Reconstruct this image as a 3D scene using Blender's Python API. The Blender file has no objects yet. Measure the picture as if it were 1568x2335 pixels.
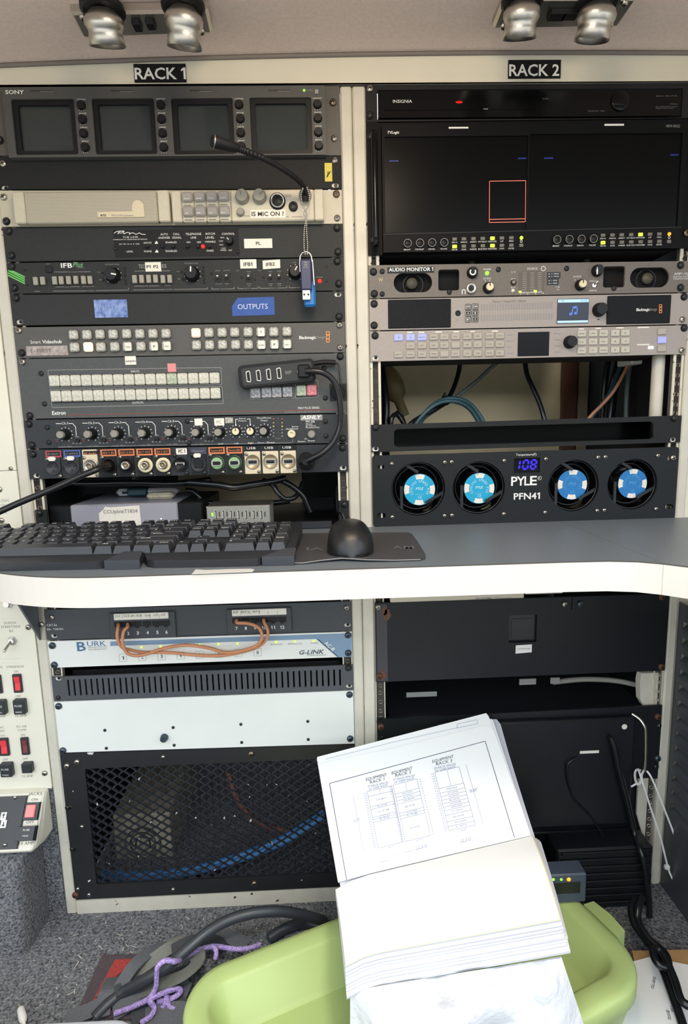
import bpy, math, random
from mathutils import Vector as V, Matrix
from mathutils.geometry import tessellate_polygon

random.seed(7)
scene = bpy.context.scene
col = scene.collection
PI = math.pi

# ------------------------------------------------------------------ camera
FPX, CW, CH = 1300.0, 1568, 2335
C0 = V((0.446488, -0.877705, 0.819834))
CR = V((0.99907228, -0.03567343, -0.02412456))
CU = V((0.02928815, 0.1521518, 0.98792309))
CF = V((0.03157201, 0.98771314, -0.15305545))
cd = bpy.data.cameras.new('camera')
cam = bpy.data.objects.new('camera', cd)
col.objects.link(cam)
cd.sensor_fit = 'HORIZONTAL'
cd.sensor_width = 36.0
cd.lens = FPX / CW * 36.0
cd.clip_start = 0.02
cam.matrix_world = Matrix(((CR.x, CU.x, -CF.x, C0.x), (CR.y, CU.y, -CF.y, C0.y), (CR.z, CU.z, -CF.z, C0.z), (0, 0, 0, 1)))
scene.camera = cam

# ------------------------------------------------------------------ world, lights, exposure
world = bpy.data.worlds.new('overcast_sky')
scene.world = world
world.use_nodes = True
bg = world.node_tree.nodes['Background']
bg.inputs[0].default_value = (0.86, 0.93, 1.0, 1)
bg.inputs[1].default_value = 2.7
scene.view_settings.view_transform = 'Standard'
scene.view_settings.look = 'None'
scene.view_settings.gamma = 1.0
scene.view_settings.use_curve_mapping = False
scene.view_settings.exposure = 0.35


def lamp(name, kind, loc, power, color, size=0.1, rot=(0, 0, 0)):
    l = bpy.data.lights.new(name, kind)
    l.energy = power
    l.color = color
    if kind == 'AREA':
        l.shape = 'DISK'
        l.size = size
    elif kind == 'POINT':
        l.shadow_soft_size = size
    o = bpy.data.objects.new(name, l)
    col.objects.link(o)
    o.location = loc
    o.rotation_euler = rot
    return o


# hazy sunlight coming in steeply through the open door
sun = lamp('sun', 'SUN', (0, -3, 4), 0.9, (1.0, 0.97, 0.92), 0, (math.radians(31), 0, math.radians(14)))
sun.data.angle = math.radians(6)

# a warm dome lamp on the van ceiling behind the viewer
lamp('dome_lamp_light', 'AREA', (0.5, -0.52, 1.31), 3.0, (1.0, 0.80, 0.58), 0.22, (0.35, 0, 0))


# ------------------------------------------------------------------ pixel rays onto real planes
def ray(px, py):
    return ((px - 784) / FPX) * CR - ((py - 1167.5) / FPX) * CU + CF


def P(px, py, y=0.0):
    v = ray(px, py)
    return C0 + v * ((y - C0.y) / v.y)


def PZ(px, py, z):
    v = ray(px, py)
    return C0 + v * ((z - C0.z) / v.z)


def PN(px, py, p0, n):
    v = ray(px, py)
    return C0 + v * ((p0 - C0).dot(n) / v.dot(n))


# ------------------------------------------------------------------ materials
def lin(h):
    h = h.lstrip('#')
    r = [int(h[i:i + 2], 16) / 255 for i in (0, 2, 4)]
    return [c / 12.92 if c <= 0.04045 else ((c + 0.055) / 1.055) ** 2.4 for c in r]


MATS = {}


def mat(name, c, rough=0.5, metal=0.0, noise=None, bump=None, emit=0.0, spec=None, coat=0.0, trans=0.0, chips=None, alpha=None):
    m = bpy.data.materials.new(name)
    m.use_nodes = True
    nt = m.node_tree
    b = nt.nodes['Principled BSDF']
    rgb = lin(c)
    b.inputs['Base Color'].default_value = (*rgb, 1)
    b.inputs['Roughness'].default_value = rough
    b.inputs['Metallic'].default_value = metal
    if spec is not None:
        b.inputs['Specular IOR Level'].default_value = spec
    if coat:
        b.inputs['Coat Weight'].default_value = coat
    if trans:
        b.inputs['Transmission Weight'].default_value = trans
    if alpha is not None:
        b.inputs['Alpha'].default_value = alpha
    if emit:
        b.inputs['Emission Color'].default_value = (*rgb, 1)
        b.inputs['Emission Strength'].default_value = emit
    tc = None
    if noise or bump or chips:
        tc = nt.nodes.new('ShaderNodeTexCoord')
    last = None
    if noise:
        sc, amt = noise[:2]
        n = nt.nodes.new('ShaderNodeTexNoise')
        n.inputs['Scale'].default_value = sc
        n.inputs['Detail'].default_value = 4
        nt.links.new(tc.outputs['Object'], n.inputs['Vector'])
        r = nt.nodes.new('ShaderNodeValToRGB')
        c2 = lin(noise[2]) if len(noise) > 2 else None
        r.color_ramp.elements[0].position = 0.3
        r.color_ramp.elements[1].position = 0.7
        lo = c2 if c2 else [x * (1 - amt) for x in rgb]
        hi = rgb if c2 else [min(1, x * (1 + amt)) for x in rgb]
        r.color_ramp.elements[0].color = (*lo, 1)
        r.color_ramp.elements[1].color = (*hi, 1)
        nt.links.new(n.outputs['Fac'], r.inputs['Fac'])
        last = r.outputs['Color']
    if chips:
        sc, thr, cc = chips
        n = nt.nodes.new('ShaderNodeTexNoise')
        n.inputs['Scale'].default_value = sc
        n.inputs['Detail'].default_value = 3
        nt.links.new(tc.outputs['Object'], n.inputs['Vector'])
        r = nt.nodes.new('ShaderNodeValToRGB')
        r.color_ramp.elements[0].position = thr
        r.color_ramp.elements[1].position = thr + 0.012
        r.color_ramp.elements[0].color = (0, 0, 0, 1)
        r.color_ramp.elements[1].color = (1, 1, 1, 1)
        nt.links.new(n.outputs['Fac'], r.inputs['Fac'])
        mx = nt.nodes.new('ShaderNodeMix')
        mx.data_type = 'RGBA'
        nt.links.new(r.outputs['Color'], mx.inputs[0])
        if last:
            nt.links.new(last, mx.inputs[6])
        else:
            mx.inputs[6].default_value = (*rgb, 1)
        mx.inputs[7].default_value = (*lin(cc), 1)
        last = mx.outputs[2]
    if last:
        nt.links.new(last, b.inputs['Base Color'])
    if bump:
        n = nt.nodes.new('ShaderNodeTexNoise')
        n.inputs['Scale'].default_value = bump[0]
        n.inputs['Detail'].default_value = 3
        nt.links.new(tc.outputs['Object'], n.inputs['Vector'])
        bp = nt.nodes.new('ShaderNodeBump')
        bp.inputs['Strength'].default_value = bump[1]
        bp.inputs['Distance'].default_value = bump[2] if len(bump) > 2 else 0.001
        nt.links.new(n.outputs['Fac'], bp.inputs['Height'])
        nt.links.new(bp.outputs['Normal'], b.inputs['Normal'])
    MATS[name] = m
    return m


cream = mat('cream_paint', 'DAD5C4', 0.35, noise=(9, 0.05), bump=(60, 0.08))
cream_lo = mat('cream_paint_worn', 'CBC6B7', 0.4, noise=(30, 0.06), bump=(80, 0.1), chips=(55, 0.71, '4A3A2E'))
rail_m = mat('chipped_cream_rail', 'D2CBB8', 0.5, noise=(60, 0.08), chips=(110, 0.665, '4A3B30'))
white_p = mat('white_panel_paint', 'E2E3DE', 0.4, noise=(12, 0.02))
ivory_p = mat('ivory_control_panel', 'E2DECD', 0.4, noise=(14, 0.03))
ceil_m = mat('beige_headliner', 'D8C5BA', 0.95, noise=(220, 0.06), bump=(700, 0.25, 0.0006))
seam_m = mat('dark_seam', '4A4540', 0.7)
greytrim = mat('grey_trim', '77706A', 0.6)
blk = mat('black_powder_coat', '232425', 0.6, spec=0.2, noise=(300, 0.10), bump=(900, 0.15, 0.0003))
blk2 = mat('charcoal_panel', '2F3131', 0.58, spec=0.25, noise=(300, 0.08), bump=(900, 0.15, 0.0003))
blkslate = mat('slate_charcoal_panel', '3C4045', 0.5, noise=(300, 0.06))
gloss_blk = mat('gloss_black_plastic', '0B0C0D', 0.16, spec=0.25)
scr_off = mat('screen_off_black', '08090A', 0.28, spec=0.10)
dev_blk = mat('satin_black_plastic', '151618', 0.42, spec=0.3)
fan_blk = mat('fan_panel_black', '202325', 0.5, spec=0.22, noise=(500, 0.08))
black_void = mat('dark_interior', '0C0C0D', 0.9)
screen_m = mat('dark_green_screen_glass', '33393A', 0.10, noise=(14, 0.06))
sony_m = mat('monitor_grey_metal', '4B4B4A', 0.5, noise=(300, 0.06))
ear_m = mat('rack_ear_grey', '55524D', 0.5, noise=(200, 0.06))
hub_m = mat('warm_grey_device', '504E4A', 0.5, noise=(350, 0.06))
ext_m = mat('blue_grey_device', '464848', 0.5, noise=(350, 0.10))
ash_m = mat('mixer_slate', '313437', 0.5, spec=0.3, noise=(350, 0.08))
conn_m = mat('connector_panel_slate', '2C2F33', 0.5, spec=0.3, noise=(350, 0.06))
beige = mat('beige_device_plastic', 'C6BFAC', 0.5, noise=(180, 0.04))
beige_pl = mat('beige_rack_plate', 'C2BBA8', 0.5, noise=(60, 0.03))
greybtn = mat('grey_button_plastic', '96928E', 0.4, noise=(500, 0.06))
greyknob = mat('warm_grey_knob', '8C897E', 0.35)
white_l = mat('white_lettering', 'E8E8E4', 0.6)
grey_l = mat('grey_lettering', '8D8C89', 0.6)
dim_l = mat('dim_lettering', '6E6E6C', 0.6)
dark_l = mat('dark_lettering', '2A2A2C', 0.6)
blue_l = mat('blue_lettering', '4E7395', 0.6)
green_l = mat('green_lettering', '7FBF8A', 0.6)
orange_l = mat('orange_lettering', 'D98A50', 0.6)
red_l = mat('red_line', '9A4038', 0.6)
label_w = mat('white_label_tape', 'E6E2D6', 0.6, noise=(200, 0.03))
label_y = mat('yellow_sticky', 'D8C65A', 0.7)
label_b = mat('blue_tape', '35569E', 0.7, noise=(90, 0.08), bump=(300, 0.3, 0.0004))
label_bw = mat('wrinkled_blue_tape', '93A8D6', 0.25, noise=(120, 0.3, '3A5AA4'), bump=(220, 1.0, 0.0015))
label_p = mat('pink_label', 'D98C8C', 0.7)
label_m = mat('metallic_worn_tape', 'B5AAA4', 0.3, noise=(150, 0.3, '857870'), bump=(250, 0.6, 0.0008))
cap_m = mat('crinkled_clear_cap', 'CFCBBE', 0.18, noise=(420, 0.3, '86857C'), bump=(500, 0.6, 0.0006), coat=0.6)
cap_w = mat('extron_cap', 'DBD8CA', 0.2, noise=(300, 0.3, 'B4B2A5'), bump=(400, 0.5, 0.0005), coat=0.6)
cap_lit = mat('lit_warm_cap', 'FFE2C4', 0.3, emit=0.5)
cap_lit2 = mat('lit_white_cap', 'F0DFCD', 0.3, emit=0.2)
cap_g = mat('greenish_cap', 'C6CDB8', 0.2, noise=(300, 0.3, '8F987F'), coat=0.6)
cap_r = mat('pink_red_cap', 'E59A9E', 0.2, noise=(300, 0.3, 'C96A72'), coat=0.6)
cap_grey = mat('grey_clear_cap', 'C4C4C6', 0.15, noise=(300, 0.3, '6E6E72'), coat=0.8)
chrome = mat('chrome', 'D8D6D2', 0.18, 1.0)
satin = mat('satin_steel', 'C9C5BE', 0.35, 1.0)
screw_s = mat('steel_screw', 'B9B4AA', 0.3, 1.0)
screw_b = mat('brown_steel_screw', '8A7A68', 0.4, 1.0)
screw_d = mat('black_screw', '202225', 0.3)
screw_bl = mat('blued_screw', '4A5560', 0.28, 0.6)
rust = mat('rusty_screw', '6B4A3A', 0.7, 0.5, noise=(300, 0.3))
rub = mat('black_rubber', '141517', 0.55, spec=0.3)
cable_b = mat('black_cable', '15171A', 0.28)
cable_t = mat('teal_cable', '2F4E57', 0.45)
cable_g = mat('grey_cable', '5D6664', 0.5)
cable_o = mat('orange_patch_cable', 'C98862', 0.5, noise=(60, 0.08))
cable_l = mat('salmon_cable', 'C58B6A', 0.5)
cable_bl = mat('blue_cable', '3C78B4', 0.5)
led_g = mat('green_led', '7CFF3A', 0.4, emit=1.6)
led_yg = mat('yellow_green_led', 'C8F03C', 0.4, emit=1.0)
led_r = mat('red_led', 'FF2A22', 0.4, emit=1.3)
led_o = mat('orange_led', 'FF8A1E', 0.4, emit=1.6)
led_w = mat('white_led', 'F4F0FF', 0.4, emit=2.0)
led_off = mat('unlit_button', '6B675E', 0.5)
seg_b = mat('blue_digit', '2A12FF', 0.4, emit=1.1)
scr_blue = mat('screen_dark_blue', '10182C', 0.3, emit=0.25)
scr_light = mat('screen_light_blue', '8FB4E0', 0.3, emit=0.8)
scr_note = mat('screen_note_blue', '3E62A8', 0.3, emit=0.6)
scr_red = mat('screen_red_line', 'E0705A', 0.3, emit=0.6)
scr_txt = mat('screen_blue_text', '3A48B8', 0.3, emit=0.15)
aud_m = mat('taupe_device', '6B645D', 0.5, noise=(350, 0.06))
bm_m = mat('light_taupe_device', '9C938D', 0.45, noise=(350, 0.04))
bm_ear = mat('pale_taupe_ear', 'A39A93', 0.45)
bm_btn = mat('pale_button', 'A7A094', 0.4)
bm_btn2 = mat('cream_button', 'B9B4A6', 0.4)
bm_blue = mat('blue_lit_button', '98A0DA', 0.4, emit=0.25)
mesh_blk = mat('mesh_black_fabric', '191B1F', 0.6, spec=0.15, noise=(1500, 0.5))
cyan_m = mat('cyan_sticker', '1CA3CC', 0.4)
blue_st = mat('blue_sticker', '2176B8', 0.4)
tan_sheet = mat('tan_metal_sheet', 'D2C09A', 0.36, 0.35, noise=(5, 0.2))
desk_top = mat('grey_laminate', '6E757B', 0.42, noise=(500, 0.07), bump=(700, 0.08, 0.0002))
desk_edge = mat('white_laminate_edge', 'D9D2C9', 0.35, noise=(7, 0.03), chips=(24, 0.76, '9C7A66'))
kb_m = mat('keyboard_plastic', '25272C', 0.45, bump=(900, 0.1, 0.0002))
key_m = mat('key_plastic', '2C2E33', 0.4, bump=(900, 0.1, 0.0002))
pad_m = mat('mouse_pad_cloth', '3A3A3C', 0.9, noise=(900, 0.1))
mouse_m = mat('mouse_plastic', '17181A', 0.4)
mesh_metal = mat('black_mesh_paint', '2C2E32', 0.22, chips=(90, 0.70, 'D8D8D8'))
mesh_frame = mat('black_frame_paint', '222325', 0.35, noise=(40, 0.1), chips=(55, 0.705, 'CFCFCF'))
vent_m = mat('slate_vent_panel', '484B51', 0.5, noise=(300, 0.05))
carpet = mat('grey_carpet', '8A8C90', 0.98, noise=(300, 0.55, '2F3135'), bump=(300, 1.0, 0.004))
green_p = mat('lime_plastic', 'A5B774', 0.45, noise=(6, 0.04))
grey_tote = mat('pale_grey_plastic', 'B9BCC2', 0.45)
paper = mat('white_paper', 'F2F2F0', 0.7)
paper2 = mat('page_edge_paper', 'BCBCC4', 0.7)
paper_y = mat('yellow_paper', 'E6E2A8', 0.7)
ink = mat('drawing_ink', '8088A8', 0.7)
ink_d = mat('dark_drawing_ink', '4C5064', 0.7)
bag_m = mat('milky_plastic_bag', 'D9DBE0', 0.30, bump=(45, 0.7, 0.006))
strap_m = mat('black_webbing', '54565B', 0.7, noise=(700, 0.2), bump=(900, 0.4, 0.0005))
strap_g = mat('olive_grey_webbing', '70726A', 0.7, noise=(700, 0.2), bump=(900, 0.4, 0.0005))
rope_m = mat('purple_rope', 'C3AFDF', 0.7, noise=(450, 0.35, '7A5FA8'), bump=(500, 1.0, 0.002))
redmat = mat('red_mat', '9C3A36', 0.9, noise=(300, 0.2), bump=(500, 0.5, 0.001))
matedge = mat('dark_mat_edge', '4A4044', 0.9, noise=(300, 0.15))
hose_m = mat('black_hose', '34383D', 0.42)
mon_m = mat('monitor_black', '0D0E10', 0.5, spec=0.12)
usb_white = mat('white_plastic', 'E0DFDC', 0.4)
usb_blue = mat('navy_plastic', '2A2F55', 0.4)
usb_blue2 = mat('bright_blue_plastic', '1E6FB8', 0.4)
red_sw = mat('red_rocker', 'D83A44', 0.35, emit=0.15)
red_lit = mat('lit_red_rocker', 'FF6A66', 0.35, emit=0.8)
red_dk = mat('dark_red_rocker', '7A3A42', 0.35)
fuse_m = mat('fuse_holder_black', '2E3033', 0.4)
psu_m = mat('power_supply_metal', 'A39A88', 0.45, 0.2, noise=(60, 0.3))
card_m = mat('cardboard', 'B08A5C', 0.9, noise=(60, 0.1))
case_m = mat('dark_case_paint', '14171B', 0.35, noise=(200, 0.1))
plate_m = mat('dark_cover_plate', '16191D', 0.42, spec=0.3, noise=(200, 0.1), chips=(14, 0.78, '3A3E46'))
alu = mat('aluminium_strip', 'B5AFA4', 0.4, 0.9, noise=(40, 0.1))
silver_box = mat('silver_lavender_case', 'A3A2AC', 0.4, 0.2)
hubgrey = mat('usb_hub_grey', '8F918A', 0.45)
usb_in = mat('usb_port_steel', 'C2C0B8', 0.35, 0.25)
gold_in = mat('warm_connector_metal', 'CDB894', 0.35, 0.7)
cream_ring = mat('cream_ring', 'DDD3AE', 0.4)
green_ring = mat('green_ring', '86B27A', 0.5)
xlr_m = mat('xlr_face', '34363B', 0.5)
beige_mod = mat('beige_connector_plate', 'D6C9AC', 0.5)
orange_lb = mat('orange_label', 'D97E4E', 0.6)
red_lb = mat('red_label', 'B0454E', 0.6)
blue_lb = mat('blue_label', '4A64B0', 0.6)
violet_lb = mat('violet_label', '3B3A4C', 0.6)
tape_m = mat('masking_tape', 'CFCFC9', 0.8)
zip_m = mat('white_zip_tie', 'DEDEDC', 0.4)


def grill_mat(name, base, hole, p):
    """sheet metal drilled with a hexagonal pattern of fine holes, by object coordinates (metres)"""
    m = bpy.data.materials.new(name)
    m.use_nodes = True
    nt = m.node_tree
    b = nt.nodes['Principled BSDF']
    b.inputs['Roughness'].default_value = 0.5
    tc = nt.nodes.new('ShaderNodeTexCoord')
    sx = nt.nodes.new('ShaderNodeSeparateXYZ')
    nt.links.new(tc.outputs['Object'], sx.inputs[0])

    def mth(op, a, bb=None):
        n = nt.nodes.new('ShaderNodeMath')
        n.operation = op
        for i, v in enumerate((a, bb)):
            if v is None:
                continue
            if isinstance(v, (int, float)):
                n.inputs[i].default_value = v
            else:
                nt.links.new(v, n.inputs[i])
        return n.outputs[0]

    def lattice(off):
        u = mth('SUBTRACT', mth('FRACT', mth('ADD', mth('DIVIDE', sx.outputs[0], p), off + 50)), 0.5)
        v = mth('SUBTRACT', mth('FRACT', mth('ADD', mth('DIVIDE', sx.outputs[2], p * 1.732), off + 50)), 0.5)
        v = mth('MULTIPLY', v, 1.732)
        return mth('ADD', mth('MULTIPLY', u, u), mth('MULTIPLY', v, v))
    d = mth('MINIMUM', lattice(0.0), lattice(0.5))
    inside = mth('LESS_THAN', d, 0.075)
    mx = nt.nodes.new('ShaderNodeMix')
    mx.data_type = 'RGBA'
    nt.links.new(inside, mx.inputs[0])
    mx.inputs[6].default_value = (*lin(base), 1)
    mx.inputs[7].default_value = (*lin(hole), 1)
    nt.links.new(mx.outputs[2], b.inputs['Base Color'])
    return m


grill_m = grill_mat('perforated_beige_grille', 'C4BDA9', '45423C', 0.0021)


# ------------------------------------------------------------------ mesh builder
class MB:
    def __init__(s):
        s.v, s.f, s.mi, s.sm = [], [], [], []

    def add(s, vs, fs, mi=0, sm=False):
        o = len(s.v)
        s.v += [V(p) for p in vs]
        for f in fs:
            s.f.append([i + o for i in f])
            s.mi.append(mi)
            s.sm.append(sm)
        return s

    def quad(s, a, b, c, d, mi=0):
        return s.add([a, b, c, d], [(0, 1, 2, 3)], mi)

    def box(s, x0, x1, y0, y1, z0, z1, ch=0.0, mi=0):
        x0, x1 = min(x0, x1), max(x0, x1)
        y0, y1 = min(y0, y1), max(y0, y1)
        z0, z1 = min(z0, z1), max(z0, z1)
        if ch <= 0:
            vs = [(x, y, z) for x in (x0, x1) for y in (y0, y1) for z in (z0, z1)]
            return s.add(vs, [(0, 1, 3, 2), (4, 6, 7, 5), (0, 4, 5, 1), (2, 3, 7, 6), (0, 2, 6, 4), (1, 5, 7, 3)], mi)
        ch = min(ch, (x1 - x0) * .45, (y1 - y0) * .45, (z1 - z0) * .45)
        vs, idx = [], {}
        for i, x in enumerate((x0, x1)):
            for j, y in enumerate((y0, y1)):
                for k, z in enumerate((z0, z1)):
                    sx, sy, sz = (1 - 2 * i) * ch, (1 - 2 * j) * ch, (1 - 2 * k) * ch
                    for a, p in enumerate(((x, y + sy, z + sz), (x + sx, y, z + sz), (x + sx, y + sy, z))):
                        idx[i, j, k, a] = len(vs)
                        vs.append(p)
        fs = []
        for i in (0, 1):
            fs.append([idx[i, j, k, 0] for j, k in ((0, 0), (0, 1), (1, 1), (1, 0))])
            fs.append([idx[j, i, k, 1] for j, k in ((0, 0), (0, 1), (1, 1), (1, 0))])
            fs.append([idx[j, k, i, 2] for j, k in ((0, 0), (0, 1), (1, 1), (1, 0))])
            for j in (0, 1):
                fs.append([idx[i, j, 0, 0], idx[i, j, 1, 0], idx[i, j, 1, 1], idx[i, j, 0, 1]])
                fs.append([idx[i, 0, j, 0], idx[i, 1, j, 0], idx[i, 1, j, 2], idx[i, 0, j, 2]])
                fs.append([idx[0, i, j, 1], idx[1, i, j, 1], idx[1, i, j, 2], idx[0, i, j, 2]])
                for k in (0, 1):
                    fs.append([idx[i, j, k, 0], idx[i, j, k, 1], idx[i, j, k, 2]])
        return s.add(vs, fs, mi)

    def plate(s, outer, holes=(), y0=0.0, y1=0.003, mi=0, back=False):
        """polygon with holes in the XZ plane, front at y0, walls back to y1"""
        loops = [list(outer)] + [list(h) for h in holes]
        pts = [p for l in loops for p in l]
        tri = tessellate_polygon([[V((p[0], p[1], 0)) for p in l] for l in loops])
        n = len(pts)
        vs = [(p[0], y0, p[1]) for p in pts] + [(p[0], y1, p[1]) for p in pts]
        fs = [tuple(t) for t in tri]
        if back:
            fs += [tuple(i + n for i in reversed(t)) for t in tri]
        o = 0
        for l in loops:
            m = len(l)
            for i in range(m):
                a, b = o + i, o + (i + 1) % m
                fs.append((a, b, b + n, a + n))
            o += m
        return s.add(vs, fs, mi)

    def extrude(s, poly, z0, z1, mi=0, mi_side=None):
        """polygon in XY extruded from z0 to z1"""
        n = len(poly)
        tri = tessellate_polygon([[V((p[0], p[1], 0)) for p in poly]])
        vs = [(p[0], p[1], z0) for p in poly] + [(p[0], p[1], z1) for p in poly]
        s.add(vs, [tuple(t) for t in tri] + [tuple(i + n for i in t) for t in tri], mi)
        s.add(vs, [(i, (i + 1) % n, (i + 1) % n + n, i + n) for i in range(n)], mi if mi_side is None else mi_side)
        return s

    def lathe(s, origin, axis, prof, n=16, mi=0, sm=True, cap=True, ref=None):
        """profile [(r, t)] turned about axis from origin"""
        ax = V(axis).normalized()
        t = V(ref) if ref else (V((0, 0, 1)) if abs(ax.z) < 0.9 else V((1, 0, 0)))
        u = t.cross(ax).normalized()
        w = ax.cross(u)
        o = V(origin)
        vs, fs = [], []
        for r, h in prof:
            for i in range(n):
                a = 2 * PI * i / n
                vs.append(o + ax * h + (u * math.cos(a) + w * math.sin(a)) * r)
        for k in range(len(prof) - 1):
            for i in range(n):
                j = (i + 1) % n
                fs.append((k * n + i, k * n + j, (k + 1) * n + j, (k + 1) * n + i))
        s.add(vs, fs, mi, sm)
        if cap:
            if prof[0][0] > 1e-6:
                s.add(vs[:n], [tuple(range(n))], mi)
            if prof[-1][0] > 1e-6:
                s.add(vs[-n:], [tuple(range(n))], mi)
        return s

    def tube(s, pts, r, n=8, mi=0, smooth=4, flat=None):
        """round (or flat = (half width, half thickness, up)) sweep through the points"""
        ps = spline(pts, smooth)
        rr = r if callable(r) else (lambda t: r)
        vs, fs = [], []
        prev = None
        for i, p in enumerate(ps):
            d = (ps[min(i + 1, len(ps) - 1)] - ps[max(i - 1, 0)])
            d = d.normalized() if d.length > 1e-9 else V((0, 0, 1))
            if prev is None:
                t = V((0, 0, 1)) if abs(d.z) < 0.9 else V((1, 0, 0))
                if flat:
                    t = V(flat[2])
                u = (t - d * t.dot(d)).normalized()
            else:
                u = (prev - d * prev.dot(d))
                u = u.normalized() if u.length > 1e-6 else prev
            prev = u
            w = d.cross(u)
            t = i / max(1, len(ps) - 1)
            for k in range(n):
                a = 2 * PI * (k + 0.5) / n
                if flat:
                    q = p + w * (flat[0] * (1 if math.cos(a) > 0 else -1)) + u * (flat[1] * (1 if math.sin(a) > 0 else -1))
                else:
                    q = p + (u * math.cos(a) + w * math.sin(a)) * rr(t)
                vs.append(q)
        m = len(ps)
        for i in range(m - 1):
            for k in range(n):
                j = (k + 1) % n
                fs.append((i * n + k, i * n + j, (i + 1) * n + j, (i + 1) * n + k))
        s.add(vs, fs, mi, flat is None)
        s.add(vs[:n], [tuple(range(n))], mi)
        s.add(vs[-n:], [tuple(range(n))], mi)
        return s

    def grid(s, rows, mi=0, sm=True):
        """rows of points -> quads"""
        n = len(rows[0])
        vs = [p for r in rows for p in r]
        fs = [(i * n + j, i * n + j + 1, (i + 1) * n + j + 1, (i + 1) * n + j) for i in range(len(rows) - 1) for j in range(n - 1)]
        return s.add(vs, fs, mi, sm)

    # ---- flat print: text, lines and patches lying on a front face at depth y
    def text(s, t, x0, yb, x1, cap, y=0.0, bold=False, ital=False, mi=0, eps=0.0005):
        o = P(x0, yb, y)
        w = P(x1, yb, y).x - o.x
        h = P(x0, yb - cap, y).z - o.z
        return s.text3(t, V((o.x, y - eps, o.z)), V((w, 0, 0)), V((0, 0, h)), bold, ital, mi)

    def text3(s, t, o, wx, hz, bold=False, ital=False, mi=0):
        vs, fs = glyphs(t, bold, ital)
        return s.add([o + wx * a + hz * b for a, b in vs], fs, mi)

    def line(s, x0, y0, x1, y1, w=1.2, y=0.0, mi=0, eps=0.0004):
        a, b = P(x0, y0, y), P(x1, y1, y)
        d = (b - a)
        if d.length < 1e-9:
            return s
        hw = w * 0.5 * 0.00068
        n = V((-d.z, 0, d.x)).normalized() * hw
        e = V((0, -eps, 0))
        return s.quad(a + n + e, b + n + e, b - n + e, a - n + e, mi)

    def poly(s, pts, w=1.2, y=0.0, closed=False, mi=0):
        for a, b in zip(pts, pts[1:] + (pts[:1] if closed else [])):
            s.line(a[0], a[1], b[0], b[1], w, y, mi)
        return s

    def patch(s, x0, y0, x1, y1, y=0.0, t=0.0004, mi=0):
        a, b = P(x0, y0, y), P(x1, y1, y)
        return s.box(a.x, b.x, y - t, y, b.z, a.z, 0, mi)

    def pbox(s, x0, y0, x1, y1, yf, yb, ch=0.0, mi=0):
        """box whose front face (at depth yf) has these two corners"""
        a, b = P(x0, y0, yf), P(x1, y1, yf)
        return s.box(a.x, b.x, yf, yb, b.z, a.z, ch, mi)

    def ring(s, c, r0, r1, y, n=24, mi=0, a0=0, a1=2 * PI):
        vs, fs = [], []
        for i in range(n + 1):
            a = a0 + (a1 - a0) * i / n
            for r in (r0, r1):
                vs.append((c.x + r * math.sin(a), y, c.z + r * math.cos(a)))
        for i in range(n):
            fs.append((2 * i, 2 * i + 1, 2 * i + 3, 2 * i + 2))
        return s.add(vs, fs, mi)


def spline(pts, k):
    pts = [V(p) for p in pts]
    if k <= 1 or len(pts) < 3:
        return pts
    out = []
    for i in range(len(pts) - 1):
        p0, p1, p2, p3 = pts[max(i - 1, 0)], pts[i], pts[i + 1], pts[min(i + 2, len(pts) - 1)]
        for j in range(k):
            t = j / k
            out.append(0.5 * ((2 * p1) + (p2 - p0) * t + (2 * p0 - 5 * p1 + 4 * p2 - p3) * t * t + (3 * p1 - p0 - 3 * p2 + p3) * t ** 3))
    out.append(pts[-1])
    return out


_font = bpy.data.curves.new('lettering', 'FONT')
_font_ob = bpy.data.objects.new('lettering', _font)
_gl = {}


def glyphs(t, bold, ital):
    k = (t, bold, ital)
    if k not in _gl:
        _font.body = t
        _font.resolution_u = 2
        _font.offset = 0.018 if bold else 0.0
        _font.shear = 0.28 if ital else 0.0
        me = _font_ob.to_mesh()
        vs = [(v.co.x, v.co.y) for v in me.vertices]
        fs = [tuple(p.vertices) for p in me.polygons]
        _font_ob.to_mesh_clear()
        for i, ch in enumerate(t):
            if ch == '1':  # the built-in numeral is a bare bar: give it its flag
                _font.body = t[:i + 1]
                me = _font_ob.to_mesh()
                xr = max(v.co.x for v in me.vertices)
                _font_ob.to_mesh_clear()
                w, k = (0.15, 0.10) if bold else (0.10, 0.07)
                sh = 0.28 * 0.6 if ital else 0.0
                o = len(vs)
                x = xr - w - sh * .1
                vs += [(x + .02, .69), (x + .02, .69 - 1.5 * k), (x - .13, .585 - 1.2 * k), (x - .13, .585)]
                fs.append((o, o + 3, o + 2, o + 1))
        xs = [v[0] for v in vs] or [0, 1]
        lo, hi = min(xs), max(xs)
        w = (hi - lo) or 1
        _gl[k] = ([((x - lo) / w, z / 0.682) for x, z in vs], fs)
    return _gl[k]


def circ(c, r, n=16, rz=None):
    rz = rz or r
    return [(c.x + r * math.sin(2 * PI * i / n), c.z + rz * math.cos(2 * PI * i / n)) for i in range(n)]


def rrect(x0, z0, x1, z1, r, n=4):
    x0, x1 = min(x0, x1), max(x0, x1)
    z0, z1 = min(z0, z1), max(z0, z1)
    r = min(r, (x1 - x0) / 2 - 1e-6, (z1 - z0) / 2 - 1e-6)
    out = []
    for cx, cz, a0 in ((x1 - r, z1 - r, 0), (x1 - r, z0 + r, 90), (x0 + r, z0 + r, 180), (x0 + r, z1 - r, 270)):
        for i in range(n + 1):
            a = math.radians(a0 + 90 * i / n)
            out.append((cx + r * math.sin(a), cz + r * math.cos(a)))
    return out


def prrect(x0, y0, x1, y1, r_px, y=0.0, n=4):
    a, b = P(x0, y0, y), P(x1, y1, y)
    return rrect(a.x, b.z, b.x, a.z, r_px * 0.00068, n)


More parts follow.
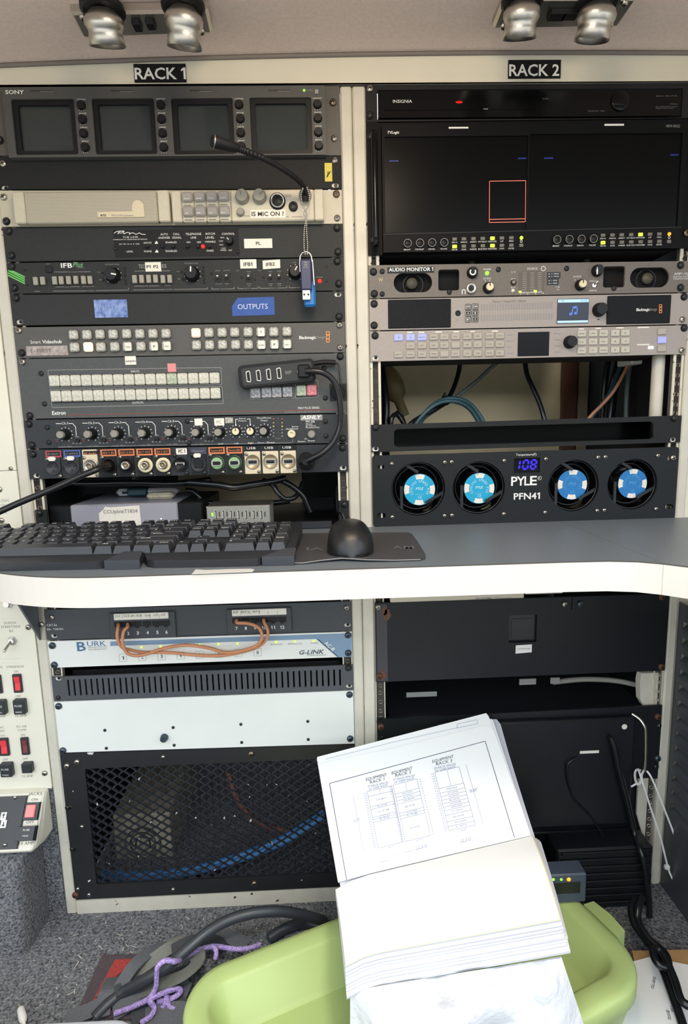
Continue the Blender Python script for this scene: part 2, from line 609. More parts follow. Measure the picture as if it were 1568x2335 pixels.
# ------------------------------------------------------------------ objects
WL = {}


def link(o, parent, loc):
    col.objects.link(o)
    if parent is not None:
        o.parent = parent
        o.location = V(loc) - WL[parent.name]
    else:
        o.location = loc
    WL[o.name] = V(loc)
    return o


def tag(o, label=None, cat=None, group=None, kind=None):
    for k, v in (('label', label), ('category', cat), ('group', group), ('kind', kind)):
        if v:
            o[k] = v
    return o


def thing(name, label, cat, loc=(0, 0, 0), group=None):
    o = bpy.data.objects.new(name, None)
    o.empty_display_size = 0.02
    link(o, None, V(loc))
    return tag(o, label, cat, group)


def obj(name, mb, mats, parent=None, label=None, cat=None, group=None, kind=None, origin=None):
    if not mb.v:
        return None
    lo = V([min(v[i] for v in mb.v) for i in range(3)])
    hi = V([max(v[i] for v in mb.v) for i in range(3)])
    c = V(origin) if origin is not None else (lo + hi) / 2
    me = bpy.data.meshes.new(name)
    me.from_pydata([v - c for v in mb.v], [], mb.f)
    mats = mats if isinstance(mats, (list, tuple)) else [mats]
    for m in mats:
        me.materials.append(m)
    me.polygons.foreach_set('material_index', mb.mi)
    me.polygons.foreach_set('use_smooth', mb.sm)
    me.update()
    o = bpy.data.objects.new(name, me)
    link(o, parent, c)
    return tag(o, label, cat, group, kind)


def place(name, mesh, parent, loc, label=None):
    o = bpy.data.objects.new(name, mesh)
    link(o, parent, V(loc))
    if label:
        o['label'] = label
    return o


def proto(name, mb, mats):
    """a mesh built about the origin, shared by alike pieces"""
    me = bpy.data.meshes.new(name)
    me.from_pydata(mb.v, [], mb.f)
    for m in (mats if isinstance(mats, (list, tuple)) else [mats]):
        me.materials.append(m)
    me.polygons.foreach_set('material_index', mb.mi)
    me.polygons.foreach_set('use_smooth', mb.sm)
    me.update()
    return me


def screw_mesh(name, r, m, washer=None):
    b = MB()
    y = 0
    if washer:
        b.lathe((0, 0, 0), (0, -1, 0), [(r * 1.25, 0), (r * 1.25, r * .18), (r * 1.1, r * .28)], 14, 2)
        y = -r * .25
    b.lathe((0, y, 0), (0, -1, 0), [(r, 0), (r * .97, r * .3), (r * .75, r * .62), (r * .35, r * .75), (0, r * .78)], 14, 0, cap=False)
    t = r * .8
    for a in (0.4, 0.4 + PI / 2):
        d, n = V((math.cos(a), 0, math.sin(a))), V((-math.sin(a), 0, math.cos(a)))
        q = V((0, y - t, 0))
        b.quad(q + d * r * .55 + n * r * .12, q - d * r * .55 + n * r * .12, q - d * r * .55 - n * r * .12, q + d * r * .55 - n * r * .12, 1)
    return proto(name, b, [m, dev_blk, washer or m])


SCREW = {
    's': screw_mesh('screw', 0.0048, screw_s), 'b': screw_mesh('screw', 0.0052, screw_b),
    'd': screw_mesh('screw', 0.0044, screw_d, rub), 'k': screw_mesh('screw', 0.0056, screw_bl),
    't': screw_mesh('screw', 0.0026, screw_d), 'u': screw_mesh('screw', 0.0028, screw_s),
    'm': screw_mesh('screw', 0.0038, screw_d), 'r': screw_mesh('screw', 0.0055, rust), 'n': screw_mesh('screw', 0.0035, screw_s),
}


def screws(parent, pts, y=0.0):
    for px, py, st in pts:
        place('screw', SCREW[st], parent, P(px, py, y))


class Dev:
    """a rack-mounted unit: root empty, drilled front panel, chassis; prints collect per ink"""
    def __init__(s, name, label, X, L, R, m, slots=(), screw=(), holes=(), depth=0.22, cat='rack unit', y0=0.0, round_=0.001, chassis=True, y1=0.003):
        zt0, zb0 = P(*L[0]).z, P(*L[1]).z
        zt1, zb1 = P(*R[0]).z, P(*R[1]).z
        s.X, s.zt, s.zb = X, (zt0 + zt1) / 2, (zb0 + zb1) / 2
        s.root = thing(name, label, cat, ((X[0] + X[1]) / 2, y0, min(zb0, zb1)))
        s.prints = {}
        b = MB()
        g = 0.0004
        outer = [(X[0], zb0 + g), (X[0], zt0 - g), (X[1], zt1 - g), (X[1], zb1 + g)]
        hl = []
        for px, py in slots:
            c = P(px, py, y0)
            hl.append(rrect(c.x - .0052, c.z - .0034, c.x + .0052, c.z + .0034, .0033))
        b.plate(outer, hl + list(holes), y0, y1)
        s.front = obj('front_panel', b, m, s.root)
        if chassis:
            c = MB()
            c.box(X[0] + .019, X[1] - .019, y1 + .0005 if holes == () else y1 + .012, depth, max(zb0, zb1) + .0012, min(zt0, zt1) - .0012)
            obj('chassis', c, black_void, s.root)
        screws(s.root, screw, y0)
        for px, py in slots:
            q = P(px, py, y0)
            w = MB()
            w.box(q.x - .0062, q.x + .0062, y0 + .0031, y0 + .0035, q.z - .0044, q.z + .0044, 0, 0)
            w.lathe((q.x + .0008, y0 + .0030, q.z + .0004), (0, -1, 0), [(.0026, 0), (.0026, .0002)], 10, 1)
            obj('slot_backing', w, [label_w, dev_blk], s.root)

    def pr(s, m):
        if m.name not in s.prints:
            s.prints[m.name] = (MB(), m)
        return s.prints[m.name][0]

    def t(s, txt, x0, yb, x1, cap, m=None, **k):
        s.pr(m or white_l).text(txt, x0, yb, x1, cap, **k)

    def ln(s, x0, y0, x1, y1, w=1.2, m=None, y=0.0):
        s.pr(m or white_l).line(x0, y0, x1, y1, w, y)

    def part(s, name, mb, m, label=None):
        return obj(name, mb, m, s.root, label)

    def label(s, x0, y0, x1, y1, m, txt=None, tx=None, inkm=None, y=0.0, name='label_sticker', bold=False, skew=0.0):
        a, b_ = P(x0, y0, y), P(x1, y1, y)
        b = MB()
        k = skew * (b_.x - a.x)
        b.plate([(a.x, b_.z), (a.x, a.z), (b_.x, a.z + k), (b_.x, b_.z + k)], (), y - .0006, y)
        o = s.part(name, b, m)
        if txt:
            x0t, ybt, x1t, cap = tx
            q = MB()
            o1 = P(x0t, ybt, y)
            w = P(x1t, ybt, y).x - o1.x
            h = P(x0t, ybt - cap, y).z - o1.z
            q.text3(txt, V((o1.x, y - .0009, o1.z)), V((w, 0, skew * w)), V((0, 0, h)), bold)
            obj('lettering', q, inkm or dark_l, o)
        return o

    def done(s):
        for mb, m in s.prints.values():
            obj('lettering', mb, m, s.root)


def knob(parent, px, py, r_px, dep, m, cap_m=None, y=0.0, name='knob', pointer=None, skirt=1.0, pm=None, rc=None):
    """rotary knob whose base centre is at the pixel on plane y"""
    c = P(px, py, y)
    r = r_px * 0.00068
    b = MB()
    b.lathe(c, (0, -1, 0), [(r * skirt, 0), (r * skirt, dep * .25), (r * .92, dep * .32), (r * .85, dep * .92), (r * .78, dep)], 20, 0)
    ms = [m, cap_m or m, pm or white_l]
    if cap_m:
        q = (rc or r_px * .7) * 0.00068
        b.lathe(c + V((0, -dep, 0)), (0, -1, 0), [(q, 0), (q, dep * .35), (q * .9, dep * .42)], 18, 1)
    if pointer is not None:
        a = math.radians(pointer)
        d, n = V((math.sin(a), 0, math.cos(a))), V((math.cos(a), 0, -math.sin(a)))
        o = c + V((0, -(dep * (1.43 if cap_m else 1.0)) - .0003, 0))
        r2 = (rc or r_px * .7) * .00068 if cap_m else r * .8
        b.quad(o + d * r2 * .1 + n * r * .09, o + d * r2 * .95 + n * r * .09, o + d * r2 * .95 - n * r * .09, o + d * r2 * .1 - n * r * .09, 2)
    return obj(name, b, ms, parent)


def box_proto(name, w, h, d, m, ch=0.0006):
    b = MB()
    b.box(-w / 2, w / 2, -d, 0, -h / 2, h / 2, ch)
    return proto(name, b, m)

# ================================================================== the setting
# floor: carpet over the van floor
b = MB()
b.box(-0.9, 1.9, -1.15, 0.5, -0.03, 0.0)
obj('floor', b, carpet, kind='structure')
# headliner, arched across the van
b = MB()
rows = []
for j, y in enumerate((0.004, -0.02, -0.3, -0.55, -0.8)):
    r = []
    for i in range(25):
        x = -0.9 + 2.8 * i / 24
        z = 1.3275 - 0.025 * (x - 0.75) ** 2 + (0 if y > -0.01 else 0.003)
        r.append((x, y, z))
    rows.append(r)
b.grid(rows)
rows2 = [[(p[0], p[1], p[2] + 0.03) for p in r] for r in rows]
b.grid(rows2)
obj('ceiling', b, ceil_m, kind='structure')
b = MB()
pts = [V((-0.9 + 2.8 * i / 30, -0.003, 1.3255 - 0.025 * (-0.9 + 2.8 * i / 30 - 0.75) ** 2)) for i in range(31)]
b.tube(pts, 0.0028, 6, 0, 1)
obj('trim_1', b, greytrim, kind='structure')
# cream header above the racks (arched top edge under the headliner)
b = MB()
top = [(-0.9 + 2.8 * i / 30, 1.3268 - 0.025 * (-0.9 + 2.8 * i / 30 - 0.75) ** 2) for i in range(31)]
b.plate([(1.9, 1.2895), (-0.9, 1.2895)] + top, (), -0.001, 0.02)
obj('wall_front', b, cream, kind='structure')
b = MB()
b.box(-0.9, 1.9, 0.004, 0.02, 1.2866, 1.2894)
obj('trim_2', b, seam_m, kind='structure')
# dark wall at the back of the equipment bay
b = MB()
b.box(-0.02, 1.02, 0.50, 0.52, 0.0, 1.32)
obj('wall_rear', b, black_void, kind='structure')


def sign(txt, bl, tl, br, cap, label):
    a, c = P(*tl), P(*br)
    t = thing('rack_sign', label, 'sign', ((a.x + c.x) / 2, -0.0016, c.z), 'rack number signs on the header')
    b = MB()
    b.box(a.x, c.x, -0.0022, -0.0011, c.z, a.z)
    obj('plate', b, dev_blk, t)
    b = MB()
    b.text(txt, bl[0], bl[1], bl[2], cap, -0.0022, bold=True)
    obj('lettering', b, white_l, t)


sign('RACK 1', (308, 181, 424), (305, 148), (426, 189.5), 25.5, 'black RACK 1 sign over the four-screen monitor on the left')
sign('RACK 2', (1160, 173.5, 1274), (1157.5, 139), (1276, 180.5), 25.5, 'black RACK 2 sign over the wide dark twin-screen monitor')


# the van's side walls, and unseen ground and backdrop added outside to shape the light
for nm, x in (('wall_left_side', -0.92), ('wall_right_side', 1.90)):
    b = MB()
    b.box(x, x + .02, -0.8, 0.5, -0.03, 1.36)
    obj(nm, b, cream, kind='structure')
b = MB()
b.box(-12, 13, -14, -1.2, -0.66, -0.62)
obj('unseen_bounce_ground', b, mat('pale_bounce_ground', 'B8B3AA', 0.9, noise=(1.5, .1)), kind='structure')  # unseen ground, added pale to bounce daylight up to the headliner
b = MB()
b.box(-12, 13, -8.3, -8.0, -0.62, 1.7)
obj('unseen_backdrop', b, mat('dark_unseen_backdrop', '4A4F48', 0.9, noise=(2.0, .2)), kind='structure')  # unseen backdrop, added dark to keep bright horizon out of glossy panels

# ------------------------------------------------------------------ rack frames
RW = 0.4826
X1, X2 = 0.0, 0.5194


def rack(name_label, x, left, right, ztop, zbot, kick=None):
    t = thing('equipment_rack', name_label, 'rack', (x + RW / 2, 0.1, 0.0), 'the two equipment racks')
    for xa, xb in ((x - left, x - .0003), (x + RW + .0003, x + RW + right)):
        b = MB()
        b.box(xa + .0004, xb - .0004, -0.0005, 0.03, 0.0, ztop, 0.0022)
        obj('post', b, cream_lo, t)
    for k, xa in enumerate((x, x + RW - 0.016)):
        holes = []
        z = 0.03
        while z < ztop - 0.02:
            for dz in (0.00635, 0.02223, 0.0381):
                holes.append(rrect(xa + .008 - .0027, z + dz - .0027, xa + .008 + .0027, z + dz + .0027, .0012, 1))
            z += 0.04445
        b = MB()
        b.plate([(xa, 0.002), (xa, ztop - .004), (xa + .016, ztop - .004), (xa + .016, 0.002)], holes, 0.0036, 0.0056)
        obj('mounting_rail', b, rail_m, t)
        b = MB()
        s = 1 if k == 0 else -1
        xo = xa if k == 0 else xa + .016
        b.box(xo, xo + s * .016, 0.012, 0.0126, 0.002, ztop - .004)
        obj('rail_backing', b, seam_m, t)
    for xa in (x - .013, x + RW + .011):
        b = MB()
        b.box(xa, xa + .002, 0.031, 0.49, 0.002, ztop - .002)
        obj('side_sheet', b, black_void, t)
    b = MB()
    b.box(x + .0005, x + RW - .0005, -0.0004, 0.0034, 0.0, zbot)
    obj('kick_plate', b, kick or cream_lo, t)
    return t


RK1 = rack('left cream steel equipment rack under the RACK 1 sign', X1, 0.018, 0.0174, 1.2865, min(P(165, 2054).z, P(761.6, 2022.5).z) - .0008)
RK2 = rack('right cream steel equipment rack under the RACK 2 sign', X2, 0.0194, 0.016, 1.2865, 0.022, case_m)


pan_l = mat('engraved_grey_lettering', '6B685F', .6)
# ------------------------------------------------------------------ wall panels left of rack 1
def rivet(parent, px, py, st='u', y=0.0):
    place('rivet', SCREW[st], parent, P(px, py, y))


XL = -0.0186
zs1 = P(30, 1073).z
zdesk = P(852, 1201).z
b = MB()
b.box(-0.91, XL, -0.0004, 0.02, zs1 + .0006, 1.289)
w = obj('wall_left', b, ivory_p, kind='structure')
rivet(w, 25, 1068.5, 'n')
t = thing('wall_panel', 'ivory panel marked PUSH ON #2 behind the left end of keyboard', 'panel', (-0.2, 0, zdesk))
b = MB()
b.box(-0.91, XL, -0.0004, 0.02, zdesk - .034, zs1 - .0002)
obj('face', b, ivory_p, t)
b = MB()
b.text('PUSH', -6, 1145, 20, 6.5, 0)
b.text('ON', 2, 1155, 13, 6, 0)
b.text('#2', 5, 1171, 17, 6, 0)
obj('lettering', b, grey_l, t)
rivet(t, 4, 1187, 's')
rivet(t, -1, 1116, 's')

# lower switch panel
ztp = P(60, 1372).z
zbp = P(118, 1797).z
t = thing('switch_panel', 'ivory switch panel with red rocker switches left of rack under desk', 'switch panel', (-0.2, 0, zbp))
b = MB()
b.plate([(-0.91, zbp), (-0.91, zdesk - .0345), (XL, zdesk - .0345), (XL, zbp)], (), -0.0004, 0.02)
obj('face', b, ivory_p, t)
b = MB()
T = b.text
for s_, x0, yb, x1, cap in (
        ('DUPLEX', 10, 1423, 38, 5), ('STREETSIDE', 3, 1432, 47, 5), ('B5', 22, 1441, 31, 5), ('STREESIDE', 15, 1523, 55, 4.6), ('DE', -2, 1523.5, 6, 4.6),
        ('ON', 32, 1533.5, 42, 5), ('OFF', 36.5, 1590, 48.5, 5), ('15 AMP', 35, 1635, 62, 5), ('AMP', -2, 1636, 13, 5),
        ('DC AIR', 38, 1659, 62, 4.8), ('COMP.', 41, 1667, 62, 4.8), ('ON', 48, 1678, 58, 5), ('OFF', 52, 1732.5, 64, 5), ('15 AMP', 51, 1772.5, 76, 5),
        ('AT.', 0, 1661, 11, 4.8), ('ANT.', -4, 1669.5, 13, 4.8), ('ON', 1, 1680, 12, 5), ('OFF', 6, 1734.5, 18.5, 5)):
    T(s_, x0, yb, x1, cap)
for y0, xa, xb in ((1411, 0, 39), (1502.3, 0, 47), (1512, 3, 47)):
    b.line(xa, y0, xb, y0 - .6, .9)
obj('lettering', b, pan_l, t)


def rocker(parent, x0, y0, x1, y1, m, y=0.0, sk=0.0, axis=None):
    b = MB()
    b.pbox(x0, y0, x1, y1, y - .004, y + .001, .001)
    r = obj('rocker_switch', b, fuse_m, parent)
    b = MB()
    dx, dy = (x1 - x0) * .2, (y1 - y0) * .13
    a, c = P(x0 + dx, y0 + dy, y - .006), P(x1 - dx, y1 - dy, y - .006)
    zm = (a.z + c.z) / 2
    for (za, zb_, ya, yb) in ((a.z, zm, y - .0075, y - .0045), (zm, c.z, y - .0045, y - .0055)):
        b.add([(a.x, ya, za), (c.x, ya, za), (c.x, yb, zb_), (a.x, yb, zb_), (a.x, y - .003, za), (c.x, y - .003, za), (c.x, y - .003, zb_), (a.x, y - .003, zb_)],
              [(0, 1, 2, 3), (0, 4, 5, 1), (1, 5, 6, 2), (2, 6, 7, 3), (3, 7, 4, 0)])
    obj('rocker', b, m, r)
    return r


def fuse(parent, x0, y0, x1, y1, y=0.0, txt=True):
    b = MB()
    b.pbox(x0, y0, x1, y1, y - .009, y + .001, .0015)
    r = obj('fuse_holder', b, fuse_m, parent)
    if txt:
        q = MB()
        w_, h_ = x1 - x0, y1 - y0
        q.text('FUSE', x0 + w_ * .22, y0 + h_ * .45, x1 - w_ * .25, h_ * .14, y - .009)
        q.text('PRESS', x0 + w_ * .3, y0 + h_ * .86, x1 - w_ * .25, h_ * .09, y - .009)
        obj('lettering', q, white_l, r)


rocker(t, 26, 1539, 51, 1580, red_sw)
rocker(t, -20, 1541, 5, 1582, red_dk)
fuse(t, 27, 1598, 58, 1630)
fuse(t, -18, 1600, 13, 1631)
rocker(t, 44.5, 1683.5, 67, 1722, red_dk)
rocker(t, -6, 1685, 21.5, 1724, red_sw)
fuse(t, 46.5, 1743, 73, 1764, txt=False)
fuse(t, -3, 1744, 28, 1773)
rivet(t, 65, 1430, 's')
rivet(t, 102.5, 1762.5, 's')
b = MB()
c = P(29, 1460)
b.lathe(c, (0, -1, 0), [(.0075, 0), (.0075, .003), (.005, .0035), (.005, .007)], 6, 0, sm=False)
b.lathe(c + V((0, -.006, 0)), (-.25, -.75, -.6), [(.0018, 0), (.0026, .016), (.0024, .018), (0, .0185)], 10, 0)
obj('toggle_switch', b, chrome, t)
b = MB()
c = P(20, 1375)
b.lathe(c, (0, -1, 0), [(.0075, 0), (.0075, .003), (.005, .0035), (.005, .009)], 6, 0, sm=False)
obj('toggle_switch', b, chrome, t)

# jack control box, a wedge standing off the wall below the switch panel
zt_, zb_ = P(103, 1807, -.012).z, P(85, 1944, -.060).z
xr = -0.0295
t = thing('jack_control_box', 'cream wedge shaped JACKS control box below the switch panel', 'control box', (-0.1, -0.04, zb_))
prof = [(-.012, zt_), (-.060, zb_ + .004), (-.058, zb_), (-.03, zb_ - .008), (-0.001, zb_ - .008), (-0.001, zt_ + .001), (-.006, zt_ + .001)]


def jack_side(x, k):
    return [(x, y, z) for y, z in prof]


b = MB()
n = len(prof)
secs = []
for x, sc in ((-0.5, 1.0), (xr - .002, 1.0), (xr + .001, .96), (xr + .0035, .86), (xr + .0055, .60)):
    cy, cz = 0.0, (zt_ + zb_) / 2
    secs.append([(x, y * sc, cz + (z - cz) * (sc * .25 + .75)) for y, z in prof])
vs = [p for s in secs for p in s]
fs = [(i * n + k, i * n + (k + 1) % n, (i + 1) * n + (k + 1) % n, (i + 1) * n + k) for i in range(len(secs) - 1) for k in range(n)]
b.add(vs, fs, 0)
b.add(secs[-1], [tuple(range(n))])
obj('housing', b, cream, t)
# everything on the slanted face is laid out in that face's own plane
fp0 = V((xr, prof[0][0], prof[0][1]))
fdn = V((0, prof[1][0] - prof[0][0], prof[1][1] - prof[0][1])).normalized()
fn = V((1, 0, 0)).cross(fdn).normalized()
if fn.y > 0:
    fn = -fn


def jf(px, py, off=0.0):
    return PN(px, py, fp0 + fn * off, fn)


def jbox(x0, y0, x1, y1, h, taper=0.9):
    a, c = jf(x0, y0), jf(x1, y1)
    m = (a + c) / 2
    ux = V((1, 0, 0))
    hw = abs(c.x - a.x) / 2
    hh = abs((c - a).dot(fdn)) / 2
    b = MB()
    lo = [m + ux * sx * hw + fdn * sy * hh for sx, sy in ((-1, -1), (1, -1), (1, 1), (-1, 1))]
    hi = [m + ux * sx * hw * taper + fdn * sy * hh * taper + fn * h for sx, sy in ((-1, -1), (1, -1), (1, 1), (-1, 1))]
    b.add(lo + hi, [(4, 5, 6, 7)] + [(i, (i + 1) % 4, (i + 1) % 4 + 4, i + 4) for i in range(4)])
    return b


def jtext(b, s_, x0, yb, x1, cap):
    o, e, u = jf(x0, yb, .0005), jf(x1, yb, .0005), jf(x0, yb - cap, .0005)
    b.text3(s_, o, V((e.x - o.x, 0, 0)), -fdn * (o - u).length)


obj('keypad', jbox(-14, 1817, 41, 1936, .004, .97), fuse_m, t)
rs = obj('rocker_switch', jbox(60, 1830, 87, 1870, .004), fuse_m, t)
obj('rocker', jbox(65, 1835, 80, 1864, .007, .9), red_lit, rs)
fh = obj('fuse_holder', jbox(44, 1884, 82, 1917, .009), fuse_m, t)
b = MB()
for o_ in (('FUSE', 52, 1895, 67, 4), ('PRESS', 51, 1908, 64, 3)):
    x0, yb, x1, cap = o_[1:]
    o, e, u = jf(x0, yb, .0095), jf(x1, yb, .0095), jf(x0, yb - cap, .0095)
    b.text3(o_[0], o, V((e.x - o.x, 0, 0)), -fdn * (o - u).length)
obj('lettering', b, white_l, fh)
b = MB()
for o_ in (('JACKS', 64, 1814, 95, 6.5), ('ON', 71, 1826, 85, 5.5), ('OFF', 59, 1878, 77, 6), ('15 AMP', 42, 1927, 76, 6.5)):
    jtext(b, *o_)
obj('lettering', b, pan_l, t)
b = MB()
for yy, s_ in ((1861, 1), (1879, -1)):
    a = jf(8, yy, .005)
    b.quad(a + V((-.0045, 0, 0)) - fdn * .0055, a + V((.0045, 0, 0)) - fdn * .0055, a + V((.0045, 0, 0)) + fdn * .0055, a + V((-.0045, 0, 0)) + fdn * .0055, 0)
    q = fn * .0004
    b.quad(a + V((-.0006, 0, 0)) - fdn * .003 + q, a + V((.0006, 0, 0)) - fdn * .003 + q, a + V((.0006, 0, 0)) + fdn * .003 + q, a + V((-.0006, 0, 0)) + fdn * .003 + q, 1)
    tip = a - fdn * .004 * s_ + q
    b.add([tip, tip + fdn * .003 * s_ + V((.0022, 0, 0)), tip + fdn * .003 * s_ - V((.0022, 0, 0))], [(0, 1, 2)], 1)
obj('arrow_pad', b, [usb_white, dark_l], t)
for px, py in ((35, 1818), (12, 1926)):
    a = jf(px, py, .004)
    q = place('screw', SCREW['n'], t, a)
    q.rotation_euler = (math.atan2(-fn.z, -fn.y) * -1, 0, 0)

zwh = zb_ - .0095
# carpeted wheel housing below, and the carpeted strip beside the rack
b = MB()
rows = []
for x, sc in ((-0.9, 1.0), (-.075, 1.0), (-.058, .97), (-.050, .88), (-.047, .7), (-.046, 0.0)):
    r = []
    for yy, zz in ((0.0, zwh), (-.035, zwh), (-.055, zwh - .004), (-.068, zwh - .016), (-.074, zwh - .034), (-.077, .06), (-.080, 0.0)):
        r.append((x, yy * sc, (zz if sc > 0 else zz)))
    rows.append(r)
b.grid(rows)
obj('wall_wheel_housing', b, carpet, kind='structure')
b = MB()
b.box(-0.91, XL, 0.002, 0.02, 0.0, zbp - .0005)
obj('wall_left_carpet', b, carpet, kind='structure')

# ================================================================== RACK 1, top to bottom
XA = (X1, X1 + RW)
# ---- four-screen monitor
d = Dev('quad_monitor', 'grey rack monitor with four small dark screens lettered SONY', XA, [(10, 197), (12, 355.5)], [(771, 195.5), (774.5, 354.8)], ear_m,
        screw=[(759, 234, 'b'), (762, 316, 's'), (0, 320, 'd')])
yb = -0.010
a, c = P(3, 199, yb), P(744, 352.5, yb)
scr = [(22, 226, 181, 352), (206, 224.5, 361, 351), (387, 224, 538, 351), (566, 222.5, 715, 350)]
b = MB()
holes = []
for x0, y0, x1, y1 in scr:
    h = prrect(x0 + 2, y0, x1 - 2, y1, 4, yb)
    holes.append(h)
b.plate([(a.x, c.z), (a.x, a.z), (c.x, a.z), (c.x, c.z)], holes, yb, -0.0002)
bez = obj('bezel', b, sony_m, d.root)
for x0, y0, x1, y1 in scr:
    a, c = P(x0 + 2, y0, yb), P(x1 - 2, y1, yb)
    b = MB()
    b.plate(rrect(a.x, c.z, c.x, a.z, .004), [rrect(a.x + .007, c.z + .006, c.x - .007, a.z - .006, .003)], yb + .003, yb + .0075)
    fr = obj('screen_surround', b, dev_blk, d.root)
    b = MB()
    b.box(a.x + .0068, c.x - .0068, yb + .0072, yb + .009, c.z + .0058, a.z - .0058)
    obj('screen', b, screen_m, d.root)
for xs, ys in (((186, 189, 191.5, 195), (241.5, 273.5, 305.5, 337)), ((367, 369, 371, 374), (240.5, 272.8, 305, 337)),
               ((545, 548, 549, 550.5), (240, 272, 304, 335.5)), ((723.5, 724.5, 725.5, 726.5), (239, 271, 302.5, 333.5))):
    for x, y, s_ in zip(xs, ys, ('CONTRAST', 'PHASE', 'CHROMA', 'BRIGHT')):
        knob(d.root, x, y, 8.8, .005, dev_blk, y=yb)
        w_ = 21 if s_ == 'CONTRAST' else 16
        d.t(s_, x - w_ / 2, y - 12.6, x + w_ / 2, 3.4, y=yb)
        for k in (-1, 0, 1):
            d.ln(x + k * 5 - .6, y + 11.5 - abs(k), x + k * 5 + .6, y + 11.5 - abs(k), 1.2, y=yb)
d.t('SONY', 13, 214.8, 55.5, 8.6, y=yb, bold=True)
for x0, x1, y in ((70, 121, 207.5), (252, 302, 207), (433, 483, 206.5), (611, 660, 206)):
    d.ln(x0, y, x1, y, 2.2, dark_l, y=yb)
    d.ln(x0 + 22, y + 1.8, x1, y + 1.8, .9, grey_l, y=yb)
d.t('POWER', 698, 208, 713, 3.6, grey_l, y=yb)
b = MB()
b.lathe(P(693, 206, yb), (0, -1, 0), [(.0016, 0), (.0014, .0006), (0, .001)], 10)
d.part('indicator_light', b, led_g)
b = MB()
b.pbox(717, 203, 726, 213, yb - .003, yb, .0006)
d.part('power_button', b, greybtn)
d.done()

# ---- blank panel
d = Dev('blank_panel', 'black blank rack panel with yellow sticker under the four-screen monitor', XA, [(0, 357), (3, 432.5)], [(775, 355.6), (777, 431)], blk,
        slots=[(764, 422), (10, 428)], screw=[(8, 374, 's'), (763, 366, 's')])
d.label(739.5, 372, 757.5, 414, label_y, name='sticky_note')
for p in ([(744, 405), (748, 394), (746, 404), (751, 392), (749, 398), (754, 390)], [(745, 393), (750, 392)]):
    d.pr(dark_l).poly(p, 1.0, -.0007)
d.done()

# ---- beige intercom speaker and key station
d = Dev('intercom_station', 'beige intercom station with speaker grille, grey keys and IS MIC ON label', XA, [(3, 434), (10, 517.5)], [(779, 432.5), (779.5, 510.5)], beige_pl,
        screw=[(9, 450, 's'), (15, 505, 'd'), (766.5, 443, 'b'), (768.4, 497.7, 's')], chassis=True)
yf = -0.014
zt, zb = P(200, 434.5, yf).z, P(200, 507, yf).z


def body(name, x0, x1, m, yq=0.0, zt=zt, zb=zb):
    xa, xb = P(x0, 470, yf + yq).x, P(x1, 470, yf + yq).x
    b = MB()
    b.box(xa + .0002, xb - .0002, yf + yq, -.0003, zb, zt, .0015)
    return obj(name, b, m, d.root)


zt, zb = P(200, 434.5, yf).z, P(200, 507, yf).z
body('end_cap', 29, 55.5, beige, zt=zt, zb=zb)
body('speaker_grille', 55.5, 359, grill_m, .002, zt, zb)
body('end_cap', 359, 386, beige, zt=zt, zb=zb)
b = MB()
o = P(223.5, 496.5, yf + .0014)
e = P(330, 496.5, yf + .0014)
at = P(300, 457, yf + .0014)
b.plate([(o.x, o.z), (o.x, o.z + .0075)] + [(e.x - .0165, o.z + .0075)] + [(e.x - .00825 - .00825 * math.cos(PI * i / 10), at.z - .009 + .009 * math.sin(PI * i / 10)) for i in range(11)] + [(e.x, o.z)], (), yf + .0005, yf + .002)
bd = d.part('badge', b, beige_mod)
d.t('RTS', 230, 493.8, 242, 4.4, dark_l, bold=True, y=yf + .0005)
d.t('MCS-325 Speaker', 255, 493.5, 305, 3.8, grey_l, y=yf + .0005)
zt, zb = P(560, 432.5, yf).z, P(560, 504, yf).z
for x0, x1 in ((390.5, 414), (414, 442), (442, 469.5), (469.5, 498.5), (498.5, 526), (526, 716), (716, 738)):
    body('module_face', x0, x1, beige, zt=zt, zb=zb)
pb = box_proto('key_button', .0150, .0128, .005, greybtn, .0016)
pbb = MB()
for (xs, ys, names) in (((427.7, 455.5, 483, 510.5), (451, 450.3, 449.7, 449.2), ('PGM', 'IFB', 'TALK', 'LISTEN')), ((430, 457.7, 485, 512.6), (484, 483.6, 483.3, 482.8), ('A', 'B', 'C', 'D'))):
    for x, y, s_ in zip(xs, ys, names):
        place('key_button', pb, d.root, P(x, y, yf))
        q = P(x, y, yf - .005)
        d.pr(white_l).text(s_[:4], x - 8, y + 4, x + (0 if len(s_) == 1 else 4), 3.2, yf - .005)
        d.ln(x - 9, y + 17.5, x + 8, y + 17.5, 1.6, dim_l, y=yf)
knob(d.root, 552.5, 450.5, 14.5, .010, greyknob, y=yf, pointer=-20, pm=dim_l)
knob(d.root, 592, 450, 14.5, .010, greyknob, y=yf, pointer=50, pm=dim_l)
knob(d.root, 548.5, 484.5, 8.5, .006, greyknob, y=yf)
c = P(632.6, 459.6, yf)
b = MB()
b.lathe(c, (0, -1, 0), [(.0112, 0), (.0112, .002), (.0098, .003)], 24, 0)
b.lathe(c, (0, -1, 0), [(.0094, .003), (.0094, .0055), (.0080, .0055), (.0078, .002)], 24, 1, cap=False)
b.lathe(c, (0, -1, 0), [(.0072, .0031), (.0066, .0035), (0, .0036)], 18, 0, cap=False)
d.part('microphone_socket', b, [dev_blk, chrome])
b = MB()
b.lathe(P(668.5, 471.7, yf), (0, -1, 0), [(.0064, 0), (.0064, .003), (.0038, .0035), (.0034, .001)], 18)
d.part('jack_socket', b, dev_blk)
b = MB()
b.lathe(P(695.6, 447, yf), (0, -1, 0), [(.009, 0), (.009, .004), (.007, .005)], 18)
d.part('gooseneck_socket', b, greyknob)
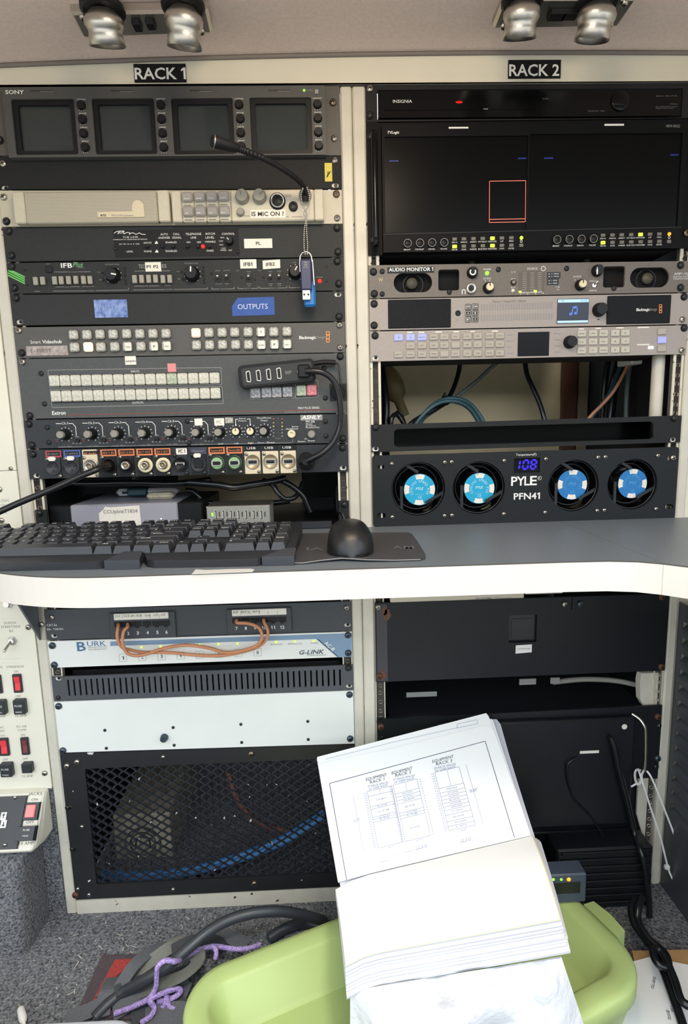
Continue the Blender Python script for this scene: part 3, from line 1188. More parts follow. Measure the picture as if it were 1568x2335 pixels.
d.label(570.5, 479, 651, 497, label_w, 'IS MIC ON ?', (574, 493.2, 647, 9.4), y=yf, bold=True)
for s_, x0, yb_, x1 in (('ICOM VOL', 562, 436, 580), ('VOL A', 600, 437, 610), ('DYN MIC', 649, 446, 664), ('HEADSET', 649, 449.5, 664), ('PGM VOL', 556, 494, 570), ('ACCESSORY', 665, 496, 690), ('AUX', 652, 496, 658)):
    d.t(s_, x0, yb_, x1, 2.6, dim_l, y=yf)
d.done()

# ---- telephone interface
d = Dev('telephone_interface', 'charcoal rack unit with PL label and small red light above the row of cue switches', XA, [(8, 519), (15, 597.3)], [(779, 511.5), (782, 585.8)], blk2,
        screw=[(20.4, 527.5, 'd'), (26.8, 583, 'd'), (768, 520, 'd'), (770, 574.6, 'd')])
b = MB()
b.patch(257, 525, 546, 583, 0, .0004)
d.part('control_inset', b, blk)
pts = [(260, 532), (266, 528), (274, 527), (284, 527), (272, 528), (268, 534), (272, 531), (277, 532), (283, 527), (282, 534), (290, 530), (296, 531), (295, 535), (300, 531), (306, 532), (310, 535), (318, 531), (322, 534), (332, 535)]
d.pr(white_l).poly(pts, 1.2, -.0005)
K = dict(y=-.0005)
for s_, x0, yb_, x1, cap in (('THE LINK', 280, 543, 316, 3.6), ('INTERCOM TO TELEPHONE INTERFACE', 259, 548, 336, 2.5), ('-24 -18 -12 -6  0  CAL', 271, 558.4, 319, 3), ('LEVEL', 289, 575.8, 304, 3.8),
                            ('INTCM', 328, 556.2, 345, 4), ('PHONE', 329, 575.5, 346, 4), ('AUTO', 366, 537, 383, 4.8), ('ANSWER', 361, 545, 388, 4.8), ('CALL', 394.7, 536.5, 410, 4.8), ('SIGNAL', 393, 544.6, 414, 4.8),
                            ('TELEPHONE', 423, 536.5, 459, 4.8), ('LINE', 435, 544.5, 447.6, 4.8), ('INTCM', 469, 536, 490, 4.8), ('LEVEL', 469, 544.5, 489, 4.8), ('CONTROL', 506, 536, 535, 4.6),
                            ('ENABLED', 378, 555, 403, 4), ('DISABLED', 378, 574.8, 404, 4), ('ON', 425.6, 554.7, 433.6, 4), ('OFF', 449, 554.7, 458.7, 4), ('VARIABLE', 467, 553.6, 491.5, 4), ('FIXED', 471.6, 574, 487.5, 4),
                            ('BAL', 503, 543.5, 512, 3), ('CH1', 499, 551.6, 508, 3), ('CH2', 500, 560, 508.6, 3), ('CH3', 505, 568, 514, 3), ('PWRD', 503, 572.6, 516, 3), ('OFF', 521, 572.6, 529, 3)):
    d.t(s_, x0, yb_, x1, cap, **K)
for x, y in ((356.5, 556), (357.5, 576)):
    d.pr(white_l).patch(x - 3.5, y - 3, x + 3.5, y, -.0005, .0003)
    d.pr(white_l).patch(x - 1.6, y - 6, x + 1.8, y - 3, -.0005, .0003)
sw = box_proto('push_switch', .005, .005, .003, dev_blk)
for x in (336, 371.3, 395.5, 428, 452, 477.8):
    place('push_switch', sw, d.root, P(x, 562, -.0004))
b = MB()
b.lathe(P(462.5, 562, -.0004), (0, -1, 0), [(.0027, 0), (.0024, .0015), (0, .0026)], 12, cap=False)
d.part('indicator_light', b, led_r)
knob(d.root, 523.6, 551, 8.5, .008, dev_blk, y=-.0004, pointer=-40)
screws(d.root, [(262.6, 567, 't'), (542, 573.6, 't')], -.0004)
d.label(556, 545, 621, 565.5, label_w, 'PL', (583.5, 558.8, 594.6, 7), bold=True)
d.done()

# ---- cue (talkback) controller with rows of beige keys
d = Dev('cue_controller', 'charcoal rack unit lettered IFB Plus with beige keys and green tape stripes', XA, [(15, 599.3), (23, 670.3)], [(782, 587.3), (783, 663)], blk2,
        screw=[(27, 608, 'd'), (33, 657, 'd'), (768.6, 596, 'd'), (772, 647, 'd')])
d.t('IFB', 139.5, 610.8, 165.5, 10.2, bold=True)
d.t('Plus', 167, 609, 190, 11, green_l, ital=True)
d.t('SERIES II', 176, 612, 191, 2.6, grey_l)
b = MB()
for x0, y0, x1, y1 in ((25, 616.5, 57, 632), (19, 617, 57, 637), (18, 622, 57, 642), (18, 627.5, 57, 647)):
    b.line(x0, y0, x1, y1, 2.6)
d.part('tape_stripe', b, mat('green_tape_stripe', '6FCB62', 0.6)).__setitem__('label', 'bright green tape stripes')
tb = box_proto('toggle_key', .0066, .0112, .004, mat('beige_key_plastic', '9A958A', 0.45), .0007)
for x, y in ((83, 642), (99, 641.4), (126.3, 640.7), (141.3, 640.3), (158, 640), (174.5, 639.4), (192, 639.6), (206.6, 639.6), (308, 637.6), (324, 637.3), (340, 637), (355.6, 636.8), (372.4, 637.6), (387.8, 637)):
    place('toggle_key', tb, d.root, P(x, y, -.0008))
    d.pr(dark_l).patch(x - 3.6, y - 9.5, x + 7, y + 10, 0, .0003)
for x, y, ang in ((258.5, 628.5, 100), (438.5, 625.5, 5), (673, 622, 30)):
    knob(d.root, x, y, 15.5 if x < 600 else 13.5, .012, dev_blk, pointer=ang, skirt=1.05)
    for k in range(9):
        aa = math.radians(-140 + 35 * k)
        px, py = x + 18.5 * math.sin(aa), y - 18.5 * math.cos(aa)
        d.ln(px - .8, py, px + .8, py, 1.6)
for s_, x0, yb_, x1, cap in (('PROGRAM LEVEL', 240, 604.7, 273, 3), ('PROGRAM LEVEL', 421, 602.5, 452, 3), ('MIC', 106, 603.5, 114, 2.6), ('VOX 1', 222, 622.5, 231, 2.5), ('IFB', 226, 639.5, 232, 2.5), ('VOX 1', 402, 620.5, 412, 2.5), ('IFB', 405, 637.5, 411, 2.5),
                            ('PROGRAM', 156, 621.8, 176, 2.4), ('LINE', 147, 655.8, 158, 2.4), ('TELCO', 195, 655, 208, 2.4), ('CHANNEL', 199, 664.5, 216, 2.6), ('LINE', 329, 653.5, 338, 2.4), ('TELCO', 376, 652.8, 390, 2.4), ('CHANNEL', 377, 661.6, 394, 2.6),
                            ('INPUT', 491, 619, 503, 2.6), ('OUTPUT', 509, 618.5, 525, 2.6), ('TELCO', 491, 648.8, 506, 2.6), ('DRY', 513, 648.5, 523, 2.6), ('RING', 562.5, 621, 572, 2.6), ('ON', 564, 626, 570, 2.6), ('HANG', 562, 648.5, 573, 2.6), ('UP', 565, 653, 570.5, 2.6),
                            ('RING', 612, 620.5, 621, 2.6), ('ON', 614, 625.5, 620, 2.6), ('SEND', 631.5, 620, 641, 2.6), ('ON', 634, 625, 640, 2.6), ('HANG', 612, 648.3, 622, 2.6), ('UP', 614, 652.6, 620, 2.6), ('SEND', 632, 648, 642, 2.6), ('OFF', 633, 652.4, 641, 2.6),
                            ('LINE IFB', 502, 660.5, 517, 2.6), ('TELCO 1', 557, 659.3, 570, 2.6), ('TELCO 2', 616, 658.5, 631, 2.6), ('CO', 538, 618.8, 545, 2.6), ('CO', 588, 618.4, 595, 2.6), ('LEVEL', 666, 600, 676, 2.6), ('POWER', 721, 634, 735.5, 3), ('MIC', 678, 657, 685, 2.6)):
    d.t(s_, x0, yb_, x1, cap, grey_l)
for x0, y0, x1, y1 in ((124, 620.5, 154, 620.3), (178, 620, 207, 619.6), (126, 654.5, 146, 654.3), (160, 654, 182, 653.6), (188, 653.6, 194, 653.5), (209, 653, 215, 652.9), (79, 664.5, 92, 664.4), (121, 664, 198, 663.5), (218, 663, 293, 661.3),
                       (293, 661.3, 293, 656), (307, 618.5, 330, 618), (368, 618, 388, 617.6), (306, 652.5, 328, 652.3), (340, 652.2, 362, 651.8), (303, 661.3, 376, 660.5), (396, 660.3, 473, 659), (473, 659, 473, 655), (483, 659.5, 500, 659.2), (518, 659, 534, 658.5), (483, 659.5, 483, 655.5), (534, 658.5, 534, 654.5),
                       (542.5, 658.5, 556, 658.2), (572, 658, 588, 657.6), (542.5, 658.5, 542.5, 654), (588, 657.6, 588, 653), (592, 657.6, 615, 657.3), (633, 657, 654, 656.6), (592, 657.6, 592, 653), (654, 656.6, 654, 652), (659, 656.5, 677, 656), (659, 656.5, 659, 652)):
    d.ln(x0, y0, x1, y1, 1.0, grey_l)
sw = MB()
sw.box(-.004, .004, -.001, 0, -.006, .006, 0, 0)
sw.lathe((0, -.001, 0), (0, -1, .25), [(.0022, 0), (.0025, .006), (.0022, .0085), (0, .009)], 10, 1, cap=False)
swm = proto('toggle_switch', sw, [dev_blk, satin])
for x, y in ((497.7, 635), (517.9, 633.8), (567.6, 635), (616.8, 633.8), (637, 633.8)):
    place('toggle_switch', swm, d.root, P(x, y, 0))
b = MB()
b.lathe(P(728.6, 640.7), (0, -1, 0), [(.0030, 0), (.0026, .0015), (0, .0026)], 12, cap=False)
d.part('indicator_light', b, led_r)
b = MB()
for px, py in ((284.5, 612), (285, 620), (285.5, 629), (286, 639), (287, 647), (463, 610), (463.5, 619), (464, 628), (465, 637), (466, 645), (233, 622), (235, 639), (414, 620), (417, 637), (551, 633), (600, 632.5), (744, 607), (745, 641), (482, 624), (581, 637.5), (650.5, 637), (57, 616), (62, 650)):
    b.lathe(P(px, py), (0, -1, 0), [(.0017, 0), (.0017, .0006), (.0012, .0008)], 8)
d.part('small_jack', b, dev_blk)['kind'] = 'stuff'
b = MB()
b.pbox(103, 607, 119, 621, -.002, 0, .0005)
d.part('connector', b, dev_blk)
d.t('TEC', 316, 612, 331, 8.5, grey_l, bold=True)
d.t('ES', 369.5, 611, 380, 8, grey_l, bold=True)
d.label(330.5, 598.3, 368, 619, label_w, 'P1 P2', (334.7, 612, 361.5, 6.6), bold=True, name='label_sticker')
d.label(547, 591.8, 585, 612, label_w, 'IFB1', (555.5, 607, 575.5, 8), bold=True)
d.label(598.5, 594.5, 639, 613.5, label_w, 'IFB2', (606, 607.4, 626.5, 7.4), bold=True, skew=.05)
d.done()

# ---- blank panel with blue tape
d = Dev('blank_panel', 'charcoal blank rack panel with two blue tape labels, INPUTS and OUTPUTS', XA, [(23, 671.5), (31.6, 742.8)], [(783, 664.3), (783.7, 732.5)], blk2,
        slots=[(44, 733.8), (770, 671)], screw=[(37, 680, 'd'), (772.4, 722, 'd')])
d.label(213.5, 684, 292, 723.5, label_bw, 'INPUTS', (223, 707.5, 277, 11.5), mat('faded_lettering', '8CA0CC', 0.6), name='tape_label')
a, c = P(527.5, 679.5), P(626.5, 719)
b = MB()
b.plate([(a.x, c.z), (a.x, a.z - .012), (a.x + .009, a.z), (c.x, a.z + .0006), (c.x, c.z + .0006)], (), -.0005, 0)
o = d.part('tape_label', b, label_b)
b = MB()
b.text('OUTPUTS', 542, 705.5, 610.6, 11.6, -.0006)
obj('lettering', b, mat('pale_blue_lettering', 'C9D4EA', 0.6), o)
d.done()

# ---- 32-button video router
d = Dev('video_router', 'warm grey video router with two rows of clear square buttons lettered Smart Videohub', XA, [(33.5, 746), (39.8, 817.3)], [(784, 734), (785.7, 803.7)], hub_m,
        screw=[(43.4, 753.7, 's'), (49.7, 805, 'd'), (774, 741.4, 's'), (775, 792.7, 's')])
S_ = .0132
protos = {k: box_proto('router_button', S_, S_, .006, m, .0018) for k, m in (('c', cap_m), ('l', cap_lit), ('m', cap_lit2))}
rows = [([169.6, 200, 229.6, 259.4, 290.3, 320, 350, 379.6], [764.4, 764, 763, 763, 762, 762, 761.6, 761.3], {}),
        ([172, 203.3, 232, 263.3, 292, 322.7, 352, 381], [792.7, 792, 792, 791.4, 790.7, 790.7, 790, 789], {1: 'l'}),
        ([447.7, 477.3, 507, 535.7, 565.8, 595, 624.5, 654.3], [760, 759.3, 758.8, 758.3, 758, 757.5, 757.5, 756.7], {0: 'm'}),
        ([449, 478.6, 508, 537.8, 566.8, 596, 625.8, 654.6], [788, 787.6, 786.8, 786.8, 786.8, 786.3, 785.6, 785], {})]
paperl = {(1, 4): 'POM', (1, 6): 'F', (1, 7): 'PC', (2, 5): 'T', (3, 5): 'ATEM', (3, 6): 'F', (3, 7): 'ENC'}
for r, (xs, ys, lit) in enumerate(rows):
    for i, (x, y) in enumerate(zip(xs, ys)):
        q = place('router_button', protos[lit.get(i, 'c')], d.root, P(x, y, 0))
        d.pr(dark_l).patch(x - 10.3, y - 10.3, x + 10.3, y + 10.6, 0, .0003)
        if (r, i) in paperl:
            b = MB()
            b.patch(x - 7.5, y - 9, x + 8, y + 9, -.006, .0005)
            lab = obj('button_label', b, label_w, q)
            s_ = paperl[(r, i)]
            w_ = 2.2 if len(s_) == 1 else (4.5 if len(s_) < 4 else 6)
            d.t(s_, x - w_, y + 2.5, x + w_, 5 if len(s_) == 1 else 3, dark_l, y=-.0068)
d.t('Smart', 70, 783.8, 93.4, 7.4)
d.t('Videohub', 97, 783.4, 141.5, 7.6, bold=True)
d.label(59.3, 789.8, 156, 809.6, label_m, '1 -FIRST', (69, 804.5, 119, 8), dim_l, name='worn_label', bold=True)
d.t('Blackmagic', 682, 773.4, 720, 7, bold=True)
d.t('design', 720.8, 772.3, 741, 6.6, grey_l)
for y in (760, 768.4, 776.7):
    c = P(747.2, y)
    b = d.pr(orange_l)
    b.plate(rrect(c.x - .0028, c.z - .0027, c.x + .0028, c.z + .0027, .0006), [rrect(c.x - .0016, c.z - .0015, c.x + .0016, c.z + .0015, .0003)], -.0005, 0)
d.done()

# ---- matrix switcher (2U)
d = Dev('matrix_switcher', 'two-unit grey matrix switcher with two long rows of white keys lettered Extron', XA, [(39.7, 818.2), (55.5, 956)], [(788.6, 804.5), (791, 941.5)], ext_m,
        screw=[(51.7, 825.5, 's'), (68, 948, 'd'), (775.4, 813, 'd'), (93.8, 851.8, 'm'), (101.4, 921, 'm'), (739, 838.8, 'm'), (741.4, 907.6, 'm')])
d.pr(grey_l).poly([(109.8, 844), (503.5, 838), (505.5, 876.5), (113.4, 884)], 1.3, closed=True)
d.pr(grey_l).poly([(114, 888.8), (506, 881.8), (508.8, 920.4), (119.3, 929.3)], 1.3, closed=True)
d.pr(grey_l).poly([(569.7, 887), (669.5, 884), (670, 907.5), (571, 910.5)], 1.3, closed=True)
d.pr(grey_l).poly([(673, 868.5), (724.6, 867.4), (725, 904.6), (673.8, 908)], 1.3, closed=True)
b = MB()
for x0, y0, x1, y1 in ((113, 855, 503, 880), (118, 892, 506, 915)):
    pass
kp = {k: box_proto('matrix_key', .0148, .0160, .005, m, .0014) for k, m in (('w', cap_w), ('g', cap_g), ('r', cap_r), ('y', cap_grey))}
for i in range(16):
    x, y = 125.7 + 24.29 * i, 868.9 - 6.4 * i / 15
    place('matrix_key', kp['g' if i == 11 else 'w'], d.root, P(x, y, 0))
    x, y = 129.5 + 24.17 * i, 903.8 - 6.8 * i / 15
    place('matrix_key', kp['w'], d.root, P(x, y, 0))
d.pr(dark_l).patch(113.5, 856, 502.5, 876, 0, .0003)
d.pr(dark_l).patch(117, 890.5, 505.5, 911, 0, .0003)
for x, y, k in ((583, 896.3, 'y'), (607.5, 895.4, 'y'), (631, 894.8, 'y'), (655.5, 894, 'y'), (687, 891, 'g'), (711, 890, 'r')):
    place('matrix_key', kp[k], d.root, P(x, y, 0))
d.pr(dark_l).patch(570.5, 884.5, 669, 908, 0, .0003)
d.pr(dark_l).patch(674.5, 878, 724, 904, 0, .0003)
d.t('INPUTS', 299, 849.3, 318, 4.4)
d.t('OUTPUTS', 301.6, 920.8, 327, 4.6)
d.t('Extron', 119.5, 946, 150.5, 8.4, bold=True)
d.ln(152, 946.3, 768, 934, 1.0, red_l)
d.t('MAV PLUS SERIES', 679.7, 933, 728, 4.8)
d.t('A/V MATRIX SWITCHER WITH IP LINK', 649, 942.2, 729, 4, grey_l)
d.label(284.5, 812.5, 311, 831.5, label_w, 'atem', (287.5, 826, 309.5, 5.6))
d.label(381.5, 829, 402, 848, label_p)
b = MB()
c = P(771, 894)
b.plate(rrect(P(751, 876).x, P(751, 914).z, P(789, 876).x, P(751, 876).z, .001), (), -.002, 0)
b.lathe(c + V((0, -.002, 0)), (0, -1, 0), [(.0115, 0), (.0112, .004), (.009, .006), (.0085, .004)], 16)
d.part('data_socket', b, dev_blk)
d.done()

# ---- audio mixer
d = Dev('audio_mixer', 'dark slate rack audio mixer with a row of grey-capped knobs lettered ASHLY', XA, [(55.5, 957.3), (62, 1023.7)], [(791, 943), (791.5, 1010.4)], ash_m,
        screw=[(66, 967, 'd'), (73, 1015, 'd'), (781, 1000, 'd'), (107.5, 975, 'm'), (111.5, 1009, 'm'), (427, 960.5, 'm'), (430.5, 1010, 'm'), (742, 961, 'm'), (743, 994, 'm')])
rc = [(149.4, 991), (210, 990), (269.8, 988.8), (330.5, 987.5), (391, 986), (450.3, 986), (501, 985.5), (538.4, 983.7), (571.3, 983.2), (602.5, 982.8)]
for i, (x, y) in enumerate(rc):
    crm = i in (7, 8)
    knob(d.root, x, y, 12 if not crm else 10, .014 if i < 7 or i == 9 else .006, dev_blk, cream_ring if crm else greyknob, pointer=0 if crm else None, pm=dark_l, rc=8)
    for k in range(11):
        aa = math.radians(-150 + 30 * k)
        q = 14.5 if not crm else 13
        x0, y0, x1, y1 = x + q * math.sin(aa), y - q * math.cos(aa), x + (q + 3) * math.sin(aa), y - (q + 3) * math.cos(aa)
        d.ln(x0, y0, x1, y1, 1.3)
    if i < 6:
        yy = y - 25
        if i < 5:
            d.t('Ch.%d' % (i + 1), x - 8.5, yy + 2, x + 6, 5)
        d.pr(white_l).poly([(x - 22, yy), (x - 10, yy)], 1.3)
        d.pr(white_l).poly([(x + 7, yy - .4), (x + 16, yy - .4), (x + 23, yy + 7), (x + 25, yy + 30)], 1.3)
        d.t('Level - Pan', x - 13, y + 29.5, x + 14, 4, grey_l)
        d.pr(red_l).patch(x - 21, y + 14, x - 17, y + 16.5, 0, .0003)
        d.t('Clip', x - 23.5, y + 12, x - 16, 2.4, grey_l)
        q = MB()
        q.pbox(x + 21, y + 11, x + 31, y + 17, -.0035, 0, .0004)
        d.part('slide_switch', q, dev_blk)
        for k in (-1, 0, 1):
            d.ln(x + 26 + k * 8 - 2, y + 19.8, x + 26 + k * 8 + 2, y + 19.8, 2.0, grey_l)
        d.ln(x + 22, y + 5, x + 31, y + 5, 3, dim_l)
d.ln(132, 1020, 666, 1009.3, 1.0, grey_l)
d.ln(667, 1009, 667, 1000, 1.0, grey_l)
for s_, x0, yb_, x1, cap in (('Level', 497, 1013.5, 508, 3.6), ('Left', 535, 1013, 544, 3.6), ('Right', 566, 1012, 578, 3.6), ('Mono - Phones', 588, 1011.3, 626, 3.6), ('Stereo', 545, 956, 560, 3), ('Outputs', 543, 961, 562, 3),
                            ('Mono/Phones', 586, 955, 618, 3.4), ('Output', 594, 960.5, 610, 3.4), ('Stereo', 665, 974.5, 680, 3.4), ('Headphones', 652, 979.8, 679.5, 3.4), ('Power', 702, 1007, 718, 4), ('On', 694, 1002, 700, 3), ('Phantom', 679, 1008.3, 696, 3)):
    d.t(s_, x0, yb_, x1, cap)
d.pr(white_l).poly([(537, 971), (537, 956), (543, 956)], 1.2)
d.pr(white_l).poly([(563, 955.6), (570, 955.4), (570, 970)], 1.2)
d.pr(grey_l).patch(684.5, 946.6, 735, 957.8, 0, .0003)
d.t('ASHLY', 687, 956, 733, 8, mat('logo_white', 'F4F4F0', 0.5), bold=True, ital=True, eps=.0008)
d.t('MX-206', 697, 964, 717.5, 5)
for yy, s_, x1 in ((968.4, 'Stereo', 712), (972.6, 'Six Channel', 719), (976.6, 'Microphone Mixer', 729)):
    d.t(s_, 697, yy, x1, 3.2)
d.label(443, 954.5, 462, 970, label_w)
d.label(488, 954, 511.5, 970, label_w, 'PC', (494, 966, 505, 7), grey_l)
d.label(513, 952, 531.5, 964.5, mat('torn_label', 'D8D4C8', 0.6, noise=(400, 0.6, '55534F')))
b = MB()
c = P(664.6, 989.5)
b.lathe(c, (0, -1, 0), [(.0062, 0), (.006, .004), (.003, .0045), (.0026, .002)], 18)
d.part('headphone_socket', b, cream_ring)
knob(d.root, 710, 990.3, 9, .006, greyknob, name='power_button')
for k, (m, yy) in enumerate(((red_lb, 955), (cable_l, 964), (label_y, 972), (grey_l, 979.5), (grey_l, 987), (grey_l, 994.5))):
    for x in (623.5, 643):
        d.pr(m).patch(x - 1.6, yy - 1.3, x + 1.6, yy + 1.3, 0, .0003)
    d.t('-' if k else '+', 631, yy + 1, 636, 2, grey_l)
d.t('Output', 627, 1001, 640, 3, grey_l)
d.done()

# ---- connector panel
d = Dev('connector_panel', 'dark connector panel with fourteen round sockets, orange labels and USB ports', XA, [(62, 1025), (70, 1093)], [(791.5, 1011.8), (792, 1075.5)], conn_m,
        slots=[(82, 1085), (782, 1067)], screw=[(75.4, 1036, 'd'), (780.5, 1021, 'd')])
spec = [  # centre, plate x0 x1, label top/bottom, kind, label material, text
    (122.4, 1066.6, 102.5, 141, 'xlr', red_lb, 'IFB ANNCR 1'), (164.7, 1065.3, 143.7, 184.5, 'xlr', blue_lb, 'LP ANNCR'), (207.3, 1062.8, 186.5, 226, 'bncb', beige_mod, 'RF Audio'),
    (249.4, 1061.5, 228, 266.5, 'plug', orange_lb, 'SDI 1 IN'), (289.7, 1060.7, 268.7, 307.5, 'bnc', orange_lb, 'SDI 2 IN'), (332.3, 1060.7, 310, 349, 'ringc', orange_lb, 'SDI 1 OUT'),
    (373, 1059.7, 351, 389.5, 'ringc', orange_lb, 'SDI 2 OUT'), (411.4, 1059, 392.5, 430, 'hdmi', conn_m, ''), (453, 1059, 433, 471.5, 'eth', violet_lb, 'Network'),
    (495, 1055.9, 474.3, 513, 'fw', orange_lb, 'Tecxxxx 800'), (534.8, 1055, 515, 553.3, 'fw', orange_lb, 'Tecxxxx 800'), (576, 1053.3, 556.7, 594.6, 'usb', dev_blk, 'USB'), (616.4, 1052.5, 597, 636, 'usb', dev_blk, 'USB'), (657.2, 1051.8, 637.8, 675.8, 'usb', dev_blk, 'USB')]
for i, (cx, cy, x0, x1, kind, lm, s_) in enumerate(spec):
    if s_.startswith('Tecx'):
        s_ = 'Tecnova 800'
    yt = 1027.5 - (cx - 122) * .0215
    ybm = 1089.5 - (cx - 122) * .0215
    yl = yt + 15
    a, c = P(x0, yt, -.0015), P(x1, ybm, -.0015)
    b = MB()
    bm = beige_mod if kind in ('bncb', 'usb') else (conn_m if kind in ('xlr', 'hdmi') else dev_blk)
    ytop = yt if kind == 'bncb' else (yl - 3 if kind == 'usb' else yt)
    a = P(x0, ytop, -.002)
    mod = MB()
    mod.plate(rrect(a.x, c.z, c.x, a.z, .0012), (), -.002, 0)
    m_o = d.part('socket_module', mod, bm)
    b = MB()
    if kind != 'hdmi':
        if kind == 'usb':
            b.patch(x0 + 1, yt, x1, yl - 4, -.001, .0004)
        elif kind == 'bncb':
            b.patch(x0 + 3, yt + 3, x1 - 3, yt + 10, -.002, .0004)
        else:
            b.patch(x0 + .5, yt + .5, x1 - .5, yl, -.002, .0004)
        o = obj('socket_label', b, dev_blk if kind == 'bncb' else lm, m_o)
        if lm is orange_lb or kind == 'xlr':
            b = MB()
            b.patch(x0 + 4, yt + 3, x1 - 4, yl - 3.5, -.0025, .0003)
            obj('label_strip', b, dev_blk, m_o)
        b = MB()
        b.text(s_, x0 + 6, yt + 10.3 if kind != 'usb' else yt + 7, x1 - 6 if kind != 'usb' else x0 + 26, 4.2 if kind != 'usb' else 5, -.0030)
        obj('lettering', b, grey_l if kind in ('xlr', 'eth') else (white_l if kind == 'usb' else orange_l), m_o)
    else:
        b.patch(401, 1022.6, 426.5, 1036, -.002, .0005)
        o = obj('socket_label', b, label_w, m_o)
        b = MB()
        b.text('PC 1', 407, 1033, 422, 8, -.0027, bold=True)
        obj('lettering', b, dark_l, m_o)
    c = P(cx, cy, -.002)
    b = MB()
    R_ = .0110
    if kind == 'xlr':
        b.lathe(c, (0, -1, 0), [(R_, 0), (R_, .002), (R_ * .88, .0024), (R_ * .86, .0008), (0, .0008)], 24, 0, cap=False)
        for aa in (90, 210, 330):
            q = c + V((math.cos(math.radians(aa + 60)) * .0045, -.0009, math.sin(math.radians(aa + 60)) * .0045))
            b.lathe(q, (0, -1, 0), [(.0014, 0), (.0014, .0003)], 8, 1)
        ms = [xlr_m, dev_blk]
    elif kind in ('bnc', 'bncb', 'plug'):
        b.lathe(c, (0, -1, 0), [(R_, 0), (R_, .0025), (R_ * .86, .003), (R_ * .84, .0006), (0, .0006)], 24, 0, cap=False)
        if kind != 'plug':
            b.lathe(c, (0, -1, 0), [(.0062, .0006), (.0062, .010), (.0048, .0105), (.0044, .004), (0, .004)], 18, 1, cap=False)
            b.lathe(c, (0, -1, 0), [(.0018, .004), (.0016, .009), (0, .0095)], 8, 2, cap=False)
        else:
            b.lathe(c, (-.15, -1, -.05), [(.0075, 0), (.0075, .018), (.0056, .024), (.005, .030)], 16, 0)
        ms = [satin if kind == 'bncb' else dev_blk, satin, gold_in]
        if kind == 'plug':
            ms = [dev_blk]
    elif kind == 'ringc':
        b.lathe(c, (0, -1, 0), [(R_, 0), (R_, .003), (R_ * .95, .0035), (.0066, .0035), (.0066, .001)], 24, 0, cap=False)
        b.lathe(c, (0, -1, 0), [(.0056, .0008), (.0056, .009), (.0042, .0095), (.0040, .004), (0, .004)], 18, 1, cap=False)
        b.lathe(c, (0, -1, 0), [(.0018, .004), (.0016, .009), (0, .0095)], 8, 2, cap=False)
        ms = [cream_ring, satin, gold_in]
    elif kind == 'hdmi':
        b.lathe(c, (0, -1, 0), [(R_, 0), (R_, .0025), (R_ * .92, .003), (R_ * .9, .001), (0, .001)], 24, 0, cap=False)
        b.box(c.x - .007, c.x + .007, c.y - .0035, c.y - .0012, c.z + .0018, c.z + .0030, 0, 1)
        b.box(c.x - .007, c.x - .005, c.y - .0035, c.y - .0012, c.z - .0005, c.z + .0018, 0, 1)
        b.box(c.x + .005, c.x + .007, c.y - .0035, c.y - .0012, c.z - .0005, c.z + .0018, 0, 1)
        ms = [dev_blk, satin]
    elif kind == 'eth':
        b.lathe(c, (0, -1, 0), [(R_, 0), (R_, .0025), (R_ * .92, .003), (R_ * .9, .0015), (0, .0015)], 24, 0, cap=False)
        b.box(c.x - .006, c.x + .006, c.y - .0030, c.y - .0014, c.z - .005, c.z + .004, .0004, 1)
        ms = [xlr_m, dev_blk]
    elif kind == 'fw':
        b.lathe(c, (0, -1, 0), [(R_, 0), (R_, .0025), (R_ * .9, .003), (0, .003)], 24, 0, cap=False)
        q = c + V((0, -.0031, 0))
        b.plate([(q.x - .0072, q.z + .004), (q.x + .005, q.z + .004), (q.x + .0078, q.z + .0018), (q.x + .0078, q.z - .0018), (q.x + .005, q.z - .004), (q.x - .0072, q.z - .004)], (), q.y - .002, q.y, 1)
        b.plate([(q.x - .0058, q.z + .0028), (q.x + .0045, q.z + .0028), (q.x + .0062, q.z + .0012), (q.x + .0062, q.z - .0012), (q.x + .0045, q.z - .0028), (q.x - .0058, q.z - .0028)], (), q.y - .0023, q.y, 2)
        b.ring(c + V((0, 0, 0)), R_ * .8, R_ * .98, c.y - .0032, 24, 3)
        ms = [green_ring, satin, dev_blk, dev_blk]
    else:
        b.lathe(c, (0, -1, 0), [(R_, 0), (R_, .0008), (R_ * .94, .001), (R_ * .92, .0002), (0, .0002)], 24, 0, cap=False)
        b.box(c.x - .0078, c.x + .0078, c.y - .0014, c.y, c.z - .0042, c.z + .0042, .0003, 1)
        b.box(c.x - .0064, c.x + .0064, c.y - .0018, c.y, c.z - .0026, c.z + .0026, 0, 2)
        b.box(c.x - .0055, c.x + .0055, c.y - .0021, c.y, c.z + .0004, c.z + .0020, 0, 3)
        b.ring(c, R_ * .93, R_ * 1.02, c.y - .0012, 28, 4)
        ms = [gold_in, usb_in, dev_blk, xlr_m, dim_l]
    obj('socket', b, ms, m_o)
    if kind in ('xlr', 'eth'):
        b = MB()
        q = P(cx - 3, cy - 20.5, -.002)
        b.plate(rrect(q.x - .0055, q.z - .0032, q.x + .0055, q.z + .0032, .003), (), -.0045, -.002)
        obj('release_tab', b, label_w, m_o)
    if kind == 'xlr':
        scp = [(x0 + 5, yl + 4.5), (x1 - 3, ybm - 4)]
    elif kind in ('hdmi', 'eth'):
        scp = [(x0 + 5, yl + 2), (x1 - 5, ybm - 4)]
    else:
        scp = [(x0 + 5, yl + 3.5), (x1 - 4.5, ybm - 4.5)]
    for px, py in scp:
        place('screw', SCREW['m' if kind in ('hdmi', 'eth') else 'u'], m_o, P(px, py, -.002))
d.done()

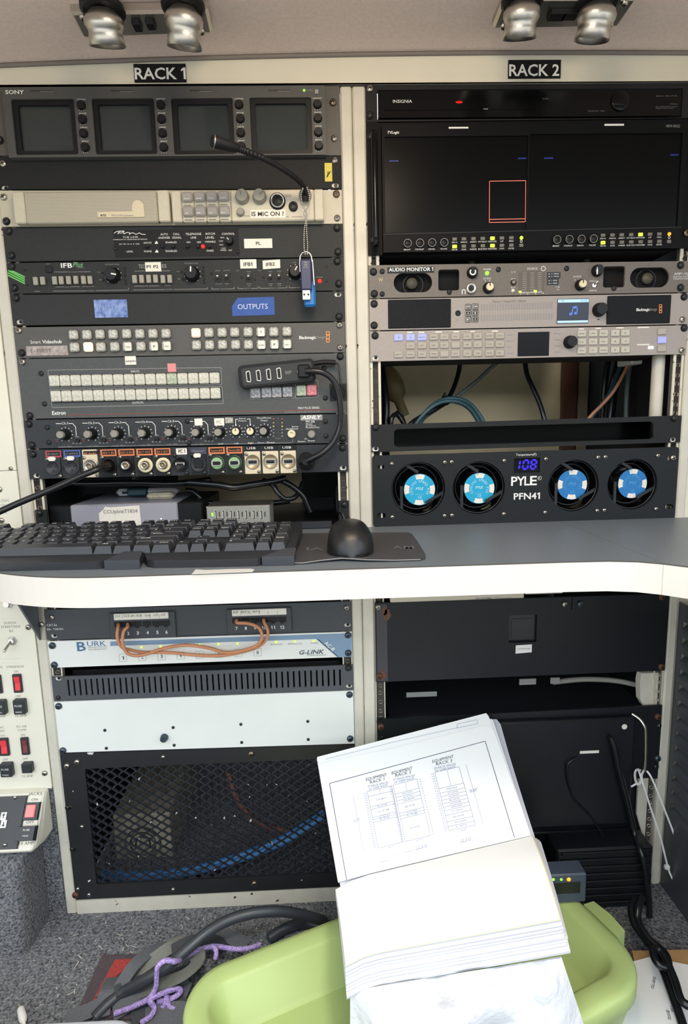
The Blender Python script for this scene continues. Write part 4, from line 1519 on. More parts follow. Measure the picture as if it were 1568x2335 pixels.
# ---- small video switch box strapped on the front of the matrix switcher
t = thing('video_switch', 'small black box with four upright video sockets fixed over the matrix switcher', 'switch box', P(630, 850, -.010))
yf = -.020
A, B_, C_, D_ = [P(*p, yf) for p in ((540.5, 834), (715.5, 815.5), (719.5, 868.5), (546.5, 889))]
ux = (B_ - A).normalized()
uz = V((-ux.z, 0, ux.x))
cen = (A + B_ + C_ + D_) / 4
w_, h_ = ((B_ - A).length + (C_ - D_).length) / 4, ((A - D_).length + (B_ - C_).length) / 4


def sb(u, v, y):
    return V((cen.x, 0, cen.z)) + ux * u + uz * v + V((0, y, 0))


b = MB()
for (k, y0, y1) in ((1.0, yf + .003, -.0065), (.965, yf, yf + .003)):
    pts = rrect(-w_ * k, -h_ * (k if k == 1 else .93), w_ * k, h_ * (k if k == 1 else .93), .007)
    poly = [(sb(u, v, 0).x, sb(u, v, 0).z) for u, v in pts]
    b.plate(poly, (), y0, y1)
obj('housing', b, rub, t)
b = MB()
pts = rrect(-w_ * .9, -h_ * .74, w_ * .93, h_ * .72, .003)
b.plate([(sb(u, v, 0).x, sb(u, v, 0).z) for u, v in pts], (), yf - .0004, yf)
obj('face_plate', b, mat('switch_face', '232426', 0.5), t)
for px, py in ((566, 859), (589, 856.6), (612, 854), (635.6, 851.5)):
    q = P(px, py, yf)
    b = MB()

    def pt(u, v):
        r = q + ux * u + uz * v
        return (r.x, r.z)
    outer = [pt(-.003, .0072), (pt(.002, .0085)), pt(.0036, .0065), pt(.0036, -.0065), pt(.002, -.0085), pt(-.003, -.0072)]
    inner = [pt(-.0018, .0058), (pt(.0016, .0070)), pt(.0024, .0056), pt(.0024, -.0056), pt(.0016, -.0070), pt(-.0018, -.0058)]
    b.plate(outer, [inner], yf - .0018, yf - .0004, 0)
    b.plate(inner, (), yf - .0006, yf - .0004, 1)
    obj('video_socket', b, [usb_in, dev_blk], t)
b = MB()
o = P(651, 853.5, yf - .0005)
b.text3('IIIP', V((o.x, yf - .0009, o.z)), ux * .0090, uz * .0045)
q = P(678.5, 847, yf - .001)
b.box(q.x - .0007, q.x + .0007, yf - .0009, yf - .0004, q.z - .0016, q.z + .0016)
obj('lettering', b, grey_l, t)
b = MB()
o = P(694, 847, yf)
b.box(o.x - .0095, o.x + .008, yf - .008, yf - .0003, o.z - .0095, o.z + .0095, .002)
obj('plug', b, dev_blk, t)
b = MB()
o = sb(w_ * .99, h_ * .55, -.012)
b.tube([o, o + ux * .016 + uz * .0005, P(764, 827, -.010)], .0038, 8)
obj('power_plug', b, rub, t)

# its cables
b = MB()
b.tube([P(697, 846, -.028), P(715, 846, -.030), P(737, 850, -.030), P(757, 864, -.028), P(769, 888, -.026), P(776, 928, -.022), P(775, 972, -.020), P(759, 1008, -.022), P(735, 1032, -.026), P(712, 1045, -.026), P(700, 1051, -.0235)], .0046, 10)
b.lathe(P(698, 1051, -.0025), (0, -1, 0), [(.0135, 0), (.0135, .012), (.0125, .015), (.006, .016), (.005, .021)], 22)
tag(obj('video_cable', b, cable_b), 'thick black cable looping from the switch box down to the connector panel', 'cable')
b = MB()
b.tube([P(764, 827, -.010), P(772, 834, -.010), P(775, 858, -.014), P(777.5, 880, -.018), P(782, 910, -.011)], .0014, 6)
tag(obj('power_cable', b, cable_b), 'thin black power lead beside the thick cable of the switch box', 'cable')
b = MB()
b.tube([P(247, 1062.5, -.033), P(232, 1066, -.052), P(215, 1073, -.062), P(180, 1087, -.070), P(135, 1108, -.078), P(88, 1128, -.088), P(40, 1148, -.096), P(0, 1166, -.105), P(-60, 1192, -.115)], .0044, 10)
tag(obj('video_cable', b, cable_b), 'black cable plugged into an orange-labelled socket and leaving over the keyboard', 'cable')

# ---- gooseneck microphone
t = thing('gooseneck_microphone', 'black gooseneck microphone rising from the beige intercom station', 'microphone', P(695.6, 450, -.02))
b = MB()
p = [P(695.6, 449, -.0193), P(695.8, 440, -.026), P(690, 423, -.040), P(668, 402, -.055), P(640, 383, -.068), P(600, 361, -.082), P(560, 345, -.094), P(538, 337, -.100)]
b.tube(p, .0037, 10)
obj('gooseneck', b, rub, t)
b = MB()
b.lathe(P(695.6, 452, -.0192), (0, -.2, 1), [(.0068, -.004), (.0068, .008), (.005, .012)], 14)
obj('neck_base', b, rub, t)
b = MB()
ps = spline(p[5:], 5)
for i in range(len(ps) - 1):
    ax = (ps[i + 1] - ps[i])
    if ax.length > 1e-5:
        b.lathe(ps[i], ax, [(.0036, 0), (.0044, ax.length * .3), (.0044, ax.length * .6), (.0036, ax.length)], 10, cap=False)
obj('neck_coil', b, dev_blk, t)
a, c = P(538, 337, -.100), P(482, 321, -.114)
ax = (c - a)
L_ = ax.length
b = MB()
b.lathe(a, ax, [(.0045, -.003), (.0058, 0), (.0066, L_ * .3), (.0074, L_ * .75), (.0074, L_ * .95), (.006, L_), (0, L_ * 1.02)], 16, cap=False)
obj('capsule', b, rub, t)
b = MB()
b.lathe(a, ax, [(.0077, L_ * .9), (.0077, L_ * .94)], 16, cap=False)
b.lathe(a + ax.normalized() * (L_ * .78) + V((-.001, -.0072, -.001)), (0, -1, 0), [(.0014, 0), (.0014, .0004)], 8)
obj('capsule_ring', b, satin, t)

# ---- ball chain and flash drive hanging from it
t = thing('flash_drive', 'navy and blue flash drive hanging by a ball chain from the microphone', 'flash drive', P(700, 640, -.04))
bead = MB()
bead.lathe((0, 0, 0), (0, 0, 1), [(0, -.00125), (.0009, -.0009), (.00125, 0), (.0009, .0009), (0, .00125)], 7, cap=False)
beadm = proto('bead', bead, satin)


def chain(pts):
    ps = spline(pts, 8)
    acc = 0
    last = ps[0]
    out = [last]
    for q in ps[1:]:
        while (q - last).length > .0027:
            last = last + (q - last).normalized() * .0027
            out.append(last)
    return out


for pts in ([P(690, 430, -.046), P(686, 445, -.036), P(690, 470, -.033), P(699, 490, -.031), P(694, 520, -.031), P(693, 560, -.031), P(696, 582, -.031)],
            [P(700, 428, -.044), P(705, 447, -.036), P(703, 470, -.033), P(692, 486, -.032), P(698, 500, -.031), P(699, 530, -.031), P(701, 560, -.031), P(700, 582, -.031)]):
    for q in chain(pts):
        place('bead', beadm, t, q)
b = MB()
c = P(697, 590, -.031)
b.tube([c + V((-.0085, 0, -.004)), c + V((-.0075, 0, .004)), c + V((-.003, 0, .0085)), c + V((.003, 0, .0085)), c + V((.0075, 0, .004)), c + V((.0085, 0, -.004))], .0011, 8)
obj('keyring_loop', b, chrome, t)
a, c = P(684, 592, -.034), P(711, 661, -.034)
b = MB()
b.box(a.x, c.x, -.035, -.027, c.z, a.z, .0015)
obj('swivel_cover', b, usb_blue, t)
b = MB()
b.tube([P(712, 593, -.031), P(714, 620, -.031), P(716, 650, -.031)], .0012, 8)
b.tube([P(683, 596, -.031), P(684, 620, -.031)], .0009, 8)
obj('cover_rim', b, chrome, t)
a, c = P(691, 640, -.026), P(720, 699, -.026)
b = MB()
b.box(a.x, c.x, -.0268, -.020, c.z, a.z, .003)
obj('drive_body', b, usb_blue2, t)
a, c = P(689, 660, -.031), P(707.5, 684, -.031)
b = MB()
b.box(a.x, c.x, -.0330, -.0285, c.z, a.z, .0004, 0)
for x in (693.5, 702.5):
    q = P(x, 671.5, -.0331)
    b.box(q.x - .0013, q.x + .0013, -.0333, -.0328, q.z - .0013, q.z + .0013, 0, 1)
obj('plug', b, [satin, dev_blk], t)
b = MB()
for yy in (596.5, 602):
    q = P(696.5, yy, -.035)
    b.ring(q, .0012, .0024, -.0354, 12, 0, PI * .5, PI * 1.5)
b.text('PI', 692.5, 612.5, 700.5, 5, -.035)
obj('lettering', b, grey_l, t)

# ================================================================== RACK 1 below the worktop
zt = P(115, 1460).z + .0445
d = Dev('network_patchbay', 'charcoal twelve-port network patch panel with numbered sockets under the worktop', XA, [(109, 1390), (110, 1460)], [(801.5, 1371), (802, 1438.7)], blkslate,
        slots=[(122, 1451), (792, 1426)], screw=[(118, 1407.8, 's'), (790, 1385.8, 's')])
for x0, y0, x1, y1 in ((247.5, 1399, 402, 1453.5), (515, 1390, 666, 1440)):
    b = MB()
    b.pbox(x0, y0, x1, y1, -.004, 0, .001)
    d.part('port_block', b, blkslate)
for pts, s_ in (((258.5, 1400.5, 384, 1410.5), 'G1  G2-A G3  Sat  v2  v3'), ((528, 1391.5, 653, 1401.5), 'RF  RF2  RF3')):
    x0, y0, x1, y1 = pts
    b = MB()
    b.pbox(x0, y0, x1, y1, -.006, -.004, .0006)
    o = d.part('label_holder', b, label_w)
    q = MB()
    q.text(s_, x0 + 4, y1 - 3, x0 + (118 if x0 < 400 else 65), 4.5, -.0061)
    for k in range(1, 6):
        xx = x0 + (x1 - x0) * k / 6
        q.line(xx, y0 + 1, xx, y1 - 1, .7, -.0061)
    obj('lettering', q, dim_l, o)
pm = MB()
pm.plate([(-.0068, -.0045), (-.0068, .004), (.0068, .004), (.0068, -.0045), (.0030, -.0045), (.0030, -.0068), (-.0030, -.0068), (-.0030, -.0045)], (), -.0006, 0)
pmm = proto('port', pm, dev_blk)
for i, (x, y) in enumerate(list(zip((270, 290.5, 312, 334.6, 356.8, 377.5), (1423.5, 1423, 1422.3, 1421.6, 1421, 1420.2))) + list(zip((539, 560, 581, 601.5, 622, 643), (1414.5, 1414, 1413.5, 1413, 1412.4, 1411.8)))):
    place('port', pmm, d.root, P(x, y, -.004))
    if i != 0:
        s_ = str(i + 1)
        y0 = y + (25 if i < 6 else 22.5)
        w_ = 5 if i < 9 else 9.5
        xx = x + 2.5 if i < 6 else x + .5
        d.t(s_, xx - w_ / 2, y0 - .6, xx + w_ / 2, 7, y=-.004, bold=True)
d.t('CAT.5e', 107, 1428, 130.5, 5)
d.t('EIA - T568 B/A', 108, 1437, 145, 4)
d.done()
d = Dev('remote_control_unit', 'white rack unit with blue band and green lights lettered BURK', XA, [(110, 1462), (115, 1523.5)], [(802, 1440), (802.5, 1498)], white_p,
        screw=[(119.5, 1472, 'k'), (124, 1516, 'k'), (793, 1448, 'k'), (793.7, 1488.6, 'k')])
b = MB()
q = [P(*p) for p in ((251.5, 1463), (802, 1443.5), (802, 1497.5), (768, 1498), (720.5, 1457), (251.5, 1473))]
b.plate([(p.x, p.z) for p in q], (), -.0004, 0)
d.part('blue_band', b, mat('steel_blue_band', '7B95AE', 0.45))
d.t('B', 176.4, 1484.3, 196.5, 20, blue_l, bold=True)
d.t('URK', 199, 1474, 242, 11.5, blue_l)
d.ln(200, 1476.5, 244, 1474.8, .9, blue_l)
d.t('TECHNOLOGY', 201, 1482.8, 245, 3.6, grey_l)
d.t('G-LINK', 682, 1492.3, 739.5, 9.2, mat('slate_lettering', '45525E', .6), bold=True, ital=True)
d.ln(700, 1494.8, 743, 1493.2, 1.2, grey_l)
o = P(738, 1467)
e = P(757, 1484)
wv = (e - o)
d.pr(white_l).text3('AC-8', V((o.x, -.0009, o.z)), V((wv.x, 0, wv.z)) * 1.05, V((-wv.z, 0, wv.x)).normalized() * .0062, True)
d.ln(724, 1457, 771, 1497.5, 1.4)
for s_, x0, yb_, x1 in (('PROTECTION', 616, 1471.5, 643.5), ('REMOTE/LOCAL', 656, 1470, 689), ('POWER', 708, 1468.3, 725)):
    d.t(s_, x0, yb_, x1, 3.4, grey_l)
for i, (x, y) in enumerate(((280, 1500), (324, 1498.5), (368.3, 1496.6), (411.6, 1494.8), (455, 1493), (499, 1491), (543, 1489), (586.8, 1487.5))):
    d.pr(grey_l).poly([(x - 8.5, y - 8), (x + 8.5, y - 8.6), (x + 9, y + 7.5), (x - 8, y + 8.3)], .6, closed=True)
    d.t(str(i + 1), x - 2, y + 4, x + 3, 7.5, dark_l)
lm = MB()
lm.lathe((0, 0, 0), (0, -1, 0), [(.0018, 0), (.0015, .0008), (0, .0012)], 10, cap=False)
lmm = proto('indicator_light', lm, led_yg)
for x, y in ((322, 1476), (366, 1474.6), (411, 1472.6), (455, 1470.8), (498, 1469), (541, 1468), (629, 1464.4), (671.7, 1463), (715, 1461.8)):
    place('indicator_light', lmm, d.root, P(x, y, -.0003))
d.done()
for pts, lb in (([(270, 1424, -.0045), (269, 1432, -.016), (267.5, 1452, -.020), (277, 1474.6, -.018), (297, 1482, -.013), (322, 1487, -.010), (360.6, 1487.5, -.010), (399, 1489, -.010), (437, 1493, -.008), (480, 1495.3, -.008), (515, 1493.5, -.008), (549, 1487, -.012), (582.4, 1477, -.016), (603, 1463, -.020), (610.5, 1447, -.021), (609, 1433, -.018), (601.5, 1418, -.012), (601.5, 1413, -.0045)],
                 'orange patch cable hanging outermost, from socket 1 to 10 of the patchbay'),
                ([(291, 1423, -.0045), (290.5, 1430, -.016), (281.5, 1441, -.021), (279.5, 1467, -.024), (289, 1488, -.024), (309.6, 1495, -.021), (335, 1491, -.018), (373.4, 1478.4, -.012), (424.4, 1471, -.010), (480, 1478.4, -.010), (511, 1488, -.014), (544, 1485, -.020), (580, 1474.6, -.024), (594, 1461.8, -.026), (597, 1446.5, -.026), (587.6, 1430, -.022), (565, 1421.5, -.016), (541, 1420, -.012), (539.5, 1414.5, -.0045)],
                 'orange patch cable with a raised middle, from socket 2 to 7 of the patchbay')):
    b = MB()
    b.tube([P(*p) for p in pts], .0026, 8)
    x0, y0 = pts[0][:2]
    tag(obj('patch_cable', b, cable_o), lb, 'cable', 'orange patch cables')

# vent panel with cut slots
zs0, zs1 = P(125, 1543.5), P(806, 1516)
holes = []
for i in range(48):
    x = 154.5 + 13.19 * i
    f = i / 47
    a, c = P(x, 1549.7 - 23.3 * f), P(x, 1587 - 23.3 * f)
    holes.append([(a.x - .0014, c.z), (a.x - .0014, a.z), (a.x + .0014, a.z), (a.x + .0014, c.z)])
d = Dev('vent_panel', 'slate rack vent panel with a row of narrow vertical slots', XA, [(119.4, 1543.4), (125, 1599)], [(806, 1515.7), (807.7, 1573)], vent_m,
        slots=[(131.5, 1548.7), (795.6, 1565.7)], screw=[(132.5, 1591, 'm'), (794, 1523, 'd')], holes=holes, chassis=False, y1=0.0034)
b = MB()
b.box(XA[0] + .02, XA[1] - .02, .03, .032, d.zb + .004, d.zt - .004)
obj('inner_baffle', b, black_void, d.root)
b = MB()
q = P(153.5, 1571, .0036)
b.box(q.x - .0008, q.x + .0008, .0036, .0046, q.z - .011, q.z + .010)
obj('painted_light_slit', b, label_w, d.root)  # white strip imitating light that shines through the first slot
d = Dev('blank_panel', 'white two-unit blank rack panel with small dark screws and one knob', XA, [(125, 1600.3), (135.4, 1717)], [(807.7, 1574.3), (808.7, 1696)], white_p,
        screw=[(134, 1610, 'k'), (143.6, 1711, 'k'), (796.5, 1583.6, 'k'), (798, 1684, 'k')] + [(x, y, 't') for x, y in ((239, 1665), (394.7, 1658.7), (548.9, 1651.5), (701.5, 1644.7), (242.5, 1706), (397, 1699), (550.8, 1692.7), (702.5, 1686))])
knob(d.root, 375, 1681, 9.5, .008, screw_bl)
d.done()

# expanded-metal guard
a, c = P(194, 1753.5), P(219, 2017)
zl0, zl1 = P(136, 1718.5).z, P(167, 2052).z
zr0, zr1 = P(809, 1697).z, P(761.6, 2022.5).z
ox0 = (a.x + c.x) / 2
ox1 = RW - ox0
oz0, oz1 = c.z, a.z
t = thing('mesh_guard', 'black framed expanded-metal guard with chipped paint at the foot of rack 1', 'guard panel', (RW / 2, 0, zl1))
b = MB()
holes = [rrect(ox0, oz0, ox1, oz1, .003)]
for px, py in ((155.7, 1842), (166.4, 1937)):
    q = P(px, py)
    holes.append(rrect(q.x - .0055, q.z - .0034, q.x + .0055, q.z + .0034, .0033))
b.plate([(0.0002, zl1), (0.0002, zl0), (RW - .0002, zr0), (RW - .0002, zr1)], holes, 0.0, .0034)
obj('frame', b, mesh_frame, t)
b = MB()
LW, SW = .0222, .0150
z = oz0 - .006
row = 0
while z < oz1 + .004:
    n = int((ox1 - ox0 + .012) / (LW / 2)) + 2
    for s in (0,):
        pts = []
        for i in range(n):
            x = ox0 - .006 + i * LW / 2
            up = (i + row) % 2
            zz = z + (SW / 2 if up else 0)
            pts += [(x - LW * .05, zz), (x + LW * .05, zz)]
        vs = []
        for x, zz in pts:
            x = min(max(x, ox0 - .004), ox1 + .004)
            zz2 = min(max(zz, oz0 - .004), oz1 + .004)
            vs += [(x, .0038, zz2 - .0009), (x, .0040, zz2 + .0001), (x, .0072, zz2 + .0014), (x, .0074, zz2 + .0003)]
        fs = []
        for i in range(len(pts) - 1):
            for k in range(4):
                j = (k + 1) % 4
                fs.append((i * 4 + k, i * 4 + j, (i + 1) * 4 + j, (i + 1) * 4 + k))
        b.add(vs, fs)
    z += SW / 2
    row += 1
obj('expanded_mesh', b, mesh_metal, t)
screws(t, [(176, 1737, 's'), (153, 1746, 's'), (187, 1885, 'n'), (177.5, 2027, 'n'), (580, 2014, 'b'), (572.6, 1718.5, 'b'), (372, 1726, 'n'), (395, 2028, 'n'), (172, 2040, 'r'), (203, 2040, 'n')])

# what shows behind the guard: a power supply with a fan, blue cables
t = thing('power_supply', 'dim metal power supply box behind the left of the mesh guard', 'power supply', (.13, .15, .05))
a, c = P(255, 1860, .12), P(398, 2005, .12)
b = MB()
b.box(a.x, c.x, .12, .40, .0005, a.z, .002)
obj('housing', b, psu_m, t)
b = MB()
q = V(((a.x + c.x) / 2, .119, (a.z + c.z) / 2 + .01))
for r in (.012, .022, .032):
    b.ring(q, r, r + .003, .1185, 24)
obj('fan_guard', b, satin, t)
b = MB()
for k in range(5):
    b.box(a.x + .01 + k * .018, a.x + .022 + k * .018, .112, .1195, c.z + .004, c.z + .018 + .004 * (k % 2), .001)
obj('terminal_block', b, label_w, t)
b = MB()
for dz, dy in ((0, 0), (.008, .006), (.004, .016)):
    b.tube([P(232, 2000, .06 + dy) + V((0, 0, dz)), P(330, 2003, .05 + dy) + V((0, 0, dz)), P(450, 1988, .05 + dy) + V((0, 0, dz)), P(560, 1955, .055 + dy) + V((0, 0, dz)), P(650, 1918, .06 + dy) + V((0, 0, dz)), P(740, 1860, .07 + dy) + V((0, 0, dz))], .0058, 8)
tag(obj('cable_bundle', b, cable_bl), 'bundle of blue cables behind the mesh guard', 'cable')
b = MB()
b.tube([P(520, 1760, .08), P(545, 1830, .07), P(600, 1880, .07), P(690, 1900, .08)], .005, 8)
tag(obj('power_cable', b, mat('brown_cable', '6A4038', .5)), 'brownish cable hanging behind the middle of the mesh guard', 'cable')

# ================================================================== RACK 2, top to bottom
XB = (X2, X2 + RW)
# ---- players on a black shelf
d = Dev('player_shelf', 'black rack shelf frame holding the two black players at the top', XB, [(835, 196), (836, 278.5)], [(1558, 188), (1558, 270)], blk,
        screw=[(843, 203, 's'), (843, 264, 'd')], depth=.02, chassis=False,
        holes=[prrect(858, 205, 1553, 268, 3)])
b = MB()
for xa_, xb_ in ((849, 860.6), (1551.6, 1556)):
    a, c = P(xa_, 207), P(xb_, 266)
    b.box(a.x, c.x, .0031, .0035, d.zb + .001, d.zt - .001)
d.part('inner_lip', b, blk)
d.done()
for nm, lb, x0, x1 in (('disc_player', 'glossy black player lettered INSIGNIA with a red light, left on the top shelf', 861, 1228), ('media_receiver', 'glossy black receiver with a round dial, right on the top shelf', 1230, 1551)):
    a, c = P(x0, 207, .0005), P(x1, 266 if x0 < 1000 else 262, .0005)
    zt, zb = a.z - .0002, P(1000, 267.5, 0).z
    t = thing(nm, lb, 'player', ((a.x + c.x) / 2, .05, zb), 'players on the top shelf')
    b = MB()
    b.box(a.x, c.x, .0005, .24, zb, zt)
    obj('front_panel', b, gloss_blk, t)
    b = MB()
    if nm == 'disc_player':
        b.text('INSIGNIA', 895.5, 235, 939, 7, -.0004)
        b.text('POWER', 1102, 250, 1112, 2, -.0004)
        obj('lettering', b, white_l, t)
        b = MB()
        b.text('^', 913, 232, 919, 3, .0005)
        q = P(1046, 233.5, .0005)
        b = MB()
        b.plate([(q.x + .0050 * math.sin(2 * PI * i / 20), q.z + .0016 * math.cos(2 * PI * i / 20)) for i in range(20)], (), -.0003, .0005)
        obj('indicator_light', b, led_r, t)
        b = MB()
        b.ring(P(1183, 234, 0), .0056, .0063, -.0002, 24)
        obj('button_ring', b, grey_l, t)
        b = MB()
        b.pbox(875, 214, 1222, 249, -.0003, .0005, .0002)
        obj('tray_door', b, gloss_blk, t)
    else:
        b.text('GUIDE', 1236, 227, 1250, 3, .0005)
        b.text('CONNECTION   MENU', 1339, 255, 1378, 2.6, .0005)
        b.text('DISH HD PVR', 1495, 221, 1543, 3, .0005)
        b.text('1 TB Drive', 1525, 239, 1543, 3, .0005)
        b.text('Record HD Satellite Programs', 1494, 245, 1543, 2.6, .0005)
        b.text('Digital Audio Output', 1494, 248.5, 1535, 2.6, .0005)
        obj('lettering', b, dim_l, t)
        b = MB()
        q = P(1413, 231, .0005)
        b.lathe(q, (0, -1, 0), [(.0135, 0), (.0135, .002), (.0125, .003), (0, .0032)], 28, cap=False)
        obj('dial', b, gloss_blk, t)

# ---- twin screen monitor
d = Dev('twin_monitor', 'large black twin-screen rack monitor with a red outlined square on screen', XB, [(836.5, 280), (842, 583)], [(1560, 270.5), (1553, 566)], mon_m,
        screw=[(844, 312, 'd'), (850, 548, 'd'), (1563, 532, 'b')], depth=.10)
yb = -.012
a, c = P(870, 285, yb), P(1552, 575, yb)
zb_ = (P(880, 580, yb).z + P(1500, 562, yb).z) / 2
b = MB()
h1, h2 = prrect(876, 312, 1199, 526, 2, yb), prrect(1208, 306, 1543, 519, 2, yb)
b.plate([(a.x, zb_), (a.x, P(880, 284, yb).z), (c.x, P(1500, 273, yb).z), (c.x, zb_)], [h1, h2], yb, -.0003)
obj('bezel', b, mon_m, d.root)
for x0, y0, x1, y1 in ((876, 312, 1199, 526), (1208, 306, 1543, 519)):
    a, c = P(x0, y0, yb), P(x1, y1, yb)
    b = MB()
    b.box(a.x + .0001, c.x - .0001, yb + .002, yb + .005, c.z + .0001, a.z - .0001)
    obj('screen', b, scr_off, d.root)
ys = yb + .002
b = MB()
for p in ([(1115.5, 413.5), (1198, 412), (1197, 506), (1115, 507.5)],):
    b.poly(p, 1.1, ys, True)
b.line(1115, 500.5, 1197, 499, 1.2, ys)
obj('screen_marker', b, scr_red, d.root)
b = MB()
for s_, x0, yb_, x1 in (('#######', 887, 369, 908), ('#######', 1180, 363, 1199), ('#######', 1240, 362.5, 1261), ('#######', 1527, 355, 1546)):
    b.text(s_, x0, yb_, x1, 3.6, ys)
obj('screen_text', b, scr_txt, d.root)
K = dict(y=yb)
d.t('TVLogic', 883, 305.3, 910, 6, ital=True, bold=True, **K)
d.t('PRM-902Q', 1517, 291, 1549, 6, grey_l, ital=True, **K)
d.pr(white_l).patch(1022.5, 290, 1067, 293.3, yb, .0006)
d.pr(white_l).patch(1377.5, 283, 1421.5, 286.8, yb, .0006)
d.ln(873, 534.5, 1552, 518, 1.2, dark_l, **K)
for xs, y, labs in (((928, 956, 983.5, 1011), 557, 571), ((1267, 1294.6, 1322, 1349.5), 548.7, 561.8)):
    for i, x in enumerate(xs):
        yy = y - .6 * i
        c = P(x, yy, yb)
        b = MB()
        b.lathe(c, (0, -1, 0), [(.0050, 0), (.0050, .004), (.0045, .005), (0, .0051)], 18, cap=False)
        b.ring(c, .0050, .0057, yb - .0052, 24, 1)
        obj('knob', b, [dev_blk, grey_l], d.root)
        s_ = ('BRIGHT', 'CONTRAST', 'CHROMA', 'VOLUME')[i]
        w_ = 10 if i == 1 else 7.5
        d.t(s_, x - w_, y + 14.3 - .6 * i, x + w_, 3.6, **K)
mb_ = box_proto('menu_button', .0066, .0046, .0015, led_off, .0005)
mb_g = box_proto('menu_button', .0066, .0046, .0015, led_yg, .0005)
n1, n2 = ('SDI-A', 'ANALOG', 'ASPECT', 'H/V DELAY', 'AUDIO LEVEL', 'UP', 'MENU'), ('SDI-B', 'SCAN', 'MARKER', 'BLUE ONLY', 'MONO/STEREO', 'DOWN', 'ENTER')
for xs, y1, y2, lit in (((1035.8, 1057, 1078.7, 1100, 1122, 1143.5, 1165), 545.7, 562.4, {(0, 4), (1, 0), (1, 4)}), ((1373.7, 1395.3, 1416.4, 1438, 1459.3, 1480.7, 1502), 537, 553.7, {(0, 4), (1, 0)})):
    for i, x in enumerate(xs):
        for r, y in enumerate((y1, y2)):
            yy = y - i * .48
            place('menu_button', mb_g if (r, i) in lit else mb_, d.root, P(x, yy, yb))
            s_ = (n1, n2)[r][i]
            w_ = max(3.5, min(10, len(s_) * 1.25))
            d.t(s_, x - w_, yy + 8.8, x + w_, 3.2, **K)
for x, y, m in ((1188.4, 542.4, led_yg), (1525.3, 533.6, led_o)):
    b = MB()
    b.lathe(P(x, y, yb), (0, -1, 0), [(.0026, 0), (.0022, .0012), (0, .002)], 12, cap=False)
    d.part('indicator_light', b, m)
    b = MB()
    b.pbox(x - 4.5, y + 13, x + 4.5, y + 20.5, yb - .0015, yb, .0004)
    d.part('power_button', b, led_off)
    b = d.pr(white_l)
    b.ring(P(x - .6, y + 8, yb), .0013, .0019, yb - .0004, 12)
for x, y0, y1 in ((852.5, 308, 552),):
    b = MB()
    b.tube([P(x - .5, y0, -.0005), P(x, y0 + 3, -.018), P(x + .3, y0 + 12, -.026), P(x + 4, y1 - 12, -.026), P(x + 4, y1 - 3, -.018), P(x + 4, y1, -.0005)], .0042, 10)
    d.part('handle', b, gloss_blk)
d.done()

# ---- audio monitor
d = Dev('audio_monitor', 'taupe rack audio monitor with two oval speaker openings and a level meter', XB, [(842, 604.3), (844.5, 680.8)], [(1568, 594.5), (1568, 666.5)], aud_m,
        screw=[(851, 620, 'd'), (853, 670, 'd'), (871, 619, 'm'), (871, 670.5, 'm'), (1135.6, 614.7, 'm'), (1291, 612.4, 'm'), (1551, 605, 'd'), (1551, 656, 'd'), (1399, 657.5, 'm'), (1024, 666, 'm')],
        holes=[prrect(897, 623, 985, 666, 21, 0, 8), prrect(999, 614.7, 1046.5, 662, 5), prrect(1376, 607.5, 1423, 655, 5), prrect(1437, 610.5, 1524, 655, 21, 0, 8)], y1=.0034)
for x, y in ((938.6, 646.6), (1475, 635)):
    b = MB()
    b.lathe(P(x, y, .0105), (0, -1, 0), [(.0085, 0), (.0075, .003), (0, .0045)], 20, cap=False)
    b.ring(P(x + 5, y, 0), .014, .0155, .0095, 26, 1)
    d.part('speaker_cone', b, [mat('speaker_dome', '4E4B40', .5, noise=(900, .5)), dev_blk])
d.label(883, 610, 989.5, 621.7, gloss_blk, 'AUDIO MONITOR 1', (886, 619.5, 987, 8), white_l, bold=True)
d.t('W', 862, 643, 873, 9, mat('pale_gold_lettering', 'B9AE84', .6), bold=True)
d.t('WOHLER', 862, 650.5, 878, 3.2, grey_l)
d.t('TECHNOLOGIES', 850, 656, 883, 3.2, grey_l)
for s_, x0, yb_, x1, cap in (('POWER', 1102, 616.5, 1119, 3.8), ('SOURCE', 1101, 637.3, 1119, 3.8), ('SOURCE', 1201, 615.3, 1225, 4.8), ('SOURCE', 1306, 632.8, 1324, 3.8), ('ANALOG', 1343, 642.8, 1362, 3.4), ('DIGITAL', 1343, 664.5, 1360, 3.4),
                            ('AMP1-VSA', 1536, 627.5, 1572, 5.5), ('DIGITAL AUDIO', 1534, 633, 1572, 3.4), ('MONITOR PANEL', 1534, 638, 1572, 3.4), ('3 4', 1165, 622, 1174, 3), ('AES', 1164, 638, 1174, 3), ('B P', 1165, 657.5, 1174, 3), ('1', 1184, 672.8, 1186, 4), ('2', 1201, 672.3, 1203.6, 4), ('3', 1219, 671.6, 1221.6, 4), ('4', 1236, 671, 1238.8, 4),
                            ('1 2', 1104, 642, 1118, 3), ('1 2', 1308, 640, 1322, 3), ('0 dB', 1266, 656, 1275, 3), ('ON', 1268, 662, 1274, 3)):
    d.t(s_, x0, yb_, x1, cap)
knob(d.root, 1076, 622.5, 12, .009, dev_blk)
b = d.pr(white_l)
b.ring(P(1077.5, 620, -.009), .0030, .0048, -.0094, 18, 0, .9, 5.5)
knob(d.root, 1360, 618, 12.5, .009, dev_blk)
q = P(1361, 616, -.009)
b.add([(q.x - .001, -.0094, q.z - .006), (q.x + .001, -.0094, q.z - .006), (q.x + .0012, -.0094, q.z), (q.x, -.0094, q.z + .005), (q.x - .0012, -.0094, q.z)], [(0, 1, 2, 3, 4)])
b.ring(P(1238, 612.7), .0026, .0033, -.0004, 16)
